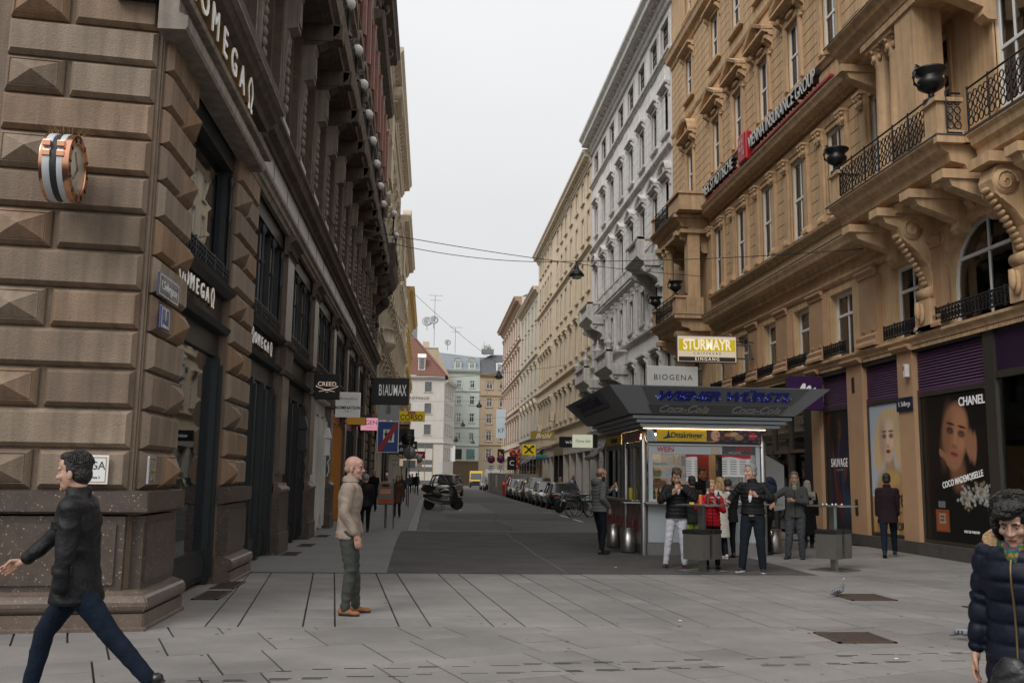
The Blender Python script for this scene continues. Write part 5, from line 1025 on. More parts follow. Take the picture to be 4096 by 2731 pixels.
# left side: frames, glass, picture band, lower panels
part(ks, 'side_ad_band', M_yel2, (-.03, 2.3, 2.42, .03, 4.3, 2.66)); paint('side_ad_picture', 2.0, .24, 60, 16, lambda X, Z: ell(X, Z, np.tile(np.array([[.06, .02, .015]]), (len(X), 1)) + (np.sin(X * 17 + 3 * np.cos(Z * 20)) > .2)[:, None] * np.array([[.16, .07, .03]]), 1.75, .12, .16, .09, (.45, .01, .015)), VC, ks, (-.035, 2.2, 2.42), (0, 0, -PI / 2))
o = text('Ottakringer', .2, 'lettering', M_ink, ks, (-.036, 3.2, 2.54), (PI / 2, 0, -PI / 2), depth=.003, wx=.9)
part(ks, 'side_frame', M_ssd, *[(-.03, y, 1.14, .05, y + .08, 2.4) for y in (.25, .95, 1.25, 2.0, 2.25, 2.7, 3.3, 4.2)], (-.02, .2, 2.3, .05, 4.35, 2.42)); part(ks, 'side_glass', glass('kiosk glass'), (.0, .3, 1.15, .006, 4.3, 2.3))
part(ks, 'lower_panel', mat('pinkish steel print', (.26, .225, .21), .4, .4), (-.02, .3, .2, .04, 1.75, 1.07)); part(ks, 'lower_panel', mat('pinkish steel print'), (-.02, 2.1, .2, .04, 4.3, 1.07))
sk = MB(); random.seed(3)
for i in range(34):
    y = .4 + i * .11
    if 1.75 < y < 2.15: continue
    sk.box(-.026, y, .45, -.021, y + .09, .58 + .22 * random.random()); 
    if i % 5 == 0: sk.box(-.026, y + .04, .6, -.021, y + .055, 1.0)
o = sk.build('skyline_print', mat('faded red print', (.22, .05, .05), .5), ks); o['kind'] = 'stuff'
w = [(-.026 , .9 + .17 * math.cos(a), .72 + .17 * math.sin(a)) for a in [2 * PI * q / 20 for q in range(21)]]; c = MB(); c.tube(w, .01, seg=4); c.build('wheel_print', mat('faded red print'), ks)
# interior
part(ks, 'room_wall', mat('kiosk interior', (.24, .17, .11), .8, var=.3, vs=2, emit=(1, .62, .3), es=.05), (.1, 1.4, .9, 2.0, 1.45, 2.6)); part(ks, 'back_wall', mat('kiosk interior'), (.1, KD - .1, 0, KW, KD, 2.66)); part(ks, 'room_floor', M_dark, (.1, .15, .85, KW - .1, KD, .9)); part(ks, 'red_door', mat('dark red door', (.16, .012, .015), .5), (1.35, 1.1, .9, 1.75, 1.14, 2.3))
part(ks, 'ceiling', M_ssd, (.05, .1, 2.6, KW, KD, 2.66)); part(ks, 'ceiling_light', mat('warm lamp', (1, .8, .5), .5, emit=(1, .74, .45), es=26), (.3, .5, 2.56, 1.0, .56, 2.59), (1.5, .6, 2.56, 2.3, .66, 2.59), (.14, 1.2, 2.5, .2, 3.6, 2.55))
part(ks, 'wing_panel', M_kw, (3.05, 1.3, .62, 3.09, 2.4, .9)) if False else None
c = MB(); c.poly([(3.0, .85), (3.62, .95), (3.62, 1.95), (3.0, 2.3)], 1.38, 1.42); c.poly([(2.66, .6), (3.0, .85), (3.0, 2.3), (2.66, 2.45)], 1.38, 1.42); c.build('wing_panel', M_kw, ks)
for z in (1.42, 1.66, 1.9): part(ks, 'shelf', M_ss, (.2, .2, z - .02, 1.05, .5, z)); part(ks, 'shelf', M_ss, (1.78, .2, z - .02, 2.4, .5, z)) if z < 1.5 else None
mb_ = [('menu_board', .92, 1.56, 1.17, 2.15), ('menu_board', 1.72, 1.67, 2.36, 2.14)]
def menu(X, Z):
    C_ = np.full((len(X), 3), .60); h = Z.max(); w_ = X.max(); C_[Z > h * .86 + .02 * np.sin(X * 9)] = (.42, .015, .02); ln = (np.floor(Z / .026) % 2 == 0) & (Z < h * .8) & (Z > h * .12) & (((X % (w_ / (3 if w_ > .4 else 1.01))) < w_ * (.18 if w_ > .4 else .5)) | ((X % (w_ / (3 if w_ > .4 else 1.01))) > w_ * (.27 if w_ > .4 else .78)))
    C_[ln] = .24; return C_
for nm, a, z0, b, z1 in mb_: paint(nm, b - a, z1 - z0, 60, 90, menu, VC, ks, (a, .02, z0))
text('SPEISEN', .045, 'lettering', M_white, ks, (1.86, .012, 2.06), depth=.002)
part(ks, 'display_back', mat('glowing display back', (.3, .2, .12), .7, emit=(1, .62, .3), es=.22, var=.5, vs=5), (.42, .4, 1.14, .46, 4.2, 2.3)); part(ks, 'display_shelf', M_ss, *[(.06, .4, z, .42, 4.2, z + .02) for z in (1.4, 1.7, 2.0)])  # added back panel glows by itself so the side shelves look lit
jr = MB(); random.seed(8)
for i in range(70): jr.lathe([(.04, 0), (.045, .02), (.045, .14), (.02, .17)], (.14 + .2 * random.random(), .5 + 3.6 * random.random(), 1.16 + .3 * random.randint(0, 2) + (.26 if i % 2 else 0) * 0), 8, i % 3)
o = jr.build('display_jars', [mat('amber jars', (.5, .25, .05), .3), mat('cream cans', (.5, .47, .4), .4), mat('red jars', (.35, .04, .03), .3)], ks); o['kind'] = 'stuff'
# goods on the shelves: small things, alike in rows
goods = MB(); gm = [mat('green packs', (.05, .2, .08), .4), mat('yellow cans', (.5, .38, .03), .35), mat('black cans', (.03, .03, .03), .35), mat('orange wafer boxes', (.5, .22, .11), .5), mat('blue white box', (.3, .42, .55), .5), mat('cream cans', (.5, .47, .4), .4), mat('cola bottles', (.05, .015, .012), .2), mat('juice bottles', (.35, .3, .04), .2)]
def item(lab, cat, nm, m, shape, x, z, y=.32, grp=None, s=1.):
    c = MB()
    if shape == 'can': c.lathe([(.028 * s, 0), (.032 * s, .01), (.032 * s, .15 * s), (.026 * s, .16 * s)], (0, 0, 0), 10)
    elif shape == 'bottle': c.lathe([(.032 * s, 0), (.034 * s, .02), (.034 * s, .13 * s), (.014 * s, .19 * s), (.014 * s, .235 * s)], (0, 0, 0), 10)
    else: c.box(-.055 * s, -.03, 0, .055 * s, .03, .085 * s)
    o = c.build(nm, m, None, (4.6 + x, 20.1 + y, z)); tag(o, lab, cat, grp)
    if shape == 'bottle': c = MB(); c.lathe([(.036 * s, .05), (.036 * s, .11 * s)], (0, 0, 0), 10); c.build('bottle_label', mat('bottle print', (.5, .3, .25), .5), o)
    if shape == 'can': c = MB(); c.lathe([(.026 * s, .15 * s), (.024 * s, .165 * s)], (0, 0, 0), 8); c.build('can_top', M_ss, o)
    return o
for i in range(4): item('cream can left of the yellow cans on the top kiosk shelf' if i < 1 else 'tall yellow can on the top kiosk shelf' if i < 3 else 'black can right of the yellow cans on the top kiosk shelf', 'can', 'drink_can', gm[[5, 1, 1, 2][i]], 'can', .64 + i * .1, 1.9, grp='cans on the top kiosk shelf' if 0 < i < 3 else None, s=1.35)
for i in range(4): item('small green pack on the top kiosk shelf', 'pack', 'drink_pack', gm[0], 'box', .27 + i * .085, 1.9, grp='green packs on the top kiosk shelf', s=.75)
for i in range(2): item('cream and green pouch on the middle kiosk shelf', 'pack', 'snack_pouch', mat('pouch print', (.42, .45, .25), .5), 'box', .29 + i * .17, 1.66, grp='pouches on the middle kiosk shelf', s=1.5)
item('blue and white carton on the middle kiosk shelf', 'box', 'snack_carton', gm[4], 'box', .68, 1.66, s=2.0); 
for i in range(3): item('green and white carton on the middle kiosk shelf', 'box', 'small_carton', mat('green white pack', (.15, .35, .25), .5), 'box', .85 + i * .09, 1.66, grp='green cartons on the middle kiosk shelf', s=.8)
for i in range(3):
    for j in range(2): item('pink wafer box in the stack on the lower kiosk shelf', 'box', 'wafer_box', gm[3], 'box', .29 + i * .125, 1.42 + j * .1, grp='stacked wafer boxes on the lower kiosk shelf', s=1.1)
for i in range(8): item('dark cola bottle at the bottom of the kiosk window' if i % 3 else 'green bottle at the bottom of the kiosk window', 'bottle', 'cola_bottle' if i % 3 else 'green_bottle', gm[6] if i % 3 else gm[0], 'bottle', .26 + i * .1, 1.175, y=.2, grp='cola bottles in the kiosk window' if i % 3 else 'green bottles in the kiosk window')
for i in range(5): item('bright juice bottle on the shelf behind the right kiosk window', 'bottle', 'juice_bottle', [gm[7], mat('orange juice', (.55, .25, .03), .3), gm[0]][i % 3], 'bottle', 1.86 + i * .095, 1.42, grp='juice bottles behind the right kiosk window', s=1.1)
for i in range(4): item('yellow juice bottle low in the right kiosk window', 'bottle', 'low_juice_bottle', gm[7], 'bottle', 1.84 + i * .1, 1.175, y=.2, grp='low juice bottles in the right kiosk window', s=.95)
item('tall yellow mustard bottle on the side counter of the kiosk', 'bottle', 'mustard_bottle', gm[1], 'can', -.06, 1.14, y=1.1, s=1.6)
def binn(x, y, lab):
    r = root('waste_bin', lab, 'bin', (x, y, .02)); c = MB(); c.lathe([(.165, 0), (.17, .01), (.17, .5), (.155, .5), (.15, .05)], (0, 0, 0), 24); c.build('bin_body', M_ss, r)
    c = MB(); c.tube([(.17 * math.cos(a), .17 * math.sin(a), .5) for a in [2 * PI * q / 20 for q in range(21)]], .008, seg=5); c.build('bin_rim', M_ss, r); return r
binn(4.38, 20.75, 'round steel bin at the front left corner of the kiosk'); binn(4.36, 22.3, 'round steel bin further back along the left side of the kiosk'); binn(7.72, 20.9, 'round steel bin under the right end of the kiosk counter')
# standing tables with hanging twin bins
M_bag = mat('black bin bag', (.012, .012, .012), .4, bump=.6, bs=20); M_binp = mat('brown steel bin panel', (.19, .175, .16), .4, .6, var=.08, vs=4)
def table(x, y, rz, lab):
    r = root('standing_table', lab, 'table', (x, y, 0), rz)
    part(r, 'base_plate', M_ss, (-.33, -.33, 0, .33, .33, .022), bevel=.004); part(r, 'post', M_ss, (-.05, -.05, .022, .05, .05, 1.14)); part(r, 'table_top', M_ss, (-.33, -.33, 1.14, .33, .33, 1.17), bevel=.006)
    for s in (-1, 1):
        b = part(r, 'bin', M_binp, (s * .055, -.2, .22, s * .29, .2, .70)); c = MB(); x0, x1 = sorted((s * .045, s * .3))
        c.box(x0, -.212, .66, x1, .212, .725); c.box(x0 + .02, -.18, .72, x1 - .02, .18, .735); c.build('bin_bag', M_bag, b, bevel=.012)
    return r
table(4.83, 16.6, R(38), 'steel standing table with twin bins in front of the kiosk window'); table(7.38, 16.95, R(-52 + 90), 'steel standing table with twin bins to the right of the kiosk')
# things on the table
def loose(nm, m, pts, x, y, z, lab, cat, cap=None):
    c = MB(); c.lathe(pts, (0, 0, 0), 12); o = c.build(nm, m, None, (x, y, z)); tag(o, lab, cat)
    if cap: c = MB(); c.lathe(cap[1], (0, 0, 0), 10); c.build('cap', cap[0], o)
    return o
loose('orange_can', mat('orange can print', (.5, .16, .03), .35), [(.028, 0), (.031, .01), (.031, .15), (.026, .165)], 4.78, 16.5, 1.17, 'orange drink can on the left standing table', 'can', (M_ss, [(.026, .16), (.02, .17)]))
loose('sauce_bottle', mat('dark red sauce', (.10, .02, .015), .2), [(.035, 0), (.036, .13), (.022, .17), (.02, .2)], 4.92, 16.52, 1.17, 'red drink bottle with pale cap beside the orange can', 'bottle', (gm[5], [(.024, .19), (.024, .225)]))
loose('cola_bottle', mat('dark cola', (.01, .008, .008), .1), [(.032, 0), (.034, .12), (.03, .14), (.013, .2), (.013, .225)], 5.11, 16.5, 1.17, 'half litre cola bottle at the right edge of the left standing table', 'bottle', (mat('pale pink label', (.5, .35, .35), .4), [(.034, .1), (.034, .14)]))
c = MB(); c.box(-.04, -.02, 0, .04, .02, .035); tag(c.build('yellow_packet', gm[1], None, (4.62, 16.5, 1.17)), 'small yellow packet on the left end of the standing table', 'packet')
random.seed(9)
for i in range(5):
    c = MB(); c.lathe([(.028, 0), (.03, .015), (.02, .03)], (0, 0, 0), 8); o = c.build('metal_lid', M_ss, None, (7.38 + .09 * (i - 2), 16.95 + .05 * (i % 2), 1.17)); tag(o, 'small dark metal lid on the right standing table', 'lid', 'lids on the right standing table')
# ================================================================ PROJECTING SIGNS
def boxsign(lab, y, x0, x1, z0, z1, col, es=0., edge=M_blk, side='L', arm=True, name='hanging_sign', d=.14, frame=None):
    r = root(name, lab, 'sign', ((x0 + x1) / 2, y, (z0 + z1) / 2)); w, h = (x1 - x0) / 2, (z1 - z0) / 2
    part(r, 'sign_box', edge, (-w, 0, -h, w, d, h), bevel=.01); f = frame or .0
    part(r, 'sign_face', mat('face ' + lab[:18], col, .4, emit=col if es else None, es=es), (-w + f + .012, -.012, -h + f + .012, w - f - .012, -.002, h - f - .012))
    if arm:
        wx = (-3.05 - (x0 + x1) / 2) if side == 'L' else (11.05 - (x0 + x1) / 2); c = MB(); e = -w if side == 'L' else w
        for zz in (-h * .6, h * .6): c.tube([(e, d / 2, zz), (wx, d / 2, zz)], .02, seg=6)
        c.build('sign_arm', M_blk, r)
    return r
TW = mat('sign white', (.75, .75, .73), .5, emit=(1, 1, 1), es=.12); TK = mat('sign black', (.015, .015, .015), .5)
s = boxsign('black square hanging sign reading CREED', 24.3, -2.98, -2.34, 3.5, 4.15, (.006, .006, .006)); text('CREED', .155, 'lettering', mat('cream letters', (.7, .5, .4), .5, emit=(1, .8, .65), es=.35), s, (0, -.016, .06), depth=.003, wx=1.0)
CM = mat('cream letters'); strokes([smooth_path([(-.24, .02, .01), (-.27, -.0, .012), (-.1, -.06, .016), (.2, -.13, .01)]), smooth_path([(.24, .02, .01), (.27, 0, .012), (.1, -.06, .016), (-.2, -.13, .01)])], .014, 'emblem', CM, s, (0, -.015, 0)); text('1760', .035, 'lettering', CM, s, (0, -.016, -.14), depth=.002)
s = boxsign('white hanging sign reading NOMINATION ITALY', 30, -3.0, -2.23, 3.4, 4.18, (.58, .57, .54), .12, TW)
text('NOMINATION', .135, 'lettering', TK, s, (0, -.016, -.1), depth=.003, wx=.88, off=.004); text('ITALY', .07, 'lettering', TK, s, (0, -.016, -.21), depth=.003, space=1.4); text('Bronzallure', .13, 'lettering', mat('rust ink', (.25, .12, .08), .6), s, (0, -.016, .19), depth=.002, shear=.5, wx=.9); text('MILANO', .035, 'lettering', TK, s, (0, -.016, .08), depth=.002)
s = boxsign('small amber box sign below the white jewellery sign', 33.5, -2.95, -2.26, 3.34, 3.62, (.45, .22, .02), .15)
s = boxsign('pink lit sign partly hidden by the blue traffic sign, reading GENÉSIS', 41, -3.0, -1.65, 3.5, 4.05, (.75, .33, .42), .6, mat('pink edge', (.6, .3, .35), .5)); text('GENÉSIS', .27, 'lettering', mat('dark rose letters', (.2, .02, .05), .5), s, (0, -.016, .06), depth=.003, wx=.95); text('EMBRACE IS BRILLIANT', .06, 'lettering', mat('dark rose letters'), s, (0, -.016, -.15), depth=.003, space=1.3)
s = boxsign('big dark square sign reading BLAUMAX', 47.5, -2.96, -1.12, 5.1, 6.45, (.03, .03, .032))
x = -.62
for ch, wd in (('B', .21), ('l', .1), ('A', .2), ('U', .2), ('M', .28), ('A', .2), ('X', .21)):
    o = text(ch, .80, 'lettering', TW, s, (x + wd / 2, -.016, .03), depth=.004, wx=.38, off=.007); x += wd * .9 + .02
s = boxsign('yellow box sign reading BILLA CORSO', 88, -3.0, -.55, 6.6, 7.55, (.62, .45, .01), .15, mat('yellow edge', (.5, .35, .02), .5), d=.3); text('CORSO', .72, 'lettering', M_ink, s, (0, -.016, -.14), depth=.02, wx=.85, off=.01); c = part(s, 'red_label', M_red, (-.35, -.03, .18, .35, -.013, .42)); text('BILLA', .2, 'lettering', M_white, s, (0, -.04, .29), depth=.003)
for lab, y, x0, x1, z0, z1, ln in (('black sign with orange script below the yellow sign', 80, -2.9, -1.75, 5.35, 5.9, [('Chez moi', .3, 0, mat('orange script', (.5, .2, .05), .5), .4)]), ('black square sign below the orange script sign', 74, -2.9, -1.25, 4.05, 5.2, [('Y', .3, -.2, mat('orange script'), 0)]), ('small black sign with white walking figure', 78, -1.6, -1.05, 3.75, 4.4, [('k', .4, 0, TW, .2)]), ('black sign reading LUI', 70, -2.9, -1.6, 3.75, 4.1, [('LUI', .26, 0, TW, 0)]), ('dark sign reading GALO', 66, -2.9, -1.55, 3.05, 3.7, [('GALO', .28, .0, TW, 0)]), ('red sign with white script behind the round sign', 98, -1.9, -.5, 3.35, 4.1, [('day', .6, 0, TW, .3)]), ('cream lit sign low over the sidewalk', 76, -2.4, -1.0, 2.35, 2.95, [('— —', .2, 0, mat('olive ink', (.2, .18, .05), .6), 0)])):
    col = (.35, .01, .03) if 'red' in lab else (.65, .5, .33) if 'cream' in lab else (.01, .01, .011); s = boxsign(lab, y, x0, x1, z0, z1, col, .4 if 'cream' in lab else .0)
    for t_, sz, zz, m_, sh in ln: text(t_, sz, 'lettering', m_, s, (0, -.016, zz), depth=.003, shear=sh)
s = boxsign('white box sign reading BIOGENA above the kiosk', 37.6, 8.78, 10.87, 5.3, 6.18, (.62, .62, .60), .12, TW, 'R'); text('BIOGENA', .32, 'lettering', mat('slate letters', (.05, .06, .08), .5), s, (0, -.016, -.03), depth=.004, space=1.25)
s = boxsign('yellow and cream lit sign reading STURMAYR COIFFEURE EINGANG', 31, 8.24, 10.33, 5.52, 6.45, (.68, .56, .42), .45, mat('grey sign frame', (.12, .125, .13), .5, .3), 'R', frame=.02)
part(s, 'yellow_field', mat('lime yellow field', (.55, .43, .01), .5, emit=(.6, .45, .02), es=.45), (-.98, -.018, -.07, .98, -.013, .33)); part(s, 'dark_field', mat('brown field', (.06, .05, .045), .5), (-.98, -.018, -.42, .98, -.013, -.27)); LM = mat('pale lit letters', (.75, .65, .5), .5, emit=(1, .85, .65), es=.55)
text('STURMAYR', .50, 'lettering', LM, s, (0, -.024, .13), depth=.003, wx=.66, off=.012); text('COIFFEURE', .1, 'lettering', TK, s, (0, -.02, -.15), depth=.003, space=2.1); text('EINGANG', .15, 'lettering', LM, s, (0, -.024, -.345), depth=.003, space=1.4)
part(s, 'bracket_frame', mat('grey sign frame'), (1.05, .02, .15, 1.55, .1, .2), (1.05, .02, -.32, 1.55, .1, -.27), (1.5, .02, -.27, 1.55, .1, .15))
s = boxsign('plum coloured hanging sign with white script M behind the canopy', 25.4, 9.87, 10.9, 3.55, 4.5, (.045, .012, .075), 0, M_plumd, 'R'); strokes([smooth_path([(-.3, -.02, .05), (-.16, .12, .05), (-.02, .3, .07), (-.06, .0, .08), (.02, .14, .05), (.14, .24, .06), (.12, .0, .07), (.2, .12, .05), (.3, .2, .04)])], .05, 'emblem', TW, s, (0, -.016, -.05))
s = boxsign('black sign reading winds behind the lit script sign', 62, 8.5, 10.9, 3.6, 4.3, (.008, .009, .009), 0, M_blk, 'R'); text('windsor', .36, 'lettering', TW, s, (-.15, -.016, 0), depth=.004, wx=1.1)
s = boxsign('pale lit sign with black signature script and black end panel', 58, 8.75, 10.05, 3.45, 4.28, (.58, .6, .45), .5, M_blk, 'R'); text('Thomas Sabo', .24, 'lettering', TK, s, (0, -.016, 0), depth=.003, shear=.55, wx=.75); part(s, 'end_panel', M_blk, (.65, .02, -.41, .95, .1, .41))
s = boxsign('mustard sign with white script Brühl', 82, 8.72, 10.8, 4.85, 5.58, (.36, .25, .045), .05, mat('mustard edge', (.3, .2, .04), .6), 'R'); text('Brühl', .62, 'lettering', TW, s, (0, -.016, -.03), depth=.004, shear=.5, wx=.95)
s = boxsign('yellow square bank sign with two crossed black horse heads', 90, 8.75, 10.1, 3.7, 4.75, (.65, .48, .01), .2, M_blk, 'R', d=.25)
for sg in (-1, 1): strokes([smooth_path([(-.4 * sg, -.36, .15), (0, .0, .15), (.3 * sg, .28, .14), (.4 * sg, .34, .16), (.46 * sg, .2, .12)])], .14, 'emblem', TK, s, (0, -.02 - .004 * (sg + 1), 0))
s = boxsign('small black sign with a white C over the shop awnings', 93, 7.6, 8.5, 2.3, 3.6, (.015, .015, .015), 0, M_blk, 'R'); text('C', .7, 'lettering', TW, s, (0, -.016, 0), depth=.004)
s = boxsign('narrow blue and green sign under the bank sign', 88, 9.9, 10.9, 3.3, 3.7, (.05, .25, .08), .1, M_blk, 'R'); part(s, 'blue_band', mat('band blue', (.02, .12, .4), .5), (-.5, -.03, -.19, .5, -.014, 0))
s = boxsign('tall pale blue sign reading KF at the far corner', 138, 9.6, 11.0, 7.2, 11.4, (.5, .58, .62), .05, M_wf, 'R'); text('KF', .9, 'lettering', mat('slate letters'), s, (0, -.016, -1.0), depth=.004)
s = boxsign('small black sign with yellow b at the far corner', 140, 10.0, 11.0, 3.9, 5.7, (.015, .015, .015), 0, M_blk, 'R'); text('b', 1.2, 'lettering', M_yel2, s, (0, -.016, 0), depth=.004)
# insurance lettering on the ochre facade
r = root('insurance_lettering', 'long rising roof-level letters WIENER STÄDTISCHE VIENNA INSURANCE GROUP on red rail', 'sign', (10.75, 36.9, 12.75), -PI / 2)
M_lw = mat('pale channel letter face', (.58, .58, .56), .4); M_ls = mat('black letter sides', (.02, .02, .022), .4)
part(r, 'red_rail', M_red, (0, .05, -.08, 5.35, .16, .0)); part(r, 'red_rail', M_red, (6.35, .05, -.02, 12.9, .16, .06))
def bigtext(s_, x, z, size, wx):
    for ch in s_.split('|'):
        w_ = {' ': .3}.get(ch, 1)
    t_ = text(s_, size, 'letter_side', M_ls, r, (x, .06, z), depth=.09, wx=wx, align='LEFT'); t2 = text(s_, size, 'lettering', M_lw, r, (x, -.04, z), depth=.008, wx=wx, align='LEFT'); return t2
bigtext('WIENER STÄDTISCHE', .0, .27, .62, .78); bigtext('VIENNA INSURANCE GROUP', 6.4, .36, .62, .71)
part(r, 'red_emblem', M_red, (5.42, -.1, -.12, 6.25, .18, .95), bevel=.08)
for i, (a, b) in enumerate(((.1, .55), (.35, .55), (.1, .3), (.35, .32), (.45, .1))): part(r, 'emblem_mark', mat('pale pink mark', (.45, .3, .3), .5), (5.5 + a, -.112, b - .0, 5.66 + a, -.1, b + .18))
for u in (.3, 2.2, 4.2, 7.5, 9.5, 11.5, 12.8): c = MB(); c.tube([(u, .16, -.05), (u, .4, -.05)], .025, seg=5); c.build('bracket', M_ssd, r)
# street name plate and junction box on the ochre pier
r = root('street_sign', 'black street sign reading 1. Seilerga on the ochre pier left of the perfume poster', 'sign', (10.97, 21.05, 3.4), -PI / 2); part(r, 'plate', M_enam, (-.33, -.012, -.16, .4, .012, .16), bevel=.004); text('1. Seilerga', .16, 'lettering', M_white, r, (.04, -.014, 0), depth=.002, wx=.85)
r = root('alarm_box', 'small white and red box on the ochre pier above the street sign', 'box', (10.96, 20.75, 4.15), -PI / 2); part(r, 'box_body', M_white, (-.06, -.1, -.15, .06, 0, .15), bevel=.01); part(r, 'red_stripe', M_red, (-.062, -.103, 0, -.01, -.1, .12))
r = root('cloth_scrap', 'scrap of white plastic caught on the ledge above the plum louvres', 'scrap', (10.86, 20.0, 4.99)); c = MB(); c.ball((0, 0, 0), (.07, .12, .05), 0, 10, 6); o = c.build('crumple', mat('white plastic', (.6, .6, .58), .5), r)
for v in o.data.vertices: v.co *= 1 + .5 * noise.noise(v.co * 30)
# ================================================================ POSTERS
def poster(lab, y0, y1, z0, z1, fn, nx, nz):
    r = root('poster', lab, 'poster', (11.1 + .035, y0, z0), -PI / 2); w, h = y0 - y1, z1 - z0
    paint('print', w, h, nx, nz, lambda X, Z: fn(X / w, Z / h, w, h), VC, r); part(r, 'backing', M_blk, (0, .005, 0, w, .02, h)); return r, w, h
def face(X, Z, C_, cx, cz, s, skin, dark, ang=0., hairc=None):
    K = lambda *a, **k: ell(X, Z, C_, *a, **k); c_, s_ = math.cos(ang), math.sin(ang); q = lambda a, b: (cx + (a * c_ - b * s_) * s, cz + (a * s_ + b * c_) * s)
    sk2 = tuple(v * .62 for v in skin); sk3 = tuple(min(1, v * 1.35) for v in skin)
    C_ = ell(X, Z, C_, *q(0, .08), .40 * s, .52 * s, skin, .25, ang); C_ = ell(X, Z, C_, *q(.0, -.28), .28 * s, .3 * s, skin, .3, ang)
    C_ = ell(X, Z, C_, *q(-.28, -.02), .16 * s, .5 * s, sk2, .9, ang, .7); C_ = ell(X, Z, C_, *q(.12, .3), .2 * s, .2 * s, sk3, .9, ang, .6); C_ = ell(X, Z, C_, *q(.2, -.08), .1 * s, .12 * s, sk3, .9, ang, .6)
    C_ = ell(X, Z, C_, *q(.02, -.02), .045 * s, .2 * s, sk3, .8, ang, .7); C_ = ell(X, Z, C_, *q(.0, -.17), .08 * s, .045 * s, sk2, .6, ang, .8)
    for e in (-.17, .19): C_ = ell(X, Z, C_, *q(e, .09), .11 * s, .06 * s, dark, .7, ang, .8); C_ = ell(X, Z, C_, *q(e, .08), .05 * s, .018 * s, (.14, .13, .13), .6, ang, .45); C_ = ell(X, Z, C_, *q(e, .21), .13 * s, .022 * s, dark, .6, ang, .9)
    C_ = ell(X, Z, C_, *q(.01, -.30), .12 * s, .05 * s, (.30, .07, .07), .4, ang); C_ = ell(X, Z, C_, *q(.01, -.302), .11 * s, .008 * s, (.05, .01, .01), .5, ang); return C_
def ad_dark(x, z, w, h):
    X, Z = x * w, z * h; C_ = np.tile(np.array([[.006, .006, .007]]), (len(X), 1)); S_ = w
    C_ = ell(X, Z, C_, .42 * w, .68 * h, .42 * w, .27 * h, (.012, .009, .009), .5); C_ = ell(X, Z, C_, .54 * w, .46 * h, .11 * w, .12 * h, (.20, .09, .05), .6); C_ = face(X, Z, C_, .52 * w, .70 * h, .47 * w, (.36, .17, .095), (.014, .007, .006), R(-12))
    for a in ((.74, .64, .035, .1, -.05), (.79, .62, .03, .1, -.1), (.70, .66, .025, .08, 0), (.33, .585, .02, .035, .6), (.29, .6, .018, .03, .3), (.40, .545, .028, .06, .7)): C_ = ell(X, Z, C_, a[0] * w, a[1] * h, a[2] * w * 1.2, a[3] * h, (.33, .16, .09), .5, a[4])
    rs = np.random.RandomState(4)
    for cx_, cz_, n_ in ((.66, .30, 90), (.86, .32, 90)):
        for k in range(n_): C_ = ell(X, Z, C_, (cx_ + rs.normal() * .06) * w, (cz_ + rs.normal() * .035) * h, .016 * w, .011 * h, [(.3, .31, .3), (.22, .16, .08), (.4, .42, .42)][k % 3], .5)
    C_ = ell(X, Z, C_, .285 * w, .152 * h, .001 * w, .001 * h, (0, 0, 0)); m_ = (abs(X - .27 * w) < .105 * w) & (abs(Z - .135 * h) < .078 * h); C_[m_] = (.24, .065, .022); m_ = (abs(X - .27 * w) < .085 * w) & (abs(Z - .13 * h) < .06 * h); C_[m_] = (.30, .09, .03)
    m_ = (abs(X - .27 * w) < .05 * w) & (abs(Z - .15 * h) < .035 * h); C_[m_] = (.38, .26, .2); m_ = (abs(X - .27 * w) < .055 * w) & (abs(Z - .245 * h) < .022 * h); C_[m_] = (.16, .17, .19); return C_
p_, w, h = poster('dark perfume poster with a woman resting her face on her hands, headed CHANEL', 20.6, 18.01, .37, 3.51, ad_dark, 190, 230)
text('CHANEL', .26, 'lettering', TW, p_, (w * .79, -.012, h * .93), depth=.003, off=.004, wx=.95); text('EAU DE PARFUM', .075, 'lettering', TW, p_, (w * .7, -.012, h * .075), depth=.002); text('COCO', .05, 'lettering', TK, p_, (w * .27, -.012, h * .165), depth=.002); text('CHANEL', .04, 'lettering', TK, p_, (w * .27, -.012, h * .14), depth=.002)
o = text('COCO MADEMOISELLE', .19, 'lettering', TW, p_, (w * .6, -.012, h * .415), (PI / 2, -R(10), 0), depth=.002, wx=.8, off=.003)
def ad_blond(x, z, w, h):
    X, Z = x * w, z * h; C_ = np.tile(np.array([[.50, .58, .68]]), (len(X), 1)) * (1 - .15 * z[:, None]); C_[Z < .28 * h] = (.42, .25, .09)
    hair = (.66, .49, .27); C_ = ell(X, Z, C_, .53 * w, .80 * h, .32 * w, .16 * h, hair, .2)
    for a in ((.28, .68, .13, .17, .1), (.22, .6, .12, .13, .1), (.82, .7, .12, .15, -.1), (.88, .6, .13, .13, .1), (.72, .88, .16, .08, .2)): C_ = ell(X, Z, C_, a[0] * w, a[1] * h, a[2] * w, a[3] * h, hair, .4, a[4])
    C_ *= (1 + .22 * np.sin(X * 90 + 12 * np.sin(Z * 5)) * (np.abs(C_[:, 0] - .66) < .06))[:, None]
    C_ = ell(X, Z, C_, .56 * w, .5 * h, .14 * w, .12 * h, (.45, .3, .2), .4); C_ = ell(X, Z, C_, .62 * w, .3 * h, .5 * w, .2 * h, (.45, .27, .13), .3); C_ = ell(X, Z, C_, .55 * w, .42 * h, .3 * w, .06 * h, (.55, .38, .14), .5)
    C_ = face(X, Z, C_, .52 * w, .72 * h, .55 * w, (.66, .47, .35), (.08, .05, .03)); C_ *= (1 + .25 * np.sin(X * 17) * (Z < .3 * h))[:, None]; return C_
p_, w, h = poster('pale blue and gold perfume poster with a blond woman reading Jadore', 23.14, 21.4, .37, 3.51, ad_blond, 130, 230)
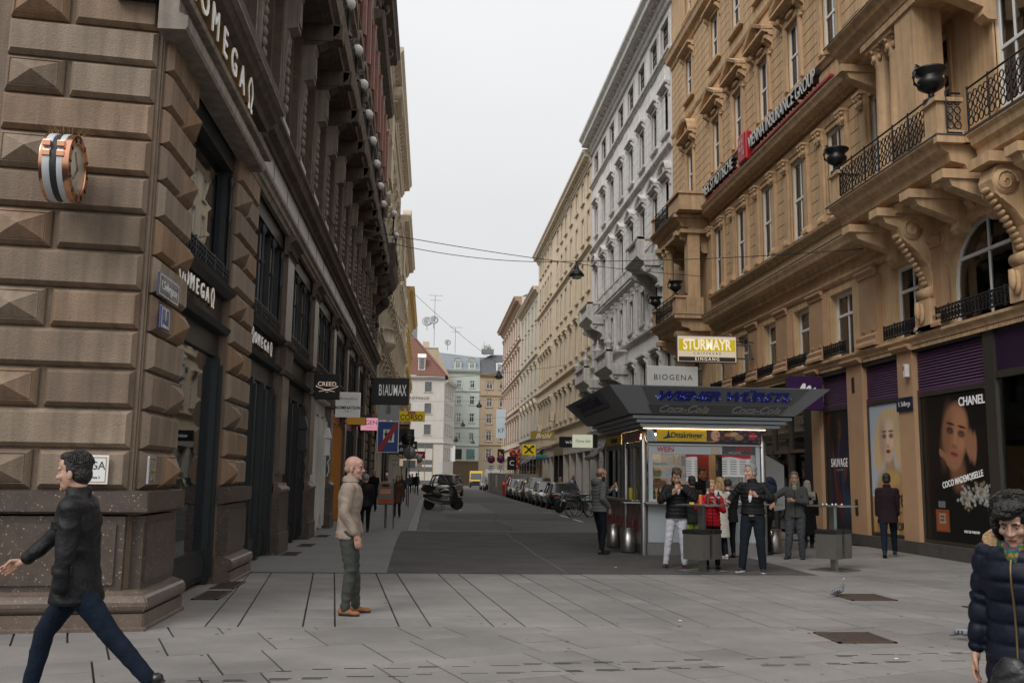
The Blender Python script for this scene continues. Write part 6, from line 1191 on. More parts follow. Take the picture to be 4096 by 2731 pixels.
text("J'adore", .62, 'lettering', TK, p_, (w * .62, -.012, h * .27), depth=.002, wx=.62); text('DIOR', .26, 'lettering', TK, p_, (w * .75, -.012, h * .06), depth=.002, wx=.85); text("PARFUM D'EAU", .08, 'lettering', mat('brown print', (.2, .12, .05), .6), p_, (w * .7, -.012, h * .17), depth=.002)
def ad_night(x, z, w, h):
    X, Z = x * w, z * h; C_ = np.tile(np.array([[.008, .008, .012]]), (len(X), 1)); C_ = ell(X, Z, C_, .55 * w, .42 * h, .4 * w, .4 * h, (.016, .02, .045), .9)
    for a in ((.3, .5, .02, .3, (.2, .035, .012), .12), (.45, .55, .015, .3, (.16, .03, .015), -.1), (.6, .35, .02, .3, (.03, .05, .12), .15), (.7, .5, .07, .1, (.12, .05, .04), -.3), (.75, .2, .15, .1, (.02, .05, .1), 0), (.5, .2, .1, .12, (.10, .02, .02), .3), (.1, .93, .14, .08, (.09, .02, .01), 0)): C_ = ell(X, Z, C_, a[0] * w, a[1] * h, a[2] * w, a[3] * h, a[4], .9, a[5])
    C_ = face(X, Z, C_, .5 * w, .83 * h, .3 * w, (.075, .035, .025), (.006, .005, .005)); C_ = ell(X, Z, C_, .32 * w, .84 * h, .16 * w, .16 * h, (.008, .006, .006), .6, 0, .9); return C_
p_, w, h = poster('very dark perfume poster of a man reading SAUVAGE behind the right table', 25.84, 24.16, .37, 3.51, ad_night, 100, 180)
text('SAUVAGE', .33, 'lettering', TW, p_, (w * .5, -.012, h * .55), depth=.002, wx=.66, space=1.15); text('THE NEW ELIXIR', .06, 'lettering', mat('dim print', (.25, .25, .25), .6), p_, (w * .5, -.012, h * .49), depth=.002)
def ad_belle(x, z, w, h):
    X, Z = x * w, z * h; C_ = np.tile(np.array([[.33, .42, .47]]), (len(X), 1)); C_ = ell(X, Z, C_, .5 * w, .7 * h, .22 * w, .13 * h, (.05, .03, .025), .3); C_ = face(X, Z, C_, .5 * w, .7 * h, .28 * w, (.45, .3, .23), (.05, .03, .03)); C_ = ell(X, Z, C_, .5 * w, .45 * h, .3 * w, .12 * h, (.25, .3, .35), .4)
    m_ = (abs(X - .35 * w) < .14 * w) & (abs(Z - .22 * h) < .12 * h); C_[m_] = (.40, .16, .15); C_[(X > .5 * w) & (Z < .35 * h) & (Z > .1 * h)] = (.03, .03, .035); C_[Z < .06 * h] = .5; C_[Z > .9 * h] = .55; return C_
r = root('perfume_card', 'framed pale perfume card standing inside the shop window at the right edge', 'poster', (11.19, 17.05, .9), -PI / 2); paint('print', .95, 1.75, 80, 130, lambda X, Z: ad_belle(X / .95, Z / 1.75, .95, 1.75), mat('glowing display print'), r); part(r, 'card_frame', M_white, (-.07, .004, -.07, 1.02, .03, 1.85)); text('La vie est belle', .12, 'lettering', TK, r, (.48, -.01, .75), depth=.002, shear=.3, wx=.8)
# ================================================================ PEOPLE
V3 = Vector
def cloth(name, col, rough=.85, bump=.5, bs=18, spec=.12, var=.12, vs=8): return mat(name, col, rough, spec=spec, bump=bump, bs=bs, var=var, vs=vs)
SKIN = mat('skin', (.46, .27, .195), .6, var=.12, vs=14, bump=.1, bs=60); SKIN2 = mat('tanned skin', (.34, .18, .11), .55, var=.1, vs=25); SKIN3 = mat('ruddy skin', (.41, .225, .17), .5, var=.1, vs=20)
LIP = mat('lips', (.36, .13, .11), .45); EYEW = mat('eye white', (.33, .30, .28), .3); IRIS = mat('iris', (.03, .02, .015), .2)
H_BLK = mat('black hair', (.012, .010, .009), .45, bump=.9, bs=60, var=.3, vs=30); H_BRN = mat('brown hair', (.055, .032, .02), .5, bump=.9, bs=60, var=.3, vs=30); H_GRY = mat('grey hair', (.22, .215, .205), .6, bump=.8, bs=60, var=.3, vs=30); H_BLD = mat('blond hair', (.36, .22, .11), .5, bump=.8, bs=50, var=.3, vs=20); H_DG = mat('grey brown hair', (.12, .095, .075), .6, bump=.9, bs=50, var=.35, vs=20)
def capsule(mb, a, b, r0, r1, seg=14):
    a, b = V3(a), V3(b); mb.tube([a, b], [r0, r1], seg=seg); mb.ball(a, r0, 0, 12, 8); mb.ball(b, r1, 0, 12, 8)
def chain(mb, pts, rs):
    for i in range(len(pts) - 1): capsule(mb, pts[i], pts[i + 1], rs[i], rs[i + 1])
def rings(mb, rr, seg=24):
    # rr: (centre, rx, ry, yaw) from bottom to top, closed
    vs = []
    for c, rx, ry, yw in rr:
        for k in range(seg):
            t = 2 * PI * k / seg; p = V3((rx * math.cos(t), ry * math.sin(t), 0)); p.rotate(Euler((0, 0, yw))); vs.append(V3(c) + p)
    n = len(rr); mb.add(vs, [(i * seg + k, i * seg + (k + 1) % seg, (i + 1) * seg + (k + 1) % seg, (i + 1) * seg + k) for i in range(n - 1) for k in range(seg)] + [tuple(reversed(range(seg))), tuple((n - 1) * seg + k for k in range(seg))], 0, True)
def organic(mb, name, m, par, vox, smooth=4, disp=None, it=1.):
    me = mb.mesh('tmp'); o = bpy.data.objects.new('tmp', me); COL.objects.link(o)
    r = o.modifiers.new('r', 'REMESH'); r.mode = 'VOXEL'; r.voxel_size = vox; r.use_smooth_shade = True
    if smooth: s = o.modifiers.new('s', 'SMOOTH'); s.iterations = smooth; s.factor = .5 * it
    m2 = bpy.data.meshes.new_from_object(o.evaluated_get(bpy.context.evaluated_depsgraph_get())); bpy.data.objects.remove(o); bpy.data.meshes.remove(me)
    n = len(m2.vertices)
    if disp and n:
        co = np.zeros(n * 3); m2.vertices.foreach_get('co', co); co = co.reshape(-1, 3); nn = np.zeros(n * 3, dtype=np.float32); m2.vertices.foreach_get('normal', nn); nn = nn.reshape(-1, 3)
        co += nn * disp(co)[:, None]; m2.vertices.foreach_set('co', co.ravel())
    m2.polygons.foreach_set('use_smooth', [True] * len(m2.polygons)); m2.update(); m2.materials.clear(); m2.materials.append(m); m2.name = name
    return link(name, m2, par)
def folds(amp, f=1., seed=0):
    rs = np.random.RandomState(seed); K = rs.normal(size=(7, 3)) * np.array([14, 14, 24]) * f; P = rs.rand(7) * 6.28
    def fn(co):
        w = co + .02 * np.sin(co[:, [1, 2, 0]] * 25 + seed); s = sum(np.sin(w @ k + p) for k, p in zip(K, P)) / 3.; return amp * (1 - np.abs(s)) * .9
    return fn
def quilt(amp, sp, segs=None, z0=0., seed=1):
    # puffer channels: horizontal on the body, across the arm along arm segments
    f2 = folds(amp * .35, 1.3, seed)
    def fn(co):
        t = (co[:, 2] - z0) / sp + .12 * np.sin(co[:, 0] * 14 + 2) * np.cos(co[:, 1] * 11)
        if segs:
            for a, b, rad in segs:
                a = np.array(a); b = np.array(b); d = b - a; L_ = np.linalg.norm(d); u = ((co - a) @ d) / L_; q = np.clip(u, 0, L_); dist = np.linalg.norm(co - a - np.outer(q / L_, d), axis=1); k = dist < rad; t = np.where(k, u / sp, t)
        fr = np.abs(t - np.round(t)); return -amp * np.exp(-(fr / .11) ** 2) + amp * .3 * np.cos(2 * np.pi * (fr - .5)) + f2(co)
    return fn
def ik(S_, T_, l1, l2, pole):
    S_, T_ = V3(S_), V3(T_); d = T_ - S_; D = d.length
    if D > (l1 + l2) * .999: T_ = S_ + d * ((l1 + l2) * .999 / D); d = T_ - S_; D = d.length
    a = (l1 * l1 - l2 * l2 + D * D) / (2 * D); h = math.sqrt(max(l1 * l1 - a * a, 1e-6)); dn = d.normalized(); p = V3(pole); p = (p - dn * p.dot(dn)).normalized(); return S_ + dn * a + p * h, T_
def hand(mb, w, d, palm, side, curl=.5, s=1., fan=.08):
    d = V3(d).normalized(); n_ = V3(palm); n_ = (n_ - d * n_.dot(d)).normalized(); x = d.cross(n_) * side    # x points to the thumb side
    w = V3(w); P = lambda a, b, c_: w + x * a * s + d * b * s + n_ * c_ * s
    capsule(mb, P(0, -.02, 0), P(0, .02, 0), .024 * s, .026 * s)
    for i in range(4): a = (.029 - i * .0185); capsule(mb, P(a * .6, .015, 0), P(a, .082, 0), .0145 * s, .0115 * s, 8)
    for i, (a, L_) in enumerate(((.031, .075), (.0105, .083), (-.0105, .077), (-.031, .06))):
        p = P(a, .085, 0); ang = 0.; q = a * fan * 2
        for k in range(3):
            ang += curl * (.55, .95, .7)[k] * 1.15; st = L_ * (.42, .32, .26)[k]; p2 = p + (d * math.cos(ang) + n_ * math.sin(ang) + x * q) * st * s; capsule(mb, p, p2, (.0098, .0092, .0085)[k] * s, (.0092, .0085, .0075)[k] * s, 8); p = p2
    p = P(.022, .012, .004); p1 = P(.045, .045, .016 + .012 * curl); p2 = P(.048 - .02 * curl, .075, .022 + .02 * curl); p3 = P(.042 - .035 * curl, .096, .026 + .022 * curl); chain(mb, [p, p1, p2, p3], [.0155 * s, .0125 * s, .0105 * s, .0085 * s])
def person(label, loc, yaw, H=1.78, skin=SKIN, lean=0., hips=0., head=(0, 0, 0), sh=.178, wR=None, wL=None, eR=(.3, -1, 0), eL=(-.3, -1, 0), hR=None, hL=None, aR=(.11, .0, .085), aL=(-.11, .0, .085), kR=(0, 1, 0), kL=(0, 1, 0), fR=0., fL=0., fpR=0., fpL=0.,
           jacket=None, jtype='coat', jhem=.86, jfat=1., jc=None, pants=None, pfat=1., shoes=None, hair=None, htype='short', vox=.012, slim=1., beard=None, glasses=False, skirt=False, group=None, cuffs=None, name='person', hscale=1.05, pantfold=.006, collar=True, jamp=.006, qsp=.07):
    s = H / 1.78; r = root(name, label, 'person', (loc[0], loc[1], loc[2] if len(loc) > 2 else 0), yaw, group); rs = random.Random(label)
    Z = lambda *a: V3(a) * s
    pel = Z(0, 0, .94 + hips); lx = math.sin(lean); lz = math.cos(lean)
    up = lambda h, y=0., x=0.: pel + V3((x * s, (lx * h + y) * s, lz * h * s))
    S = {1: up(.472, -.01, sh * slim), -1: up(.472, -.01, -sh * slim)}; neck = up(.545, 0); hc = up(.685, .03)
    hm = Matrix.Translation(up(.58, 0)) @ Euler((head[1], head[2], head[0])).to_matrix().to_4x4() @ Matrix.Translation(-up(.58, 0)) @ Matrix.Translation(hc) @ Matrix.Scale(s * hscale, 4)
    W_ = {1: V3(wR) * s if wR else Z(.25, .05, .82), -1: V3(wL) * s if wL else Z(-.25, .05, .82)}; E = {}
    for k, pole in ((1, eR), (-1, eL)): E[k], W_[k] = ik(S[k], W_[k], .29 * s, .26 * s, pole)
    A = {1: Z(*aR), -1: Z(*aL)}; hp = {1: pel + Z(.092 * slim, 0, -.03), -1: pel + Z(-.092 * slim, 0, -.03)}; K = {}
    for k, pole in ((1, kR), (-1, kL)): K[k], A[k] = ik(hp[k], A[k], .422 * s, .41 * s, pole)
    Hp = lambda x, y, z: hm @ V3((x, y, z))
    # one continuous skin body
    mb = MB(); sc_ = s * hscale
    def hb(c, rr, T=hm): mb.ball(c, rr, 0, 16, 10, T)
    hb((0, -.014, .052), (.075, .096, .088)); hb((0, .018, -.015), (.064, .074, .1)); hb((0, .036, -.07), (.049, .05, .046)); hb((0, .072, -.098), (.022, .018, .018)); hb((0, .055, .06), (.058, .042, .05))
    for a in (-1, 1):
        hb((a * .043, .064, -.02), (.021, .021, .024)); hb((a * .079, -.008, -.008), (.009, .02, .033)); hb((a * .014, .098, -.026), (.010, .011, .008)); hb((a * .03, .080, .034), (.026, .015, .009)); hb((a * .031, .0765, .021), (.017, .012, .006))
    mb.tube([Hp(0, .088, .028), Hp(0, .1, .0), Hp(0, .113, -.022)], [.008 * sc_, .009 * sc_, .0115 * sc_]); mb.ball(Hp(0, .112, -.024), .0115 * sc_, 0, 8, 6)
    mb.tube([Hp(-.02, .087, -.054), Hp(0, .094, -.053), Hp(.02, .087, -.054)], .008 * sc_)
    chain(mb, [Hp(0, -.02, -.04), up(.56, -.01), up(.47, -.02)], [.057 * s, .056 * s, .07 * s])
    rings(mb, [(pel + Z(0, 0, -.06), .13 * s, .09 * s, 0), (up(.12), .12 * s, .085 * s, 0), (up(.36), .15 * s, .1 * s, 0), (up(.5), .1 * s, .07 * s, 0)])
    for k in (1, -1):
        chain(mb, [S[k], E[k], W_[k]], [.045 * s, .036 * s, .026 * s]); chain(mb, [hp[k], K[k], A[k]], [.07 * s, .048 * s, .036 * s]); capsule(mb, up(.46, 0, 0), S[k], .06 * s, .045 * s)
        hd = (hR if k > 0 else hL)
        if hd: hand(mb, W_[k] + V3(hd[0]).normalized() * .03 * s, hd[0], hd[1], k, hd[2] if len(hd) > 2 else .5, s)
    organic(mb, 'body', skin, r, max(.0055, vox * .6), 3)
    if vox < .03:
        for a in (-1, 1):
            c = MB(); c.ball(Hp(a * .031, .0755, .009), .0105 * sc_, 0, 10, 8); c.ball(Hp(a * .031, .0805, .008), .0068 * sc_, 1, 8, 6); c.build('eye', [EYEW, IRIS], r)
            c = MB(); c.tube([Hp(a * .012, .095, .031), Hp(a * .03, .093, .037), Hp(a * .05, .08, .031)], [.004 * sc_, .005 * sc_, .003 * sc_]); c.build('eyebrow', hair if hair and htype != 'bald' else H_BRN, r)
        c = MB(); c.tube([Hp(-.023, .089, -.055), Hp(0, .099, -.053), Hp(.023, .089, -.055)], .0055 * sc_); c.build('mouth', LIP, r)
    # hair
    if hair:
        c = MB()
        def g(cc, rr): c.ball(cc, rr, 0, 16, 10, hm)
        if htype in ('short', 'curly', 'long', 'pony'):
            g((0, -.022, .066), (.08, .098, .086)); g((0, .035, .112), (.06, .06, .035)); g((0, -.05, .0), (.072, .066, .08))
            for a in (-1, 1): g((a * .068, -.01, .035), (.014, .035, .045))
        if htype == 'curly':
            for i in range(46): a, b = rs.uniform(0, 6.28), rs.uniform(.1, 1.35); g((.085 * math.cos(a) * math.sin(b), -.01 + .1 * math.sin(a) * math.sin(b), .075 + .08 * math.cos(b)), (.02, .02, .02))
        if htype in ('long', 'pony'):
            for a in (-1, 1): g((a * .072, -.02, -.03), (.022, .05, .09)); 
            g((0, -.075, -.05), (.075, .045, .12))
            if htype == 'long':
                for a in (-1, 1): g((a * .075, .015, -.12), (.028, .04, .12)); g((a * .05, -.06, -.2), (.05, .04, .12))
            else: g((0, -.13, .02), (.03, .04, .04)); g((0, -.15, -.08), (.03, .03, .1))
        if htype == 'fringe':   # bald on top, a band of stubble
            g((0, -.05, .0), (.0755, .064, .055))
            for a in (-1, 1): g((a * .066, -.02, .02), (.012, .045, .035))
        if htype == 'beanie': g((0, -.018, .07), (.092, .11, .09)); g((0, -.02, .04), (.096, .114, .04))
        if htype == 'bob':
            g((0, -.02, .07), (.095, .108, .092)); g((0, -.05, -.01), (.1, .08, .1)); g((0, .05, .115), (.075, .06, .04)); g((.02, .085, .09), (.06, .03, .035))
            for a in (-1, 1): g((a * .085, .0, .0), (.028, .055, .085)); g((a * .08, -.02, -.06), (.03, .05, .05))
            for i in range(26): a = rs.uniform(0, 6.28); b = rs.uniform(.4, 1.9); g((.1 * math.cos(a) * math.sin(b), -.03 + .11 * math.sin(a) * math.sin(b) * (.8 if math.sin(a) > 0 else 1), .05 + .1 * math.cos(b)), (.028, .028, .028)) if not (math.sin(a) > .55 and b > 1.0) else None
        organic(c, 'hair' if htype != 'beanie' else 'knitted_hat', hair, r, max(.005, vox * .5), 1 if htype in ('curly', 'bob') else 3, folds(.004 if htype != 'short' else .0015, 4, 3) if htype != 'fringe' else None)
    if hair and vox < .0111 and htype in ('short', 'bob'):
        c = MB()
        for i in range(420 if htype == 'bob' else 260):
            a, b = rs.uniform(0, 6.28), rs.uniform(.05, 1.75 if htype == 'bob' else 1.35); R3 = (.107, .118, .104) if htype == 'bob' else (.083, .101, .09); n3 = V3((math.cos(a) * math.sin(b), math.sin(a) * math.sin(b), math.cos(b)))
            if n3.y > .5 and b > (1.0 if htype == 'bob' else .9): continue
            p0 = V3((n3.x * R3[0], n3.y * R3[1] - .02, n3.z * R3[2] + .066)); d = V3((n3.x * .35 + rs.uniform(-.12, .12), n3.y * .2 - .25 + rs.uniform(-.2, .2), -1.1 * (1.15 - n3.z))); d = (d - n3 * d.dot(n3) * .7).normalized() * rs.uniform(.03, .06) * (1.3 if htype == 'bob' else .8)
            c.tube([hm @ p0, hm @ (p0 + d * .5 + n3 * .003), hm @ (p0 + d)], [.0042, .0034, .0008], seg=4)
        o = c.build('hair_strands', hair, r); o['kind'] = 'stuff'
    if beard:
        c = MB(); L_ = beard[1]; c.ball((0, .045, -.078), (.058, .052, .04), 0, 12, 8, hm)
        for a in (-1, 1): c.ball((a * .056, .02, -.05), (.014, .035, .045), 0, 10, 6, hm)
        c.tube([Hp(-.026, .086, -.04), Hp(0, .1, -.036), Hp(.026, .086, -.04)], .008 * sc_)
        if L_ > .05: c.ball((0, .07, -.1 - L_ / 2), (.05, .035, L_ * .62), 0, 12, 8, hm); c.ball((.0, .075, -.1 - L_ * .85), (.03, .022, L_ * .35), 0, 12, 8, hm)
        organic(c, 'beard', beard[0], r, max(.005, vox * .5), 1, folds(.004, 4, 5))
    if glasses:
        for a in (-1, 1):
            c = MB(); c.tube([Hp(a * .031 + .021 * math.cos(t), .1 - .01 * abs(math.cos(t)), .008 + .016 * math.sin(t)) for t in [2 * PI * q / 12 for q in range(13)]], .0016 * sc_, seg=5); c.tube([Hp(a * .052, .09, .012), Hp(a * .078, .0, .005)], .0018 * sc_, seg=5); c.build('glasses', M_blk, r)
    # jacket: one garment body with two sleeves
    if jacket:
        f = jfat; c = MB(); hz = jhem * s; pz = pel.z; ty = lambda z: (z - pz) * math.tan(lean) if z > pz else 0
        zz = [hz, hz + .06 * s, pz + .05 * s, pz + .2 * s, pz + .36 * s, pz + .47 * s, pz + .535 * s]; skf = 1.12 if jhem < .8 else 1.
        rx = [.185 * skf, .18 * skf, .168, .165, .19, .165, .075]; ry = [.135 * skf, .13 * skf, .118, .115, .132, .108, .07]
        rings(c, [((0, ty(z), z), x * s * f * slim, y * s * f, 0) for z, x, y in zip(zz, rx, ry)])
        for k in (1, -1):
            capsule(c, up(.43, -.005, k * .06), S[k] + V3((0, 0, -.012 * s)), .088 * s * f, .066 * s * f); chain(c, [S[k] + V3((0, 0, -.012 * s)), E[k], E[k].lerp(W_[k], .9)], [.066 * s * f, .055 * s * f, .042 * s * f])
        if collar: rings(c, [(up(.5), .085 * s, .08 * s, 0), (up(.555, .0), .077 * s, .078 * s, 0), (up(.6, -.005), .072 * s, .072 * s, 0)], 20)
        segs = [(tuple(S[k]), tuple(E[k]), .1 * s) for k in (1, -1)] + [(tuple(E[k]), tuple(W_[k]), .085 * s) for k in (1, -1)]
        j = organic(c, 'jacket' if jtype != 'coat' else 'coat', jacket, r, vox, 4, quilt(jamp * 1.15, qsp * s, segs) if jtype == 'puffer' else folds(jamp, 1., len(label)))
        if jc:    # zip and collar trim on the front
            c = MB(); pts = []
            for z in np.linspace(hz + .02, pz + .5 * s, 12): i = np.interp(z, zz, ry); pts.append((0, ty(z) + i * s * f + .004, z))
            c.tube(pts, .007 * s, seg=5); c.build('zip', jc, j)
    if pants:
        c = MB(); f = pfat; rings(c, [(pel + Z(0, 0, -.1), .165 * s * slim, .115 * s, 0), (pel + Z(0, 0, .0), .165 * s * slim, .115 * s, 0), (up(.1), .145 * s * slim, .1 * s, 0)])
        for k in (1, -1):
            an = A[k] + V3((0, 0, .0)); chain(c, [hp[k] + V3((0, 0, -.03 * s)), hp[k].lerp(K[k], .5), K[k], K[k].lerp(an, .45), an], [.094 * s * f, .084 * s * f, .066 * s * f, .06 * s * f, .05 * s * f])
        organic(c, 'trousers', pants, r, vox, 3, folds(pantfold, 1.1, len(label) + 3))
    if skirt: c = MB(); rings(c, [((0, 0, skirt * s), .24 * s, .19 * s, 0), ((0, 0, .8 * s), .18 * s, .13 * s, 0), ((0, 0, 1.0 * s), .15 * s, .11 * s, 0)]); organic(c, 'skirt', jacket, r, vox, 3, folds(.006, 1, 4))
    if shoes:
        sm_, so = (shoes if isinstance(shoes, tuple) else (shoes, M_blk))
        for k, yw, pt in ((1, fR, fpR), (-1, fL, fpL)):
            T = Matrix.Translation(A[k] + V3((0, 0, 0))) @ Euler((pt, 0, yw)).to_matrix().to_4x4() @ Matrix.Scale(s, 4); c = MB()
            for cc, rr in (((0, -.035, -.035), (.04, .05, .042)), ((0, .03, -.045), (.042, .075, .034)), ((0, .12, -.055), (.045, .065, .028)), ((0, -.01, .0), (.042, .045, .05))): c.ball(cc, rr, 0, 12, 8, T)
            o = organic(c, 'shoe', sm_, r, max(.006, vox * .6), 2)
            c = MB(); c.add([T @ V3((.044 * math.cos(t) * (1.05 if math.sin(t) > 0 else .9), .052 + .125 * math.sin(t), z)) for z in (-.085, -.062) for t in [2 * PI * q / 18 for q in range(18)]], [tuple(reversed(range(18))), tuple(range(18, 36))] + [(i, (i + 1) % 18, 18 + (i + 1) % 18, 18 + i) for i in range(18)]); c.build('sole', so, o)
    r['_'] = 0; del r['_']; return r, hm, s, up
JB = cloth('black nylon', (.009, .009, .010), .62, spec=.22, bump=.4); JT = cloth('tan jacket cloth', (.285, .225, .185), .85, bump=.35, bs=25); JN = cloth('navy nylon', (.007, .009, .020), .5, spec=.25, bump=.3); JG = cloth('grey melange puffer', (.115, .12, .118), .9, bump=.5, bs=60, var=.3, vs=60)
JR = cloth('red nylon puffer', (.38, .01, .02), .5, bump=.3); JW = cloth('cream wool', (.52, .49, .42), .9); JD = cloth('dark grey fleece', (.055, .056, .055), .95, bump=.7, bs=60, var=.3, vs=50); JK = cloth('black wool', (.014, .013, .013), .9); JX = cloth('waxed black jacket', (.008, .008, .010), .55, spec=.28, bump=.5, bs=22)
PD = cloth('dark denim', (.012, .016, .022), .85, bump=.4, bs=60, vs=20); PB = cloth('navy denim', (.009, .015, .027), .85, bump=.4, bs=60, var=.3, vs=10); PO = cloth('olive grey chino', (.052, .056, .050), .85, bump=.35, bs=40); PW = cloth('white ripped denim', (.52, .53, .58), .85, bump=.6, bs=25, var=.12, vs=14); PG = cloth('grey track cloth', (.055, .058, .064), .9); PL = cloth('lime trousers', (.27, .42, .035), .8); PK = cloth('black trousers', (.010, .010, .011), .85)
SB = mat('black shoe leather', (.012, .011, .011), .3); SN = mat('tan suede', (.24, .10, .04), .8, bump=.2, bs=50); SW = mat('white sole', (.6, .6, .58), .6); SD = mat('dark trainer', (.02, .022, .03), .6)
def holder(o, lab, cat, grp=None): tag(o, lab, cat, grp); return o
def w2(r, p): bpy.context.view_layer.update(); return r.matrix_world @ V3(p)
BUN = mat('baked roll', (.42, .20, .07), .6, var=.25, vs=30); NAP = mat('napkin', (.6, .6, .6), .8)
def hotdog(r, p, tilt, lab):
    c = MB(); c.tube([(0, 0, -.03), (0, 0, .03), (0, 0, .09)], [.028, .031, .026], seg=12); c.ball((0, 0, .09), (.026, .026, .012)); o = c.build('hot_dog', BUN, None, w2(r, p), tilt); tag(o, lab, 'hot dog')
    c = MB(); c.lathe([(.012, -.1), (.03, -.05), (.034, .01), (.03, .02)], (.0, 0, 0), 10); c.build('paper_napkin', NAP, o); return o
FWD = (0, 1, 0)
# 1 walking man in the left foreground
p, hm, s, up = person('man in black waxed jacket striding left past the corner pier', (-2.38, 6.85), PI / 2, 1.79, lean=.07, hips=-.05, head=(-.12, -.02, 0), wL=(-.25, .03, .80), eL=(-.5, -1, .1), wR=(.12, .52, .86), eR=(.4, -.3, -1), hR=((.0, .9, -.45), (-1, 0, -.2), .75),
    aR=(.09, .30, .10), aL=(-.09, -.56, .20), kR=(0, 1, .0), kL=(0, 1, 0), fpR=.25, fpL=-.75, jacket=JX, jhem=.72, jfat=1.08, pants=PB, pfat=.98, shoes=SB, hair=H_BLK, vox=.0095, jamp=.012, pantfold=.005)
for zz, xx in ((1.24, -.12), (.95, -.155)):
    c = MB(); c.box(-.09, -.012, -.035, .09, .012, .03); o = c.build('pocket_flap', JX, p, (xx - .06, .07 if zz > 1 else .03, zz), (0, 0, 1.1), bevel=.008); c = MB(); c.ball((0, -.018, -.005), .009, 0, 8, 6); c.build('snap_button', M_ss, o)
# 2 standing man in tan jacket
p, hm, s, up = person('bald man with glasses in tan jacket standing with hands in pockets', (-.93, 11.41), -PI / 2, 1.83, skin=SKIN3, head=(-.25, .0, 0), lean=.02, wR=(.2, .09, .90), eR=(.25, -1, -.1), wL=(-.2, .12, .88), eL=(-.3, -1, 0), hR=((-.05, .3, -1), (-1, 0, 0), .4), aR=(.13, .0, .085), aL=(-.1, .1, .085), fR=-.3, fL=.15,
    jacket=JT, jhem=.84, jfat=1.03, pants=PO, shoes=(SN, SB), hair=mat('thin grey stubble', (.30, .2, .15), .8), htype='fringe', glasses=True, vox=.0105, jamp=.014, pantfold=.011)
c = MB(); rings(c, [(up(.53, .0), .105 * s, .1 * s, 0), (up(.575, -.01), .09 * s, .09 * s, 0), (up(.60, -.01), .08 * s, .08 * s, 0)]); organic(c, 'collar', JT, p, .01, 1)
# 3 woman in the right foreground
p, hm, s, up = person('dark haired woman in navy puffer coat with fur hood at the right edge', (2.98, 4.6), R(128), 1.57, lean=.08, head=(.12, -.42, 0), wR=(.30, .02, .71), eR=(.3, -1, 0), hR=((.05, .15, -1), (-1, 0, 0), .3), wL=(-.25, .1, .75), eL=(-.3, -1, 0), jacket=JN, jtype='puffer', jhem=.42, jfat=1.22, pants=PK, shoes=SB, hair=H_BLK, htype='bob', vox=.010, jamp=.006, qsp=.115, skin=SKIN, hscale=1.04, jc=mat('brass snaps', (.3, .22, .1), .3, .8))
c = MB()
for i in range(26):
    a = 2 * PI * i / 26; c.ball(up(.55 + .05 * math.cos(a), -.02 - .11 * abs(math.cos(a / 2)) + .07, .165 * math.sin(a)), .034, 0, 8, 6)
organic(c, 'fur_trim', mat('tan fur', (.42, .27, .14), .95, bump=1, bs=60, var=.35, vs=40), p, .009, 0, folds(.008, 5, 2))
def scarfc():
    c = MB(); 
    for i in range(14): a = 2 * PI * i / 14; c.ball(up(.53, .01 + .075 * math.cos(a), .08 * math.sin(a)), .028, 0, 8, 6)
    c.ball(up(.48, .105, .0), (.04, .028, .05)); return c
m_ = mat('bright patterned scarf', (.1, .3, .2), .7); n = m_.node_tree.nodes; l = m_.node_tree.links.new; t = n.new('ShaderNodeTexVoronoi'); t.inputs['Scale'].default_value = 55; rmp = n.new('ShaderNodeValToRGB'); tcx = n.new('ShaderNodeTexCoord'); l(tcx.outputs['Object'], t.inputs['Vector']); sp = n.new('ShaderNodeSeparateColor'); l(t.outputs['Color'], sp.inputs[0]); l(sp.outputs[0], rmp.inputs[0]); l(rmp.outputs[0], n['Principled BSDF'].inputs['Base Color'])
rmp.color_ramp.interpolation = 'CONSTANT'; rmp.color_ramp.elements[0].color = (.008, .09, .05, 1); rmp.color_ramp.elements[1].position = .25; rmp.color_ramp.elements[1].color = (.16, .012, .06, 1)
for q, cc in ((.5, (.01, .07, .1, 1)), (.65, (.22, .14, .02, 1)), (.8, (.012, .13, .05, 1))): e = rmp.color_ramp.elements.new(q); e.color = cc
organic(scarfc(), 'scarf', m_, p, .009, 1, folds(.006, 3, 2))
bg_ = MB(); bg_.ball((0, 0, 0), (.10, .045, .13)); bg_.ball((0, 0, -.05), (.11, .05, .1)); o = organic(bg_, 'shoulder_bag', mat('black leather', (.014, .014, .015), .4, bump=.3), None, .012, 3, folds(.005, 2, 1)); o.location = w2(p, (-.02, .27, .66)); o.rotation_euler = (0, 0, R(128)); tag(o, 'black leather crossbody bag worn by the woman in the navy coat', 'bag')
c = MB(); c.tube([o.matrix_world.inverted() @ w2(p, q) if False else V3(q) for q in ((-.08, .0, .1), (-.1, -.03, .25), (-.12, -.08, .42), (-.1, -.16, .6), (-.02, -.25, .66))], .008, seg=6); c.build('strap', M_blk, o)
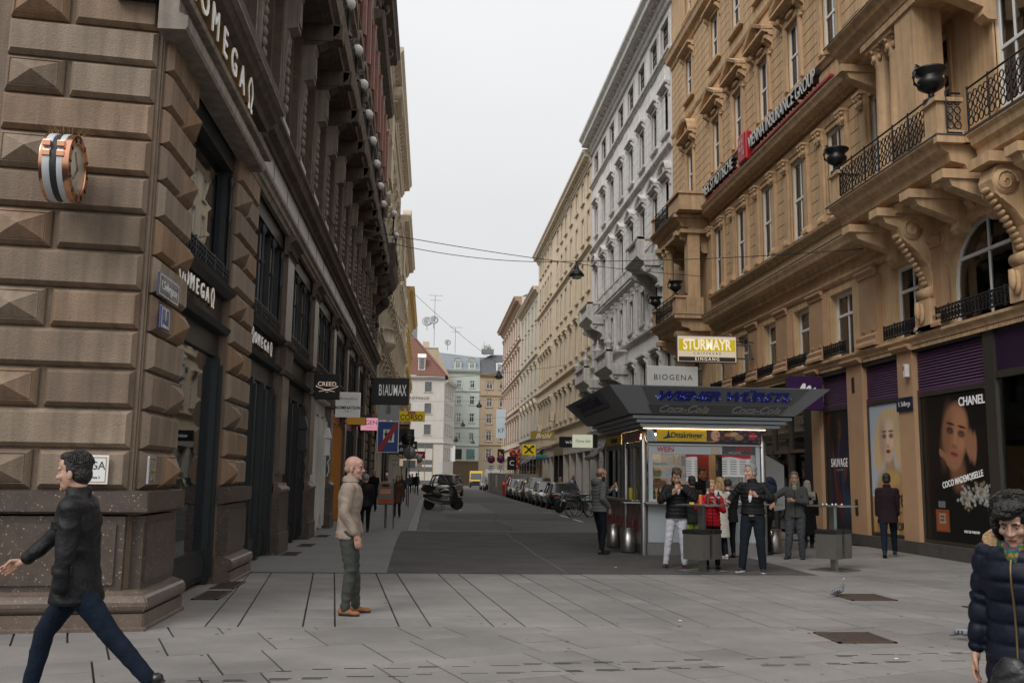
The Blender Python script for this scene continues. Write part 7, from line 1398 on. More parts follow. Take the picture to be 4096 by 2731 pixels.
# 4 bearded man at the left side of the kiosk
p, hm, s, up = person('bearded man in grey puffer jacket eating at the left side of the kiosk', (3.66, 20.3), -R(70), 1.84, head=(-.1, -.2, 0), wR=(.2, .12, .96), eR=(.4, -1, 0), hR=((-.2, .3, -1), (-1, 0, 0), .4), wL=(-.08, .32, 1.30), eL=(-.6, -.3, -1), hL=((.25, .5, .6), (1, 0, 0), .8), aR=(.12, -.02, .085), aL=(-.1, .12, .085), jacket=JG, jtype='puffer', jhem=.86, jfat=1.2, jc=PK, pants=cloth('black blue denim', (.010, .012, .018), .85), pfat=1.0, shoes=SB, hair=mat('cropped brown hair', (.11, .065, .045), .8), htype='fringe', beard=(H_BRN, .03), vox=.012, skin=SKIN3)
c = MB(); rings(c, [(up(.47, -.06), .14 * s, .1 * s, 0), (up(.55, -.07), .15 * s, .11 * s, 0), (up(.6, -.08), .1 * s, .07 * s, 0)]); organic(c, 'hood', JG, p, .014, 2, folds(.006, 1, 1)); hotdog(p, (-.05, .45, 1.42), (-.3, 0, .2), 'hot dog held by the bearded man left of the kiosk')
# 5 boy
p, hm, s, up = person('boy with curly hair in black jacket and ripped white jeans eating a hot dog', (4.56, 17.3), R(168), 1.82, slim=.93, head=(-.0, -.42, 0), wR=(.08, .22, 1.30), eR=(1, -.2, -.8), hR=((-.5, .5, .5), (-.3, -.3, 1), .8), wL=(-.10, .2, 1.4), eL=(-1, -.2, -.8), hL=((.5, .5, .3), (.3, -.6, -.6), .8), aR=(.2, 0, .085), aL=(-.13, .06, .085), fR=-.25, fL=.3, jacket=JB, jtype='puffer', jhem=.88, jfat=1.2, pants=PW, pfat=1.04, shoes=(SD, mat('green red sole', (.25, .05, .06), .6)), hair=H_BRN, htype='curly', vox=.012, pantfold=.008)
hotdog(p, (-.03, .26, 1.42), (.35, 0, 0), 'hot dog eaten by the boy in white jeans')
tr = MB(); 
for a in ((.12, .72, .05), (.14, .55, .06), (-.1, .66, .05), (-.13, .5, .06)): tr.box(a[0] - .045, .085, a[1], a[0] + .045, .1, a[1] + .012)
# 6 woman in red
p, hm, s, up = person('blond woman in red puffer jacket holding up a phone and a hot dog', (5.2, 17.25), R(172), 1.6, slim=.95, head=(.15, .0, 0), wR=(.12, .24, 1.36), eR=(1, 0, -1), hR=((.0, .3, 1), (0, 1, 0), .5), wL=(-.03, .24, 1.30), eL=(-1, -.3, -1), hL=((.2, .3, 1), (.6, .5, 0), .75), jacket=JR, jtype='puffer', jhem=.84, jfat=1.12, jc=PK, pants=PK, shoes=SB, hair=H_BLD, htype='long', vox=.012)
c = MB(); c.box(-.037, -.005, -.075, .037, .005, .075); o = c.build('mobile_phone', mat('phone black', (.01, .01, .011), .2), None, w2(p, (.1, .3, 1.52)), (0, 0, R(172)), bevel=.004); tag(o, 'black phone held up by the woman in red', 'phone'); c = MB(); c.ball((-.02, .007, .055), .006, 0, 8, 6); c.build('camera_lens', M_ss, o)
hotdog(p, (-.04, .32, 1.4), (.1, 0, 0), 'hot dog held upright by the woman in red')
# 7, 8 customers behind
person('ponytailed blond woman in long cream coat at the kiosk counter, seen from behind', (6.03, 19.35), R(10), 1.66, wR=(.1, .3, 1.18), wL=(-.12, .3, 1.15), hR=((0, 1, 0), (0, 0, -1), .3), jacket=JW, jhem=.46, pants=PD, shoes=(mat('white trainer', (.55, .52, .48), .6), SW), hair=H_BLD, htype='pony', vox=.014)
person('person in black jacket and lime trousers half hidden behind the boy and table', (5.45, 19.4), R(5), 1.68, wR=(.1, .3, 1.1), wL=(-.12, .3, 1.1), jacket=JB, jhem=.74, pants=PL, shoes=SD, hair=H_BLK, vox=.016)
p, *_ = person('customer in black fleece at the counter between the cream coat and tall man', (6.27, 19.6), R(0), 1.62, wR=(.1, .3, 1.1), wL=(-.12, .3, 1.1), jacket=JK, jfat=1.25, jhem=.8, pants=PK, shoes=SB, hair=H_BLK, htype='beanie', vox=.016)
person('kiosk vendor in dark shirt leaning behind the counter window', (6.1, 21.0, .0), R(180), 1.9, skin=SKIN2, lean=.12, head=(.1, -.2, .1), wR=(.2, .25, 1.15), wL=(-.2, .3, 1.2), jacket=JK, jhem=.9, pants=PK, shoes=SB, hair=H_BLK, vox=.014)
# 9 tall man in black puffer
p, hm, s, up = person('tall grey haired man in black puffer jacket and jeans holding a hot dog', (5.76, 16.6), R(150), 1.9, slim=1.02, head=(-.75, .0, 0), wR=(.34, .22, 1.13), eR=(.6, -1, -.4), hR=((.5, .8, .25), (-.6, 0, .5), .6), wL=(-.14, .28, 1.24), eL=(-1, -.3, -.6), hL=((.7, .4, .25), (.2, -.4, .6), .8), aR=(.18, .08, .085), aL=(-.15, .02, .085), fR=-.45, fL=.2, jacket=JB, jtype='puffer', jhem=.94, jfat=1.12, pants=PD, pfat=1.14, shoes=(SD, SW), hair=H_GRY, vox=.0115)
hotdog(p, (-.03, .36, 1.32), (0, .1, 0), 'hot dog held at chest height by the tall man in black')
c = MB(); c.box(-.045, -.01, -.02, .045, .01, .022); c.build('belt_buckle', mat('buckle', (.25, .2, .14), .4, .7), p, (0, .135, .985), bevel=.004); c = MB(); rings(c, [((0, 0, .965), .175, .128, 0), ((0, 0, 1.0), .175, .128, 0)]); c.build('belt', mat('brown belt', (.05, .03, .022), .6), p)
# 10 bearded old man with long hair, 11 his neighbour with rucksack
p, hm, s, up = person('old man with long grey hair and beard in grey jacket by the counter', (7.62, 19.35), R(158), 1.8, skin=SKIN2, head=(.0, -.08, 0), wR=(.40, .30, 1.13), eR=(1, -.6, -.3), hR=((.5, .6, -.5), (0, -.3, -1), .5), wL=(-.0, .22, 1.18), eL=(-1, -.3, -.6), hL=((.9, .25, 0), (0, -.5, .3), 1.0), aR=(.16, .05, .085), aL=(-.12, -.02, .085), fR=-.4, jacket=JD, jhem=.84, jfat=1.08, jc=PK, pants=PG, pfat=1.15, shoes=(SD, SD), hair=H_DG, htype='long', beard=(mat('greying beard', (.22, .19, .14), .8, bump=.9, bs=60, var=.3, vs=40), .13), vox=.012, jamp=.008, pantfold=.012)
p, *_ = person('person bending with a dark rucksack behind the tall man at the kiosk corner', (7.48, 20.5), R(70), 1.62, wR=(.1, .3, 1.0), wL=(-.1, .3, 1.0), jacket=JB, jhem=.85, pants=PK, shoes=SB, hair=H_BLK, vox=.016)
c = MB(); c.ball((0, 0, 0), (.17, .11, .24)); c.ball((0, -.06, -.06), (.13, .08, .13)); o = organic(c, 'rucksack', cloth('navy rucksack', (.02, .028, .05), .7), None, .014, 3, folds(.006, 1.4, 2)); o.location = (7.42, 20.25, 1.45); o.rotation_euler = (0, 0, .2); tag(o, 'navy rucksack on the back of the person at the kiosk corner', 'rucksack'); c = MB(); c.tube([(-.1, -.1, .14), (0, -.13, .1), (.1, -.1, .14)], .01); c.build('strap', M_blk, o)
# 12 woman with pale fur hood
p, hm, s, up = person('woman in long black coat and pale fur hood walking right of the kiosk', (9.18, 22.5), R(-15), 1.62, jacket=JK, jhem=.35, jfat=1.1, pants=PK, shoes=SB, hair=mat('pale hair', (.4, .38, .35), .8, bump=.9, bs=40, var=.3, vs=20), htype='long', vox=.014, aR=(.1, .15, .085), aL=(-.1, -.15, .11))
c = MB()
for i in range(16): c.ball(up(.36 + .13 * math.cos(i), -.09 - .03 * math.sin(i * 2), .14 * math.sin(i * 1.3)), .055, 0, 8, 6)
organic(c, 'fur_hood', mat('pale grey fur', (.38, .36, .33), .95, bump=1, bs=50, var=.35, vs=25), p, .014, 0, folds(.012, 4, 2))
# 13 man walking past the posters
person('dark haired man in dark jumper and rolled jeans walking past the blond perfume poster', (9.9, 19.9), R(-25), 1.8, jacket=cloth('plum black wool', (.022, .013, .016), .95), jhem=.72, jfat=1.02, wL=(-.22, .02, .82), wR=(.2, .12, .84), hL=((-.05, .1, -1), (1, 0, 0), .4), aR=(.12, .3, .085), aL=(-.1, -.28, .13), fpL=-.5, pants=PB, shoes=(cloth('dark boot', (.03, .028, .02), .6), SD), hair=H_BLK, vox=.013, skin=SKIN2)
# 14.. left pavement
person('woman in grey knitted hat and black padded coat behind the tan jacket man', (-1.79, 27.4), R(5), 1.62, jacket=JB, jtype='puffer', jhem=.78, jfat=1.15, pants=PK, shoes=SB, hair=mat('grey knit', (.3, .31, .32), .95, bump=1, bs=60, var=.3, vs=40), htype='beanie', vox=.016, aR=(.1, .1, .085), aL=(-.1, -.1, .1))
person('older bearded man in long black coat with red scarf walking towards us', (-2.5, 43.5), R(175), 1.84, skin=SKIN3, jacket=JK, jhem=.66, pants=PK, shoes=SB, hair=H_GRY, beard=(H_GRY, .03), vox=.022)
person('woman in long dark grey coat with tote bag in the middle of the sidewalk', (-1.7, 60.5), R(190), 1.62, jacket=cloth('dark grey coat', (.04, .043, .042), .9), jhem=.3, jfat=1.2, pants=PK, shoes=SB, hair=H_GRY, vox=.025)
person('brown coated person behind the litter bin', (-1.2, 37), R(170), 1.6, jacket=cloth('brown leather', (.10, .05, .03), .6), jhem=.6, pants=PB, shoes=SN, hair=H_BRN, htype='long', vox=.025)
person('pedestrian in blue denim jacket further down the sidewalk', (-1.78, 88), R(0), 1.72, jacket=cloth('blue denim jacket', (.06, .09, .12), .9), jhem=.86, pants=PB, shoes=SD, hair=H_BRN, vox=.03)
person('pedestrian in black hooded parka and jeans further down the sidewalk', (-1.15, 88), R(10), 1.86, jacket=JK, jhem=.72, jfat=1.2, pants=PB, shoes=SD, hair=H_BLK, htype='beanie', vox=.03)
person('dark dressed pedestrian walking just left of the parka wearer', (-1.7, 96), R(180), 1.82, jacket=JK, jhem=.8, pants=PK, shoes=SB, hair=H_BRN, vox=.03)
person('balding man with pale drawstring bag on the far sidewalk behind the cars', (8.5, 56), R(-60), 1.8, jacket=JK, jhem=.84, pants=PK, shoes=SB, hair=H_GRY, htype='fringe', vox=.022, skin=SKIN3)
c = MB(); c.ball((0, 0, 0), (.14, .08, .2)); o = c.build('drawstring_bag', mat('pale grey cloth', (.35, .36, .4), .9), None, (8.42, 55.75, 1.3)); tag(o, 'pale drawstring bag on the back of the balding man', 'bag'); c = MB(); c.tube([(-.08, 0, .15), (-.06, .1, .32)], .01); c.build('cord', M_blk, o)
person('blond person behind the parked cars on the far sidewalk', (7.95, 57.5), R(-60), 1.64, jacket=cloth('beige coat', (.3, .25, .18), .9), jhem=.8, pants=PK, shoes=SB, hair=H_BLD, htype='long', vox=.025)
person('small dark figure crossing at the far end of the street', (4.4, 150), R(30), 1.8, jacket=JK, jhem=.7, pants=PK, shoes=SB, hair=H_BLK, vox=.04)
# pigeon
def pigeon(x, y, yaw, lab):
    r = root('pigeon', lab, 'pigeon', (x, y, 0), yaw); GP = mat('grey feathers', (.12, .125, .14), .7, var=.4, vs=40); c = MB()
    c.ball((0, 0, .085), (.042, .085, .042), T=None); c.ball((0, .05, .105), (.035, .045, .04)); c.tube([(0, .065, .11), (0, .085, .145), (0, .09, .165)], [.032, .022, .018]); c.ball((0, .095, .17), (.017, .021, .018)); c.tube([(0, -.06, .075), (0, -.15, .04)], [.03, .012]); organic(c, 'body', GP, r, .006, 2)
    for s_ in (-1, 1):
        c = MB(); c.ball((s_ * .036, -.02, .088), (.012, .085, .03)); o = c.build('wing', mat('wing grey', (.20, .205, .22), .7, var=.3, vs=60), r); c = MB(); c.box(s_ * .047 - .003, -.07, .068, s_ * .047 + .003, -.055, .1); c.box(s_ * .047 - .003, -.035, .065, s_ * .047 + .003, -.022, .1); c.build('wing_bar', M_blk, o)
        c = MB(); c.tube([(s_ * .015, .0, .05), (s_ * .016, .0, .004)], .0035, seg=5)
        for a in (-.5, 0, .5): c.tube([(s_ * .016, 0, .004), (s_ * .016 + .02 * math.sin(a), .025 * math.cos(a), .003)], .0025, seg=4)
        c.build('leg', mat('pink leg', (.3, .1, .08), .6), r); c = MB(); c.ball((s_ * .014, .103, .173), .003, 0, 6, 4); c.build('eye', mat('orange eye', (.5, .15, .02), .3), r)
    c = MB(); c.tube([(0, .112, .168), (0, .13, .163)], [.005, .001], seg=6); c.build('beak', M_blk, r); return r
pigeon(5.77, 13.15, R(-70), 'grey pigeon standing beside the square grate'); pigeon(5.55, 9.6, R(-120), 'second pigeon half hidden beside the sleeve of the woman at right')
# ================================================================ VEHICLES
M_tyre = mat('tyre rubber', (.015, .015, .015), .8); M_rim = mat('alloy rim', (.35, .35, .36), .3, .9); M_cg = mat('car glass', (.02, .024, .027), .06, spec=.8, coat=.5); M_hl = mat('headlight glass', (.5, .5, .52), .1, .3); M_tl = mat('tail light', (.3, .01, .01), .2, coat=.5); M_plast = mat('black car plastic', (.02, .02, .021), .6)
def wheel(par, x, y, r=.32, w=.2, nm='wheel', rim=True):
    T = Matrix.Translation((x, y, r)) @ Matrix.Rotation(PI / 2, 4, 'Y'); o = MB(); o.lathe([(r * .62, -w / 2), (r * .95, -w / 2), (r, -w / 2 + .03), (r, w / 2 - .03), (r * .95, w / 2), (r * .62, w / 2)], (0, 0, 0), 20, 0, T); q = o.build(nm, M_tyre, par)
    if rim:
        o = MB(); sg = 1 if x > 0 else -1; a, b = (w / 2 - .05, w / 2 - .01); o.lathe([(r * .62, sg * a), (r * .62, sg * b), (r * .55, sg * (b - .02)), (.02, sg * (b - .03))], (0, 0, 0), 16, 1, T)
        for k in range(5): t = 2 * PI * k / 5; p = [T @ V3((r * .1 * math.cos(t), r * .1 * math.sin(t), sg * b)), T @ V3((r * .58 * math.cos(t), r * .58 * math.sin(t), sg * b))]; o.tube(p, .03, 0, 4)
        o.build('rim', [M_rim, M_plast], q)
    return q
def car(label, x, y, yaw, col, kind='hatch', L_=4.3, Wd=1.8, H=1.5, metal=.4, rails=False, z=-.09, plate='W'):
    r = root('parked_car', label, 'car', (x, y, z), yaw); paintm = mat('paint ' + label[:22], col, .22, metal, coat=.8, var=.03, vs=2); hw = Wd / 2; h2 = L_ / 2
    # stations: (y, belt height, half width, underside)
    hb = .62 * H; st = [(-h2, hb * .72, hw * .80, .34), (-h2 + .06, hb * .92, hw * .88, .24), (-h2 + .35, hb * (1.0 if kind != 'sedan' else .99), hw * .97, .2), (-h2 * .4, hb, hw, .19), (h2 * .2, hb * .98, hw, .19), (h2 - .95, hb * .93, hw * .98, .2), (h2 - .35, hb * .84, hw * .93, .2), (h2 - .08, hb * .70, hw * .84, .24), (h2, hb * .52, hw * .74, .32)]
    c = MB(); vs = []; N = 13
    for yy, b, w, u in st:
        half = [(0, u), (w * .82, u), (w * .97, u + .1), (w, (u + b) * .5), (w * .98, b - .1), (w * .9, b - .01), (w * .5, b + .015)]
        pts = half + [(0, b + .02)] + [(-a, b2) for a, b2 in reversed(half[1:])]
        vs += [(a, yy, b2) for a, b2 in pts]
    N = 14; c.add(vs, [(i * N + k, (i + 1) * N + k, (i + 1) * N + (k + 1) % N, i * N + (k + 1) % N) for i in range(len(st) - 1) for k in range(N)] + [tuple(range(N)), tuple(reversed(range((len(st) - 1) * N, len(st) * N)))], 0, True); b_ = c.build('body', paintm, r)
    s_ = b_.modifiers.new('s', 'SUBSURF'); s_.levels = 1; s_.render_levels = 1
    back = {'hatch': -h2 + .25, 'wagon': -h2 + .12, 'sedan': -h2 + .8, 'van': -h2 + .06}[kind]; fr_ = {'hatch': h2 - 1.05, 'wagon': h2 - 1.1, 'sedan': h2 - 1.25, 'van': h2 - .5}[kind]; rb = back + (.45 if kind != 'sedan' else .75); rf = fr_ - (.85 if kind != 'van' else .5)
    if kind == 'van': rb = back + .1
    c = MB(); g = [(back, hb * .98, hw * .86, hb * .98, hw * .84), (rb, hb, hw * .9, H - .06, hw * .68), ((rb + rf) / 2, hb, hw * .92, H, hw * .72), (rf, hb, hw * .92, H - .04, hw * .69), (fr_, hb * .94, hw * .86, hb * .95, hw * .84)]; vs = []
    for yy, zb_, wb, zt_, wt in g: vs += [(-wb, yy, zb_ - .03), (-wt, yy, zt_ - .05 if zt_ > zb_ + .1 else zt_), (-wt * .8, yy, zt_), (wt * .8, yy, zt_), (wt, yy, zt_ - .05 if zt_ > zb_ + .1 else zt_), (wb, yy, zb_ - .03)]
    fs = []; 
    for i in range(4):
        for k in range(5): fs.append((i * 6 + k, (i + 1) * 6 + k, (i + 1) * 6 + k + 1, i * 6 + k + 1))
    c.v = vs; c.f = fs; c.m = [0 if (k in (1, 2, 3) and i in (1, 2)) else 1 for i in range(4) for k in range(5)]; c.sm = [False] * len(fs); c.build('cabin', [paintm, M_cg], r)
    c = MB()
    for sx in (-1, 1):
        for (ya, za, wa), (yb2, zb2, wb2) in ((( back, hb, hw * .86), (rb, H - .04, hw * .7)), ((fr_, hb * .95, hw * .86), (rf, H - .03, hw * .7)), (((rb + rf) / 2, hb, hw * .925), ((rb + rf) / 2, H - .04, hw * .725))): c.tube([(sx * wa, ya, za), (sx * wb2, yb2, zb2)], .03, seg=5)
    c.build('pillars', paintm if kind != 'sedan' else M_plast, r)
    for sx in (-1, 1):
        for yy in (-h2 * .62, h2 * .62): wheel(r, sx * (hw - .1), yy)
        c = MB(); c.ball((sx * hw * .66, h2 - .12, hb * .70), (.17, .1, .075)); c.build('headlight', M_hl, r); c = MB(); c.box(sx * hw * .45, -h2 + .0, hb * .74, sx * hw * .84, -h2 + .1, hb * .90); c.build('tail_light', M_tl, r, bevel=.02); c = MB(); c.ball((sx * (hw + .06), fr_ - .3, hb + .06), (.1, .06, .065)); c.build('wing_mirror', paintm, r)
        if rails: c = MB(); c.tube([(sx * hw * .66, rb, H + .0), (sx * hw * .68, rb + .1, H + .06), (sx * hw * .68, rf, H + .05), (sx * hw * .66, rf + .1, H - .02)], .018, seg=6); c.build('roof_rail', M_ss, r)
    c = MB(); c.box(-hw * .5, h2 - .05, .36, hw * .5, h2 + .005, hb * .6); c.build('grille', M_plast, r, bevel=.01)
    for yy, f_ in ((h2 + .012, 1), (-h2 - .012, -1)): c = MB(); c.box(-.26, yy - .008, .44, .26, yy + .008, .55); o = c.build('number_plate', M_white, r); text(plate, .1, 'plate_text', TK, o, (0, yy + f_ * .012, .495), (PI / 2, 0, PI if f_ > 0 else 0), depth=.002)
    return r
car('dark blue hatchback parked nearest with red tail lights and open rear spoiler', 7.35, 53.0, 0, (.012, .02, .035), 'hatch', 4.4, 1.85, 1.45)
car('small silver car half hidden behind the dark blue hatchback', 7.3, 58.2, PI, (.35, .35, .35), 'hatch', 4.0, 1.75, 1.45)
car('tall silver people carrier with roof rails in the parked row', 7.4, 63.2, PI, (.40, .40, .40), 'wagon', 4.4, 1.85, 1.7, rails=True)
car('dark grey hatchback parked behind the silver people carrier', 7.35, 68.2, 0, (.06, .06, .062), 'hatch', 4.2, 1.8, 1.45)
car('white hatchback parked between the grey and black cars', 7.3, 73.0, 0, (.5, .5, .5), 'hatch', 4.0, 1.78, 1.5, .1)
car('black car with clear windscreen parked beside the construction hoarding', 7.4, 78.5, PI, (.02, .02, .022), 'wagon', 4.5, 1.85, 1.6)
car('dark car parked beyond the hoarding', 7.6, 117, 0, (.02, .02, .022), 'hatch', 4.3, 1.8, 1.45); car('pale grey car parked behind the yellow van side of the hoarding', 7.6, 125, PI, (.4, .41, .42), 'wagon', 4.4, 1.85, 1.7)
car('silver people carrier with roof rack parked behind the scooters', 1.75, 82, PI - R(12), (.36, .36, .355), 'van', 4.5, 1.85, 1.85, rails=True)
car('dark car further back on the left kerb', 1.2, 104, PI, (.03, .03, .032), 'sedan')
def van(label, x, y, yaw, col, L_=5.2, Wd=2.05, H=2.6, letter=None, group=None):
    r = root('delivery_van', label, 'van', (x, y, -.09), yaw); p = mat('van ' + label[:18], col, .35, coat=.3); h2 = L_ / 2; hw = Wd / 2
    c = MB(); prof = [(-h2, .35), (h2, .3), (h2, .95), (h2 - .55, 1.25), (h2 - 1.15, 2.2), (h2 - 1.5, H), (-h2, H)]; n = len(prof); vs = [(-hw, a, b) for a, b in prof] + [(hw, a, b) for a, b in prof]; c.add(vs, [tuple(range(n)), tuple(reversed(range(n, 2 * n)))] + [(i, n + i, n + (i + 1) % n, (i + 1) % n) for i in range(n)]); c.build('body', p, r, bevel=.07)
    c = MB(); c.add([(-hw * .86, h2 - .52, 1.31), (hw * .86, h2 - .52, 1.31), (hw * .8, h2 - 1.12, 2.2), (-hw * .8, h2 - 1.12, 2.2)], [(0, 1, 2, 3)]); c.box(-hw - .01, h2 - 1.9, 1.35, -hw + .02, h2 - 1.05, 2.0); c.box(hw - .02, h2 - 1.9, 1.35, hw + .01, h2 - 1.05, 2.0)
    o = c.build('windscreen', M_cg, r); o.location = (0, .02, .01); c = MB(); c.box(-hw * .98, h2 - .1, .3, hw * .98, h2 + .06, .85); c.build('bumper', M_plast, r, bevel=.05); c = MB(); c.box(-hw * .55, h2 + .01, .8, hw * .55, h2 + .07, 1.0); c.build('grille', M_plast, r)
    for sx in (-1, 1):
        for yy in (-h2 * .6, h2 * .62): wheel(r, sx * (hw - .1), yy, .34)
        c = MB(); c.box(sx * hw * .62, h2 - .12, .9, sx * hw * .92, h2 + .03, 1.12); c.build('headlight', M_hl, r, bevel=.03); c = MB(); c.box(sx * (hw + .02), h2 - 1.1, 1.4, sx * (hw + .18), h2 - 1.0, 1.75); c.build('wing_mirror', M_plast, r)
    return r
van('yellow delivery van coming up the street at the far end', 7.5, 152, PI - R(4), (.55, .36, .01)); van('white delivery van behind the construction hoarding', 8.7, 130, PI, (.5, .5, .5), H=2.7)
# scooters and motorcycles
def mwheel(par, y, r=.25, w=.11, spokes=5, nm='wheel', x=0.):
    q = wheel(par, x, y, r, w, nm, False); T = Matrix.Translation((x, y, r)) @ Matrix.Rotation(PI / 2, 4, 'Y'); c = MB(); c.lathe([(r * .6, -.03), (r * .66, -.03), (r * .66, .03), (r * .6, .03)], (0, 0, 0), 18, 0, T); c.lathe([(.001, -.05), (.05, -.05), (.05, .05), (.001, .05)], (0, 0, 0), 10, 0, T)
    for k in range(spokes): t = 2 * PI * k / spokes; c.tube([T @ V3((0, 0, 0)), T @ V3((r * .62 * math.cos(t), r * .62 * math.sin(t), 0))], .014 if spokes < 9 else .003, 0, 4)
    c.build('rim', M_rim, q); return q
MS = mat('black scooter plastic', (.012, .012, .013), .28, coat=.5); MSG = mat('dark silver plastic', (.09, .09, .095), .35, .5); MSE = mat('seat vinyl', (.03, .03, .03), .6)
r = root('roofed_scooter', 'black scooter with a roof frame and top box parked across the left kerb', 'scooter', (.72, 48.7, -.09), -PI / 2 + R(14))
mwheel(r, -.72, .28, .14, 5); mwheel(r, .78, .30, .12, 3)
def sideplate(par, nm, m, pts, w, bevel=.03, x0=0.):
    c = MB(); n = len(pts); vs = [(-w + x0, a, b) for a, b in pts] + [(w + x0, a, b) for a, b in pts]; c.add(vs, [tuple(reversed(range(n))), tuple(range(n, 2 * n))] + [(i, (i + 1) % n, n + (i + 1) % n, n + i) for i in range(n)]); return c.build(nm, m, par, bevel=bevel)
sideplate(r, 'body_shell', MSG, [(-.55, .42), (-.2, .28), (.3, .25), (.5, .4), (.35, .5), (-.1, .52), (-.5, .62), (-.85, .66)], .2); sideplate(r, 'tail', MS, [(-1.02, .62), (-.5, .5), (-.1, .6), (-.15, .75), (-.6, .82), (-1.0, .8)], .17); sideplate(r, 'front_shield', MS, [(.42, .3), (.62, .45), (.72, .7), (.66, 1.0), (.46, 1.25), (.38, 1.2), (.5, .9), (.42, .6), (.3, .42)], .27); sideplate(r, 'front_fender', MS, [(.5, .62), (.75, .66), (1.02, .62), (1.05, .54), (.75, .6)], .08)
sideplate(r, 'seat', MSE, [(-.55, .78), (-.1, .66), (.0, .72), (-.2, .84), (-.6, .9)], .15)
c = MB()
for sx in (-1, 1): c.tube(smooth_path([(sx * .2, .55, 1.0), (sx * .26, .25, 1.45), (sx * .27, -.05, 1.72), (sx * .26, -.4, 1.72), (sx * .24, -.6, 1.4), (sx * .22, -.62, .8)], 5), .035, seg=8)
c.box(-.25, -.5, 1.71, .25, -.05, 1.76); c.build('roof_frame', MS, r, bevel=.0); c = MB(); c.add([(-.2, .58, 1.0), (.2, .58, 1.0), (.25, .05, 1.66), (-.25, .05, 1.66)], [(0, 1, 2, 3)]); c.build('windscreen', M_gl2, r)
sideplate(r, 'top_box', MS, [(-1.08, .92), (-.66, .88), (-.62, 1.12), (-.72, 1.3), (-1.0, 1.28), (-1.1, 1.1)], .24, .05); c = MB(); c.box(-.15, -1.12, 1.02, .15, -1.08, 1.1); c.build('tail_light', M_tl, r)
c = MB(); c.tube([(.2, -.1, .32), (.22, -.5, .36), (.22, -.95, .52)], [.03, .05, .06], seg=10); c.build('exhaust', M_ss, r); c = MB(); c.tube([(0, .6, .95), (0, .7, .6), (0, .78, .3)], .03); c.tube([(-.3, .42, 1.06), (.3, .42, 1.06)], .016); c.build('fork', M_ssd, r)
c = MB(); c.ball((.22, .72, .9), (.05, .06, .04)); c.build('indicator', mat('orange lens', (.6, .15, .01), .2), r); c = MB(); c.ball((-.36, .5, 1.2), (.06, .02, .04)); c.ball((.36, .5, 1.2), (.06, .02, .04)); c.tube([(-.36, .5, 1.2), (-.2, .45, 1.06)], .008, seg=4); c.tube([(.36, .5, 1.2), (.2, .45, 1.06)], .008, seg=4); c.build('mirror', MS, r); c = MB(); c.tube([(0, -.1, .3), (.12, -.05, .02)], .012, seg=5); c.build('kick_stand', M_ssd, r); c = MB(); c.box(-.09, -1.1, .5, .09, -1.08, .64); c.build('number_plate', M_white, r)
def moto(label, x, y, yaw, col, big=True, white=False):
    r = root('motorcycle', label, 'motorcycle', (x, y, -.09), yaw); p = mat('bike ' + label[:16], col, .3, .2, coat=.5); mwheel(r, -.68, .30, .13, 5); mwheel(r, .72, .31, .11, 5)
    sideplate(r, 'tank', p, [(-.15, .78), (.3, .8), (.36, .95), (.1, 1.0), (-.12, .9)], .13, .04); sideplate(r, 'engine_block', M_ssd, [(-.25, .35), (.25, .32), (.3, .7), (-.2, .72)], .15, .03); sideplate(r, 'seat', MSE, [(-.75, .8), (-.15, .74), (-.12, .84), (-.7, .9)], .12, .03); sideplate(r, 'tail', p, [(-.95, .85), (-.6, .7), (-.5, .82), (-.9, .95)], .09, .02)
    c = MB(); c.tube([(-.06, .72, .31), (-.06, .45, 1.05)], .022); c.tube([(.06, .72, .31), (.06, .45, 1.05)], .022); c.build('fork', M_ss, r); c = MB(); c.tube([(-.36, .3, 1.1), (-.2, .42, 1.05), (.2, .42, 1.05), (.36, .3, 1.1)], .014); c.build('handlebar', M_blk, r); c = MB(); c.ball((0, .55, .95), (.09, .08, .09)); c.build('headlight', M_hl, r)
    for sx in (-1, 1): c = MB(); c.tube([(sx * .3, .36, 1.1), (sx * .38, .4, 1.3)], .006, seg=4); c.ball((sx * .38, .4, 1.32), (.055, .015, .035)); c.build('mirror', M_ssd, r)
    c = MB(); c.tube([(.14, .1, .3), (.16, -.4, .35), (.17, -.85, .5)], [.03, .045, .05]); c.build('exhaust', M_ss, r); return r
moto('dark motorcycle parked just behind the roofed scooter', .7, 50.6, -PI / 2 + R(10), (.02, .02, .02)); moto('silver motorcycle behind the dark one at the left kerb', .75, 52.4, -PI / 2 + R(5), (.3, .3, .3)); moto('red and chrome motorcycle furthest back in the left kerb row', .8, 54.4, -PI / 2, (.3, .02, .02)); moto('white fronted motorcycle at the head of the parked cars', 7.0, 46.4, PI / 2 + R(25), (.5, .5, .5))
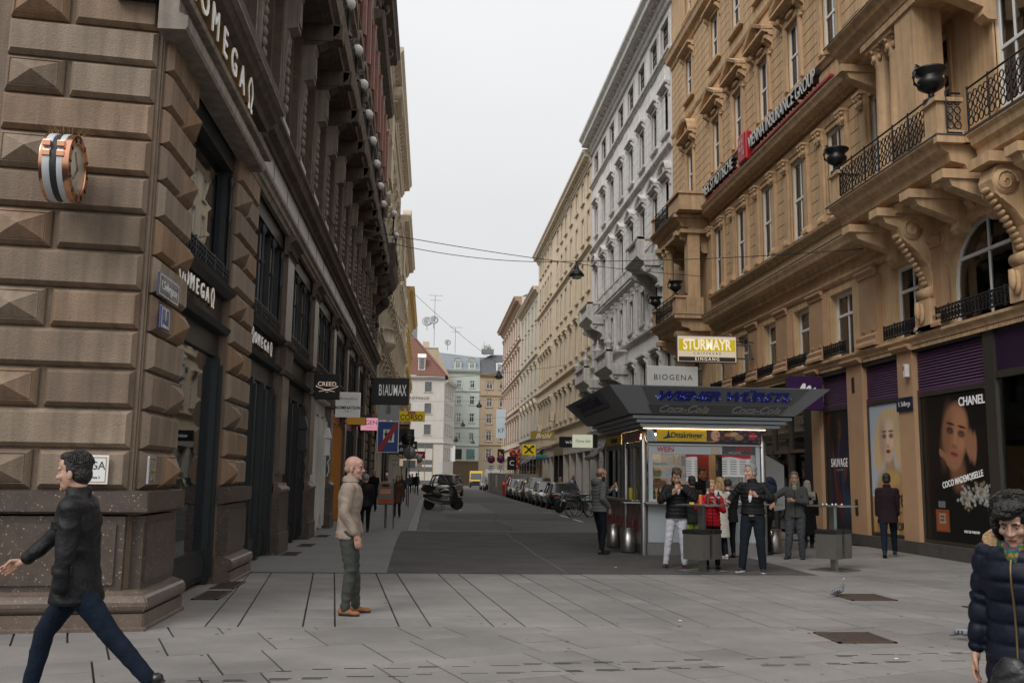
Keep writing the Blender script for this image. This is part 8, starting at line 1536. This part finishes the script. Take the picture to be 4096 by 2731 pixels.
def bicycle(label, x, y, yaw, col, basket=False):
    r = root('bicycle', label, 'bicycle', (x, y, -.09), yaw); p = mat('frame ' + label[:14], col, .35, coat=.3); R_ = .34
    for yy in (-.52, .54):
        T = Matrix.Translation((0, yy, R_)) @ Matrix.Rotation(PI / 2, 4, 'Y'); c = MB(); c.tube([T @ V3((R_ * math.cos(t), R_ * math.sin(t), 0)) for t in [2 * PI * q / 28 for q in range(29)]], .019, seg=6, cap=False); q = c.build('wheel', M_tyre, r); c = MB(); c.tube([T @ V3((.315 * math.cos(t), .315 * math.sin(t), 0)) for t in [2 * PI * q_ / 28 for q_ in range(29)]], .011, seg=4, cap=False)
        for k in range(18): t = 2 * PI * k / 18; c.tube([T @ V3((0, 0, .02 * (-1) ** k)), T @ V3((.31 * math.cos(t), .31 * math.sin(t), 0))], .0025, seg=3, cap=False)
        c.build('rim', mat('bright rim', (.6, .6, .6), .3, .7), q); c = MB(); c.ball((0, yy + .12, R_ + .1), (.006, .03, .02)); c.ball((0, yy - .1, R_ - .14), (.006, .03, .02)); c.build('reflector', mat('orange lens'), q)
        c = MB(); c.tube([(0, yy + .37 * math.cos(t), R_ + .37 * math.sin(t)) for t in np.linspace(.2, 2.6, 10)], .02, seg=5); c.build('mudguard', M_blk, r)
    c = MB()
    for a, b in (((0, -.52, R_), (0, -.1, .3)), ((0, -.1, .3), (0, .38, .82)), ((0, -.1, .3), (0, -.25, .88)), ((0, -.22, .78), (0, .36, .88)), ((0, -.52, R_), (0, -.23, .8)), ((0, .38, .95), (0, .54, R_))): c.tube([a, b], .017, seg=8)
    c.build('frame', p, r); c = MB(); c.tube([(-.3, .2, 1.06), (-.2, .34, 1.08), (0, .38, 1.05), (.2, .34, 1.08), (.3, .2, 1.06)], .012, seg=6); c.tube([(0, .38, .93), (0, .38, 1.06)], .014, seg=6); c.build('handlebar', M_ssd, r); c = MB(); c.ball((0, -.28, .95), (.08, .14, .035)); c.build('saddle', M_blk, r); c = MB(); c.tube([(.06, -.1, .3), (.06, .04, .2)], .01, seg=5); c.box(.06, .0, .18, .14, .08, .2); c.box(-.14, -.24, .38, -.06, -.16, .4); c.tube([(-.06, -.1, .3), (-.06, -.2, .39)], .01, seg=5); c.build('pedals', M_ssd, r)
    if basket:
        b = root_part(r, 'basket'); c = MB(); x0, x1, y0, y1, z0, z1 = -.2, .2, .42, .72, .88, 1.14
        for zz in np.linspace(z0, z1, 6):
            for a in ((x0, y0, x1, y0 + .008), (x0, y1 - .008, x1, y1), (x0, y0, x0 + .008, y1), (x1 - .008, y0, x1, y1)): c.box(a[0], a[1], zz, a[2], a[3], zz + .022)
        for i in range(10):
            t = i / 9; c.box(x0 + (x1 - x0 - .01) * t, y1 - .006, z0, x0 + (x1 - x0 - .01) * t + .01, y1 - .001, z1); c.box(x0 + (x1 - x0 - .01) * t, y0 + .001, z0, x0 + (x1 - x0 - .01) * t + .01, y0 + .006, z1)
        c.box(x0, y0, z0, x1, y1, z0 + .01); c.build('basket', mat('grey plastic crate', (.17, .17, .175), .6), r)
    return r
def root_part(r, n): return r
bicycle('bicycle with grey plastic crate basket and orange reflectors beside the parked cars', 6.75, 42.0, R(120), (.02, .04, .05), True); bicycle('second bicycle leaning behind the one with the crate basket', 7.15, 42.9, R(112), (.03, .12, .1)); bicycle('third bicycle with pale frame at the edge of the grey jacket man', 7.4, 41.6, R(130), (.3, .45, .5))
# ================================================================ STREET FURNITURE
M_pole = mat('grey galvanised pole', (.15, .155, .15), .5, .6, var=.15, vs=4); M_sgn = mat('sign back grey', (.30, .31, .31), .45, .4, var=.06, vs=3)
M_sb = mat('traffic blue', (.012, .055, .24), .4); M_sr = mat('traffic red', (.33, .015, .018), .4)
r = root('traffic_sign', 'blue end of pedestrian zone sign with red bar on a grey post', 'sign', (-1.31, 29.7, 0)); c = MB(); c.tube([(0, 0, 0), (0, 0, 3.55)], .038, seg=12); c.build('post', M_pole, r)
part(r, 'sign_back', M_white, (-.335, -.06, 2.3, .335, -.045, 3.28), bevel=.006); part(r, 'sign_face', M_sb, (-.31, -.066, 2.325, .31, -.061, 3.255)); part(r, 'white_field', M_white, (-.15, -.071, 2.62, .19, -.067, 3.02))
c = MB(); c.poly([(-.33 + .03, 2.33), (-.33 + .14, 2.33), (.30, 3.1), (.30, 3.25), (.22, 3.25), (-.30, 2.45)], -.08, -.075); c.build('red_bar', M_sr, r)
for x, k in ((-.06, 0), (.09, 1)):
    c = MB(); c.ball((x, -.073, 2.97 - k * .05), (.024, .004, .026), 0, 8, 6); c.poly([(x - .055, 2.86 - k * .05), (x - .03, 2.8 - k * .04), (x - .022, 2.66), (x + .022, 2.66), (x + .03, 2.8 - k * .04), (x + .055, 2.86 - k * .05), (x + .035, 2.93 - k * .05), (x - .035, 2.93 - k * .05)], -.077, -.072); c.build('figure', TK, r)
part(r, 'sign_back', M_sgn, (-.33, .045, 3.32, .33, .055, 3.75)); part(r, 'sign_back', M_sgn, (-.33, -.055, 3.3, .33, -.045, 3.5)); part(r, 'clamp', M_pole, (-.05, -.05, 3.3, .05, .05, 3.78))
for z0, m_ in ((1.45, M_sr), (1.57, M_white), (1.69, M_sr)): c = MB(); c.lathe([(.0385, 0), (.041, 0), (.041, .115), (.0385, .115)], (0, 0, z0), 12); c.build('sticker_band', m_, r)
r = root('litter_bin', 'rounded grey and orange litter bin on a post beneath the blue sign', 'bin', (-1.31, 29.45, 0)); 
c = MB(); c.poly([(-.235, .72), (.235, .72), (.245, 1.2), (.22, 1.34), (.13, 1.42), (-.13, 1.42), (-.22, 1.34), (-.245, 1.2)], -.2, .12); c.build('bin_body', mat('grey bin plastic', (.16, .165, .165), .5, .2), r, bevel=.03)
c = MB(); c.tube([(.13 * math.cos(t), -.215, 1.30 + .06 * math.sin(t)) for t in [2 * PI * q / 20 for q in range(21)]], .012, seg=6); c.build('opening_rim', mat('bin orange', (.5, .13, .02), .5), r); c = MB(); c.ball((0, -.19, 1.30), (.13, .03, .06)); c.build('opening', TK, r)
part(r, 'orange_label', mat('bin orange'), (-.17, -.206, 1.04, .17, -.2, 1.2)); part(r, 'orange_label', mat('bin red orange', (.42, .08, .015), .5), (-.232, -.206, .76, .232, -.2, .90)); text('ICH LASS MICH', .05, 'lettering', M_white, r, (0, -.208, 1.15), depth=.001, wx=.8); text('GERN PAPIERLN!', .05, 'lettering', M_white, r, (0, -.208, 1.085), depth=.001, wx=.8); text('MISTTELEFON', .05, 'lettering', TK, r, (0, -.208, .85), depth=.001); text('01/546 48', .05, 'lettering', TK, r, (0, -.208, .795), depth=.001)
c = MB(); c.lathe([(.001, 0), (.045, 0), (.045, .004), (.001, .004)], (0, -.2, .975), 14, 0, None); o = c.build('round_emblem', mat('pale green print', (.4, .45, .25), .5), r); o.rotation_euler = (0, 0, 0); c = MB(); c.tube([(.25, .05, 0), (.22, .05, 1.5)], .02); c.build('side_post', M_pole, r)
r = root('traffic_sign', 'back of a round traffic sign on a thin post with red bands near the kerb', 'sign', (-1.04, 49.0, 0)); c = MB(); c.tube([(0, 0, 0), (0, 0, 3.95)], .03, seg=10); c.build('post', M_pole, r); T = Matrix.Translation((0, .05, 2.75)) @ Matrix.Rotation(PI / 2, 4, 'X'); c = MB(); c.lathe([(.001, 0), (.33, 0), (.33, .02), (.001, .02)], (0, 0, 0), 28, 0, T); c.build('sign_back', M_sgn, r); part(r, 'sign_back', M_sgn, (-.32, .04, 2.0, .32, .06, 2.38))
for z0 in (.55, 1.35, 1.6): c = MB(); c.lathe([(.031, 0), (.034, 0), (.034, .12), (.031, .12)], (0, 0, z0), 10); c.build('red_band', M_sr, r)
for z0 in np.linspace(2.6, 3.85, 8): part(r, 'cross_bar', M_pole, (-.13, -.04, z0, .13, -.03, z0 + .025))
r = root('signal_head', 'black disc behind the thin post above the round sign', 'sign', (-1.2, 52, 0)); T = Matrix.Translation((0, .0, 3.6)) @ Matrix.Rotation(PI / 2, 4, 'X'); c = MB(); c.lathe([(.001, 0), (.36, 0), (.36, .05), (.001, .05)], (0, 0, 0), 28, 0, T); c.build('disc', M_blk, r); c = MB(); c.tube([(0, 0, 0), (0, 0, 3.8)], .03); c.build('post', M_pole, r)
r = root('traffic_sign', 'far round sign with white plate near the townhouse', 'sign', (-.9, 80, 0)); c = MB(); c.tube([(0, 0, 0), (0, 0, 3.3)], .035); c.build('post', M_pole, r); T = Matrix.Translation((0, -.05, 3.0)) @ Matrix.Rotation(PI / 2, 4, 'X'); c = MB(); c.lathe([(.001, 0), (.32, 0), (.32, .02), (.001, .02)], (0, 0, 0), 24, 0, T); c.build('disc', M_sgn, r); part(r, 'plate', M_white, (-.28, -.06, 2.05, .28, -.05, 2.6))
# construction hoarding, warning sign, balloons
M_net = mat('grey hoarding net', (.30, .29, .27), .9, var=.25, vs=3); r = root('construction_hoarding', 'grey mesh construction hoarding standing among the parked cars', 'hoarding', (6.7, 84, -.09))
for i in range(8): part(r, 'mesh_panel', M_net, (0, i * 3.0, .15, .04, i * 3.0 + 2.95, 2.0)); part(r, 'foot_block', M_kerb, (-.25, i * 3 + 2.75, 0, .3, i * 3 + 3.15, .14)); c = MB(); c.tube([(.02, i * 3 + 2.97, 0), (.02, i * 3 + 2.97, 2.08)], .025, seg=6); c.build('fence_post', M_ss, r)
part(r, 'mesh_panel', M_net, (0.05, -.02, .15, 2.9, .02, 1.95)); part(r, 'poster_board', M_paper, (-.03, 9.5, .2, -.005, 11.8, 1.9)); part(r, 'red_board', M_sr, (-.035, 9.5, .2, -.031, 11.8, .75)); part(r, 'top_rail', M_ss, (.0, -.03, 1.96, 2.95, .03, 2.02))
c = MB(); T = Matrix.Translation((-.03, 14.5, 1.05)) @ Matrix.Rotation(PI / 2, 4, 'Y'); c.lathe([(.001, -.02), (.35, -.02), (.35, .0), (.001, 0)], (0, 0, 0), 20, 0, T); c.build('blue_disc', M_sb, r)
r = root('roadworks_sign', 'triangular red bordered roadworks sign in front of the hoarding', 'sign', (6.95, 82, -.09)); c = MB(); c.poly([(-.55, 1.05), (.55, 1.05), (0, 2.0)], -.02, .0); c.build('red_triangle', M_sr, r, bevel=.0); c = MB(); c.poly([(-.38, 1.14), (.38, 1.14), (0, 1.8)], -.03, -.021); c.build('white_triangle', M_white, r); c = MB(); c.poly([(-.14, 1.2), (.2, 1.2), (.05, 1.4), (.02, 1.58), (-.06, 1.55), (-.04, 1.36)], -.038, -.031); c.build('worker_pictogram', TK, r); c = MB(); c.tube([(-.3, 0, 0), (-.3, 0, 1.1)], .025); c.tube([(.3, 0, 0), (.3, 0, 1.1)], .025); c.build('stand', M_ssd, r)
r = root('warning_lamp', 'red and yellow warning lamp beside the roadworks sign', 'lamp', (6.35, 81, -.09)); part(r, 'beacon_board', mat('red yellow board', (.45, .03, .02), .5), (-.12, -.03, .1, .12, .03, 1.0)); c = MB(); c.ball((0, 0, 1.15), (.12, .08, .12)); c.build('lens', mat('red lens', (.5, .02, .02), .3, emit=(1, .05, .02), es=.4), r)
for i, (x, y) in enumerate(((6.6, 102), (7.4, 99))):
    r = root('no_stopping_sign', ['left of the two round no stopping signs above the hoarding', 'right of the two round no stopping signs above the hoarding'][i], 'sign', (x, y, -.09)); c = MB(); c.tube([(0, 0, 0), (0, 0, 3.8)], .03); c.build('post', M_pole, r)
    for R0, m_, yy in ((.42, M_sr, -.05), (.33, M_sb, -.06)): T = Matrix.Translation((0, yy, 3.55)) @ Matrix.Rotation(PI / 2, 4, 'X'); c = MB(); c.lathe([(.001, 0), (R0, 0), (R0, .02), (.001, .02)], (0, 0, 0), 24, 0, T); c.build('disc', m_, r)
    for a in (PI / 4, -PI / 4): c = MB(); c.box(-.33, -.09, -.04, .33, -.08, .04); c.build('cross_bar', M_sr, r, (0, 0, 3.55), (0, a, 0))
    part(r, 'plate', M_white, (-.33, -.05, 2.4, .33, -.03, 3.05)); part(r, 'print_line', TK, (-.22, -.055, 2.8, .22, -.051, 2.86)); part(r, 'print_line', TK, (-.22, -.055, 2.6, .15, -.051, 2.66))
bc = [(.6, .03, .02), (.65, .2, .03), (.5, .05, .22), (.6, .12, .03)]; rs = random.Random(2)
for i in range(30):
    c = MB(); c.ball((0, 0, 0), (.17, .17, .2), 0, 10, 8); cn = i % 4; z_ = 2.5 + i * .065; o = c.build('balloon', mat('balloon %d' % cn, bc[cn], .3, coat=.4), None, (8.6 + .42 * math.sin(i * 2.3), 96 + .4 * math.cos(i * 1.7), z_)); tag(o, ['red balloon', 'orange balloon', 'magenta balloon', 'deep orange balloon'][cn] + ' in the tall bunch behind the parked cars', 'balloon', ['red', 'orange', 'magenta', 'deep orange'][cn] + ' balloons in the bunch')
c = MB(); [c.box(-.9, -.5 + k * .2, .0, .9, -.4 + k * .2, .03) for k in range(6)]; [c.box(-.9 + k * .8, -.5, -.12, -.75 + k * .8, .5, 0) for k in range(3)]; tag(c.build('wooden_pallet', mat('pallet wood', (.38, .22, .09), .8), None, (9.4, 90, 2.15)), 'wooden pallet lying on top of the hoarding scaffold', 'pallet')
# awnings on the right row
def awning(x, y0, y1, z0, z1, out, lab):
    r = root('awning', lab, 'awning', (x, y0, 0)); c = MB(); L_ = y1 - y0; c.add([(0, 0, z1), (0, L_, z1), (-out, L_, z0), (-out, 0, z0), (0, 0, z1 - .03), (0, L_, z1 - .03), (-out, L_, z0 - .03), (-out, 0, z0 - .03)], [(0, 1, 2, 3), (7, 6, 5, 4), (3, 2, 6, 7), (0, 3, 7, 4), (1, 5, 6, 2)]); c.build('canvas', M_blk, r); part(r, 'valance', M_blk, (-out - .02, 0, z0 - .18, -out, L_, z0)); part(r, 'white_stripe', M_paper, (-out * .5 - .02, -.012, (z0 + z1) / 2 - .03, -out * .1, -.002, (z0 + z1) / 2 + .12))
    for yy in (.05, L_ - .05): c = MB(); c.tube([(0, yy, z0 - .3), (-out, yy, z0)], .015, seg=5); c.build('strut', M_ssd, r)
awning(11.0, 43.5, 47.5, 2.75, 3.95, 1.7, 'black folding awning right behind the kiosk roof'); awning(11.0, 56, 59.5, 2.9, 3.9, 1.2, 'black awning above the dark clothes shop'); awning(11.0, 92, 95, 3.0, 4.4, 1.6, 'black awning near the bank sign, nearer one'); awning(11.0, 96, 99, 3.0, 4.4, 1.6, 'black awning further along beside the nearer one by the bank'); awning(11.0, 119, 124, 3.1, 4.8, 2.0, 'large dark awning on the pinkish corner building')
# lanterns and wall pieces on the left
for lab, y, m_ in (('black roofed wall lantern at the door below the CREED sign', 22.0, M_dk), ('white roofed wall lantern on the white shopfront', 27.2, M_white)):
    r = root('wall_lantern', lab, 'lantern', (-2.9, y, 0)); c = MB(); c.poly([(-.12, 2.62), (.12, 2.62), (.03, 2.92), (-.03, 2.92)], -.12, .12); c.build('hood', m_, r, bevel=.008); c = MB(); c.box(-.07, -.07, 2.18, .07, .07, 2.6); c.box(-.09, -.09, 2.14, .09, .09, 2.19); c.build('lamp_body', m_, r, bevel=.006)
    for k in (-1, 1): c = MB(); c.tube(smooth_path([(k * .02, 0, 1.55), (k * .07, 0, 1.75), (k * .03, 0, 1.95), (k * .09, 0, 2.05), (k * .06, 0, 2.13)]), .014, seg=5); c.build('scroll', m_, r)
# air conditioners on the cream building
for y, z, l_ in ((84.0, 6.6, 'nearer air conditioning box on the cream building wall'), (93.5, 5.9, 'further air conditioning box on the cream building wall')):
    r = root('air_conditioner', l_, 'air conditioner', (10.85, y, z), -PI / 2); part(r, 'housing', M_crm, (-.45, -.25, 0, .45, .15, .85), bevel=.02)
    for k in range(7): part(r, 'grille_bar', M_ssd, (-.4, -.262, .08 + k * .1, .4, -.251, .12 + k * .1))
# overhead wires and hanging lamps
M_wire = mat('black cable', (.02, .02, .02), .6)
def wire(nm, a, b, sag, lab, r_=.012, n=18, grp=None):
    a, b = V3(a), V3(b); c = MB(); c.tube([a.lerp(b, i / n) + V3((0, 0, -sag * 4 * (i / n) * (1 - i / n))) for i in range(n + 1)], r_, seg=5); return tag(c.build(nm, M_wire), lab, 'cable', grp)
wire('overhead_cable', (-3.1, 25.9, 8.55), (10.9, 36.6, 9.75), .2, 'upper cable strung across the street carrying the near hanging lamp'); wire('overhead_cable', (-3.1, 27.6, 8.85), (5.1, 32.9, 9.34), .35, 'lower cable running from the left facade to the near hanging lamp')
wire('overhead_cable', (5.1, 32.9, 9.34), (11.05, 22.6, 7.5), .1, 'thin cable from the near hanging lamp to the ochre facade')
wire('overhead_cable', (-3.1, 26.2, 8.9), (5.6, 109, 10.6), 1.2, 'long cable slanting down the street from the left balcony', .012, 24); wire('overhead_cable', (-3.1, 50, 13.2), (5.1, 70, 9.9), .3, 'second long cable ending at the middle hanging lamp')
def hlamp(x, y, z, lab, s=1.):
    r = root('hanging_lamp', lab, 'lamp', (x, y, z)); c = MB(); c.lathe([(.02, .58), (.06, .55), (.1, .5), (.1, .42), (.15, .38), (.15, .33), (.2, .28), (.34, .14), (.36, .08), (.4, .04), (.4, .0), (.37, .0)], (0, 0, 0), 20); c.build('lamp_shade', mat('black green enamel', (.012, .016, .018), .35, .2), r); c = MB(); c.lathe([(.23, -.14), (.25, .0), (.2, .04)], (0, 0, 0), 16); c.build('lens', mat('frosted lens', (.4, .39, .36), .3), r); c = MB(); c.tube([(0, 0, .56), (0, 0, .72)], .02); c.tube([(-.08, 0, .72), (.08, 0, .74)], .03); c.build('hanger', M_blk, r); r.scale = (s, s, s); return r
hlamp(5.12, 33.0, 8.82, 'near hanging street lamp under the cables right of centre', .7); hlamp(5.01, 70, 8.95, 'hanging street lamp before the pinkish building, second nearest', .85); hlamp(5.6, 110, 9.7, 'third hanging lamp in front of the mint building edge', 1.0); hlamp(4.42, 130, 8.5, 'fourth hanging lamp before the mint building', 1.0); hlamp(3.5, 130, 6.4, 'fifth hanging lamp, lower left of the fourth', 1.0); hlamp(7.2, 160, 7.2, 'sixth small hanging lamp before the sand building'); hlamp(7.3, 162, 4.9, 'lowest small hanging lamp before the sand building')
for a, b, sg, l_ in (((-3, 70, 8.7), (11, 70, 10.2), .3, 'cross cable of the second hanging lamp'), ((-3, 110, 10.2), (11, 110, 10.9), .25, 'cross cable of the third hanging lamp'), ((-3, 130, 9.2), (11, 130, 9.9), .3, 'cross cable of the fourth hanging lamp'), ((-3, 160, 8.0), (14, 160, 8.8), .3, 'cross cable of the furthest hanging lamps'), ((5.0, 70, 9.6), (5.6, 110, 10.4), .5, 'lengthwise cable between the second and third lamps')): wire('cross_cable', a, b, sg, l_, .014)
# antennas and dishes on the far roofs
def dish(x, y, z, rr, lab):
    r = root('satellite_dish', lab, 'dish', (x, y, z)); T = Matrix.Rotation(R(70), 4, 'X'); c = MB(); c.lathe([(.01, -.12), (rr * .6, -.06), (rr, .03), (rr, .05), (rr * .6, -.03), (.01, -.09)], (0, 0, 0), 20, 0, T); c.build('dish_bowl', M_sgn, r); c = MB(); c.tube([(0, 0, 0), (0, .1, -1.6)], .05); c.tube([(0, 0, 0), (0, -.5, .1)], .02); c.build('mast', M_ssd, r)
dish(-1.1, 171, 29.6, .95, 'left pale satellite dish on the townhouse roof'); dish(.1, 171, 29.9, .85, 'right darker satellite dish on the townhouse roof'); dish(3.0, 188, 28.2, .65, 'small dark dish on the mint building roof')
def antenna(x, y, z0, z1, lab, bars=((.0, 1.2), (-.9, .9))):
    r = root('roof_antenna', lab, 'antenna', (x, y, z0)); c = MB(); c.tube([(0, 0, 0), (0, 0, z1 - z0)], .045, seg=5); c.build('mast', M_ssd, r)
    for dz, w in bars: c = MB(); c.tube([(-w, 0, z1 - z0 + dz), (w * 1.2, 0, z1 - z0 + dz - .05)], .03, seg=4); [c.tube([(-w + k * w * .4, -.3, z1 - z0 + dz), (-w + k * w * .4, .3, z1 - z0 + dz)], .015, seg=3) for k in range(6)]; c.build('aerial', M_ssd, r)
antenna(.25, 171, 25, 34.5, 'tall antenna mast on the townhouse roof'); antenna(4.5, 187, 26, 31.2, 'aerial mast on the mint building roof'); antenna(10.3, 187, 25.5, 28.5, 'short mast on the sand building roof', ())
c = MB(); c.box(-1.2, -.6, 0, 1.2, .6, .9); o = c.build('roof_planter', mat('planter grey', (.2, .2, .2), .8), None, (11.0, 186.5, 25.9)); tag(o, 'roof planter with autumn bushes on the sand building', 'planter'); c = MB(); rs = random.Random(5)
for i in range(260): x, y, z = rs.gauss(0, .5), rs.gauss(0, .3), .9 + abs(rs.gauss(.3, .3)); a = rs.uniform(0, 6.28); d_ = V3((math.cos(a), math.sin(a), rs.uniform(-.5, .5))) * .12; c.add([(x, y, z), tuple(V3((x, y, z)) + d_), tuple(V3((x, y, z)) + V3((-d_.y, d_.x, .1)))], [(0, 1, 2)])
q = c.build('foliage', mat('autumn leaves', (.10, .09, .03), .8, var=.4, vs=5), o); q['kind'] = 'stuff'
r = root('flag', 'white flag hanging from the side of the townhouse', 'flag', (3.4, 160, 4.5)); c = MB(); c.tube([(-.2, 0, 2.0), (.9, 0, 2.3)], .04); c.build('pole', M_ssd, r); c = MB(); c.add([(x, .12 * math.sin(x * 6), z) for z in (-.4, .8, 2.2) for x in np.linspace(0, .85, 6)], [(j * 6 + i, j * 6 + i + 1, (j + 1) * 6 + i + 1, (j + 1) * 6 + i) for j in range(2) for i in range(5)]); c.build('cloth', M_paper, r)
# litter flecks on the ground
for i, (x, y) in enumerate([(3.42, 17.3), (2.9, 10.9), (6.9, 15.5), (4.3, 8.6)]): c = MB(); c.ball((0, 0, .004), (.025, .018, .006), 0, 8, 4); tag(c.build('paper_scrap', M_paper, None, (x, y, .002)), ['white paper scrap on the asphalt left of the boy', 'white scrap on the paving in the middle foreground', 'white scrap on the paving right of the tall man', 'white scrap on the paving near the front grate'][i], 'litter')
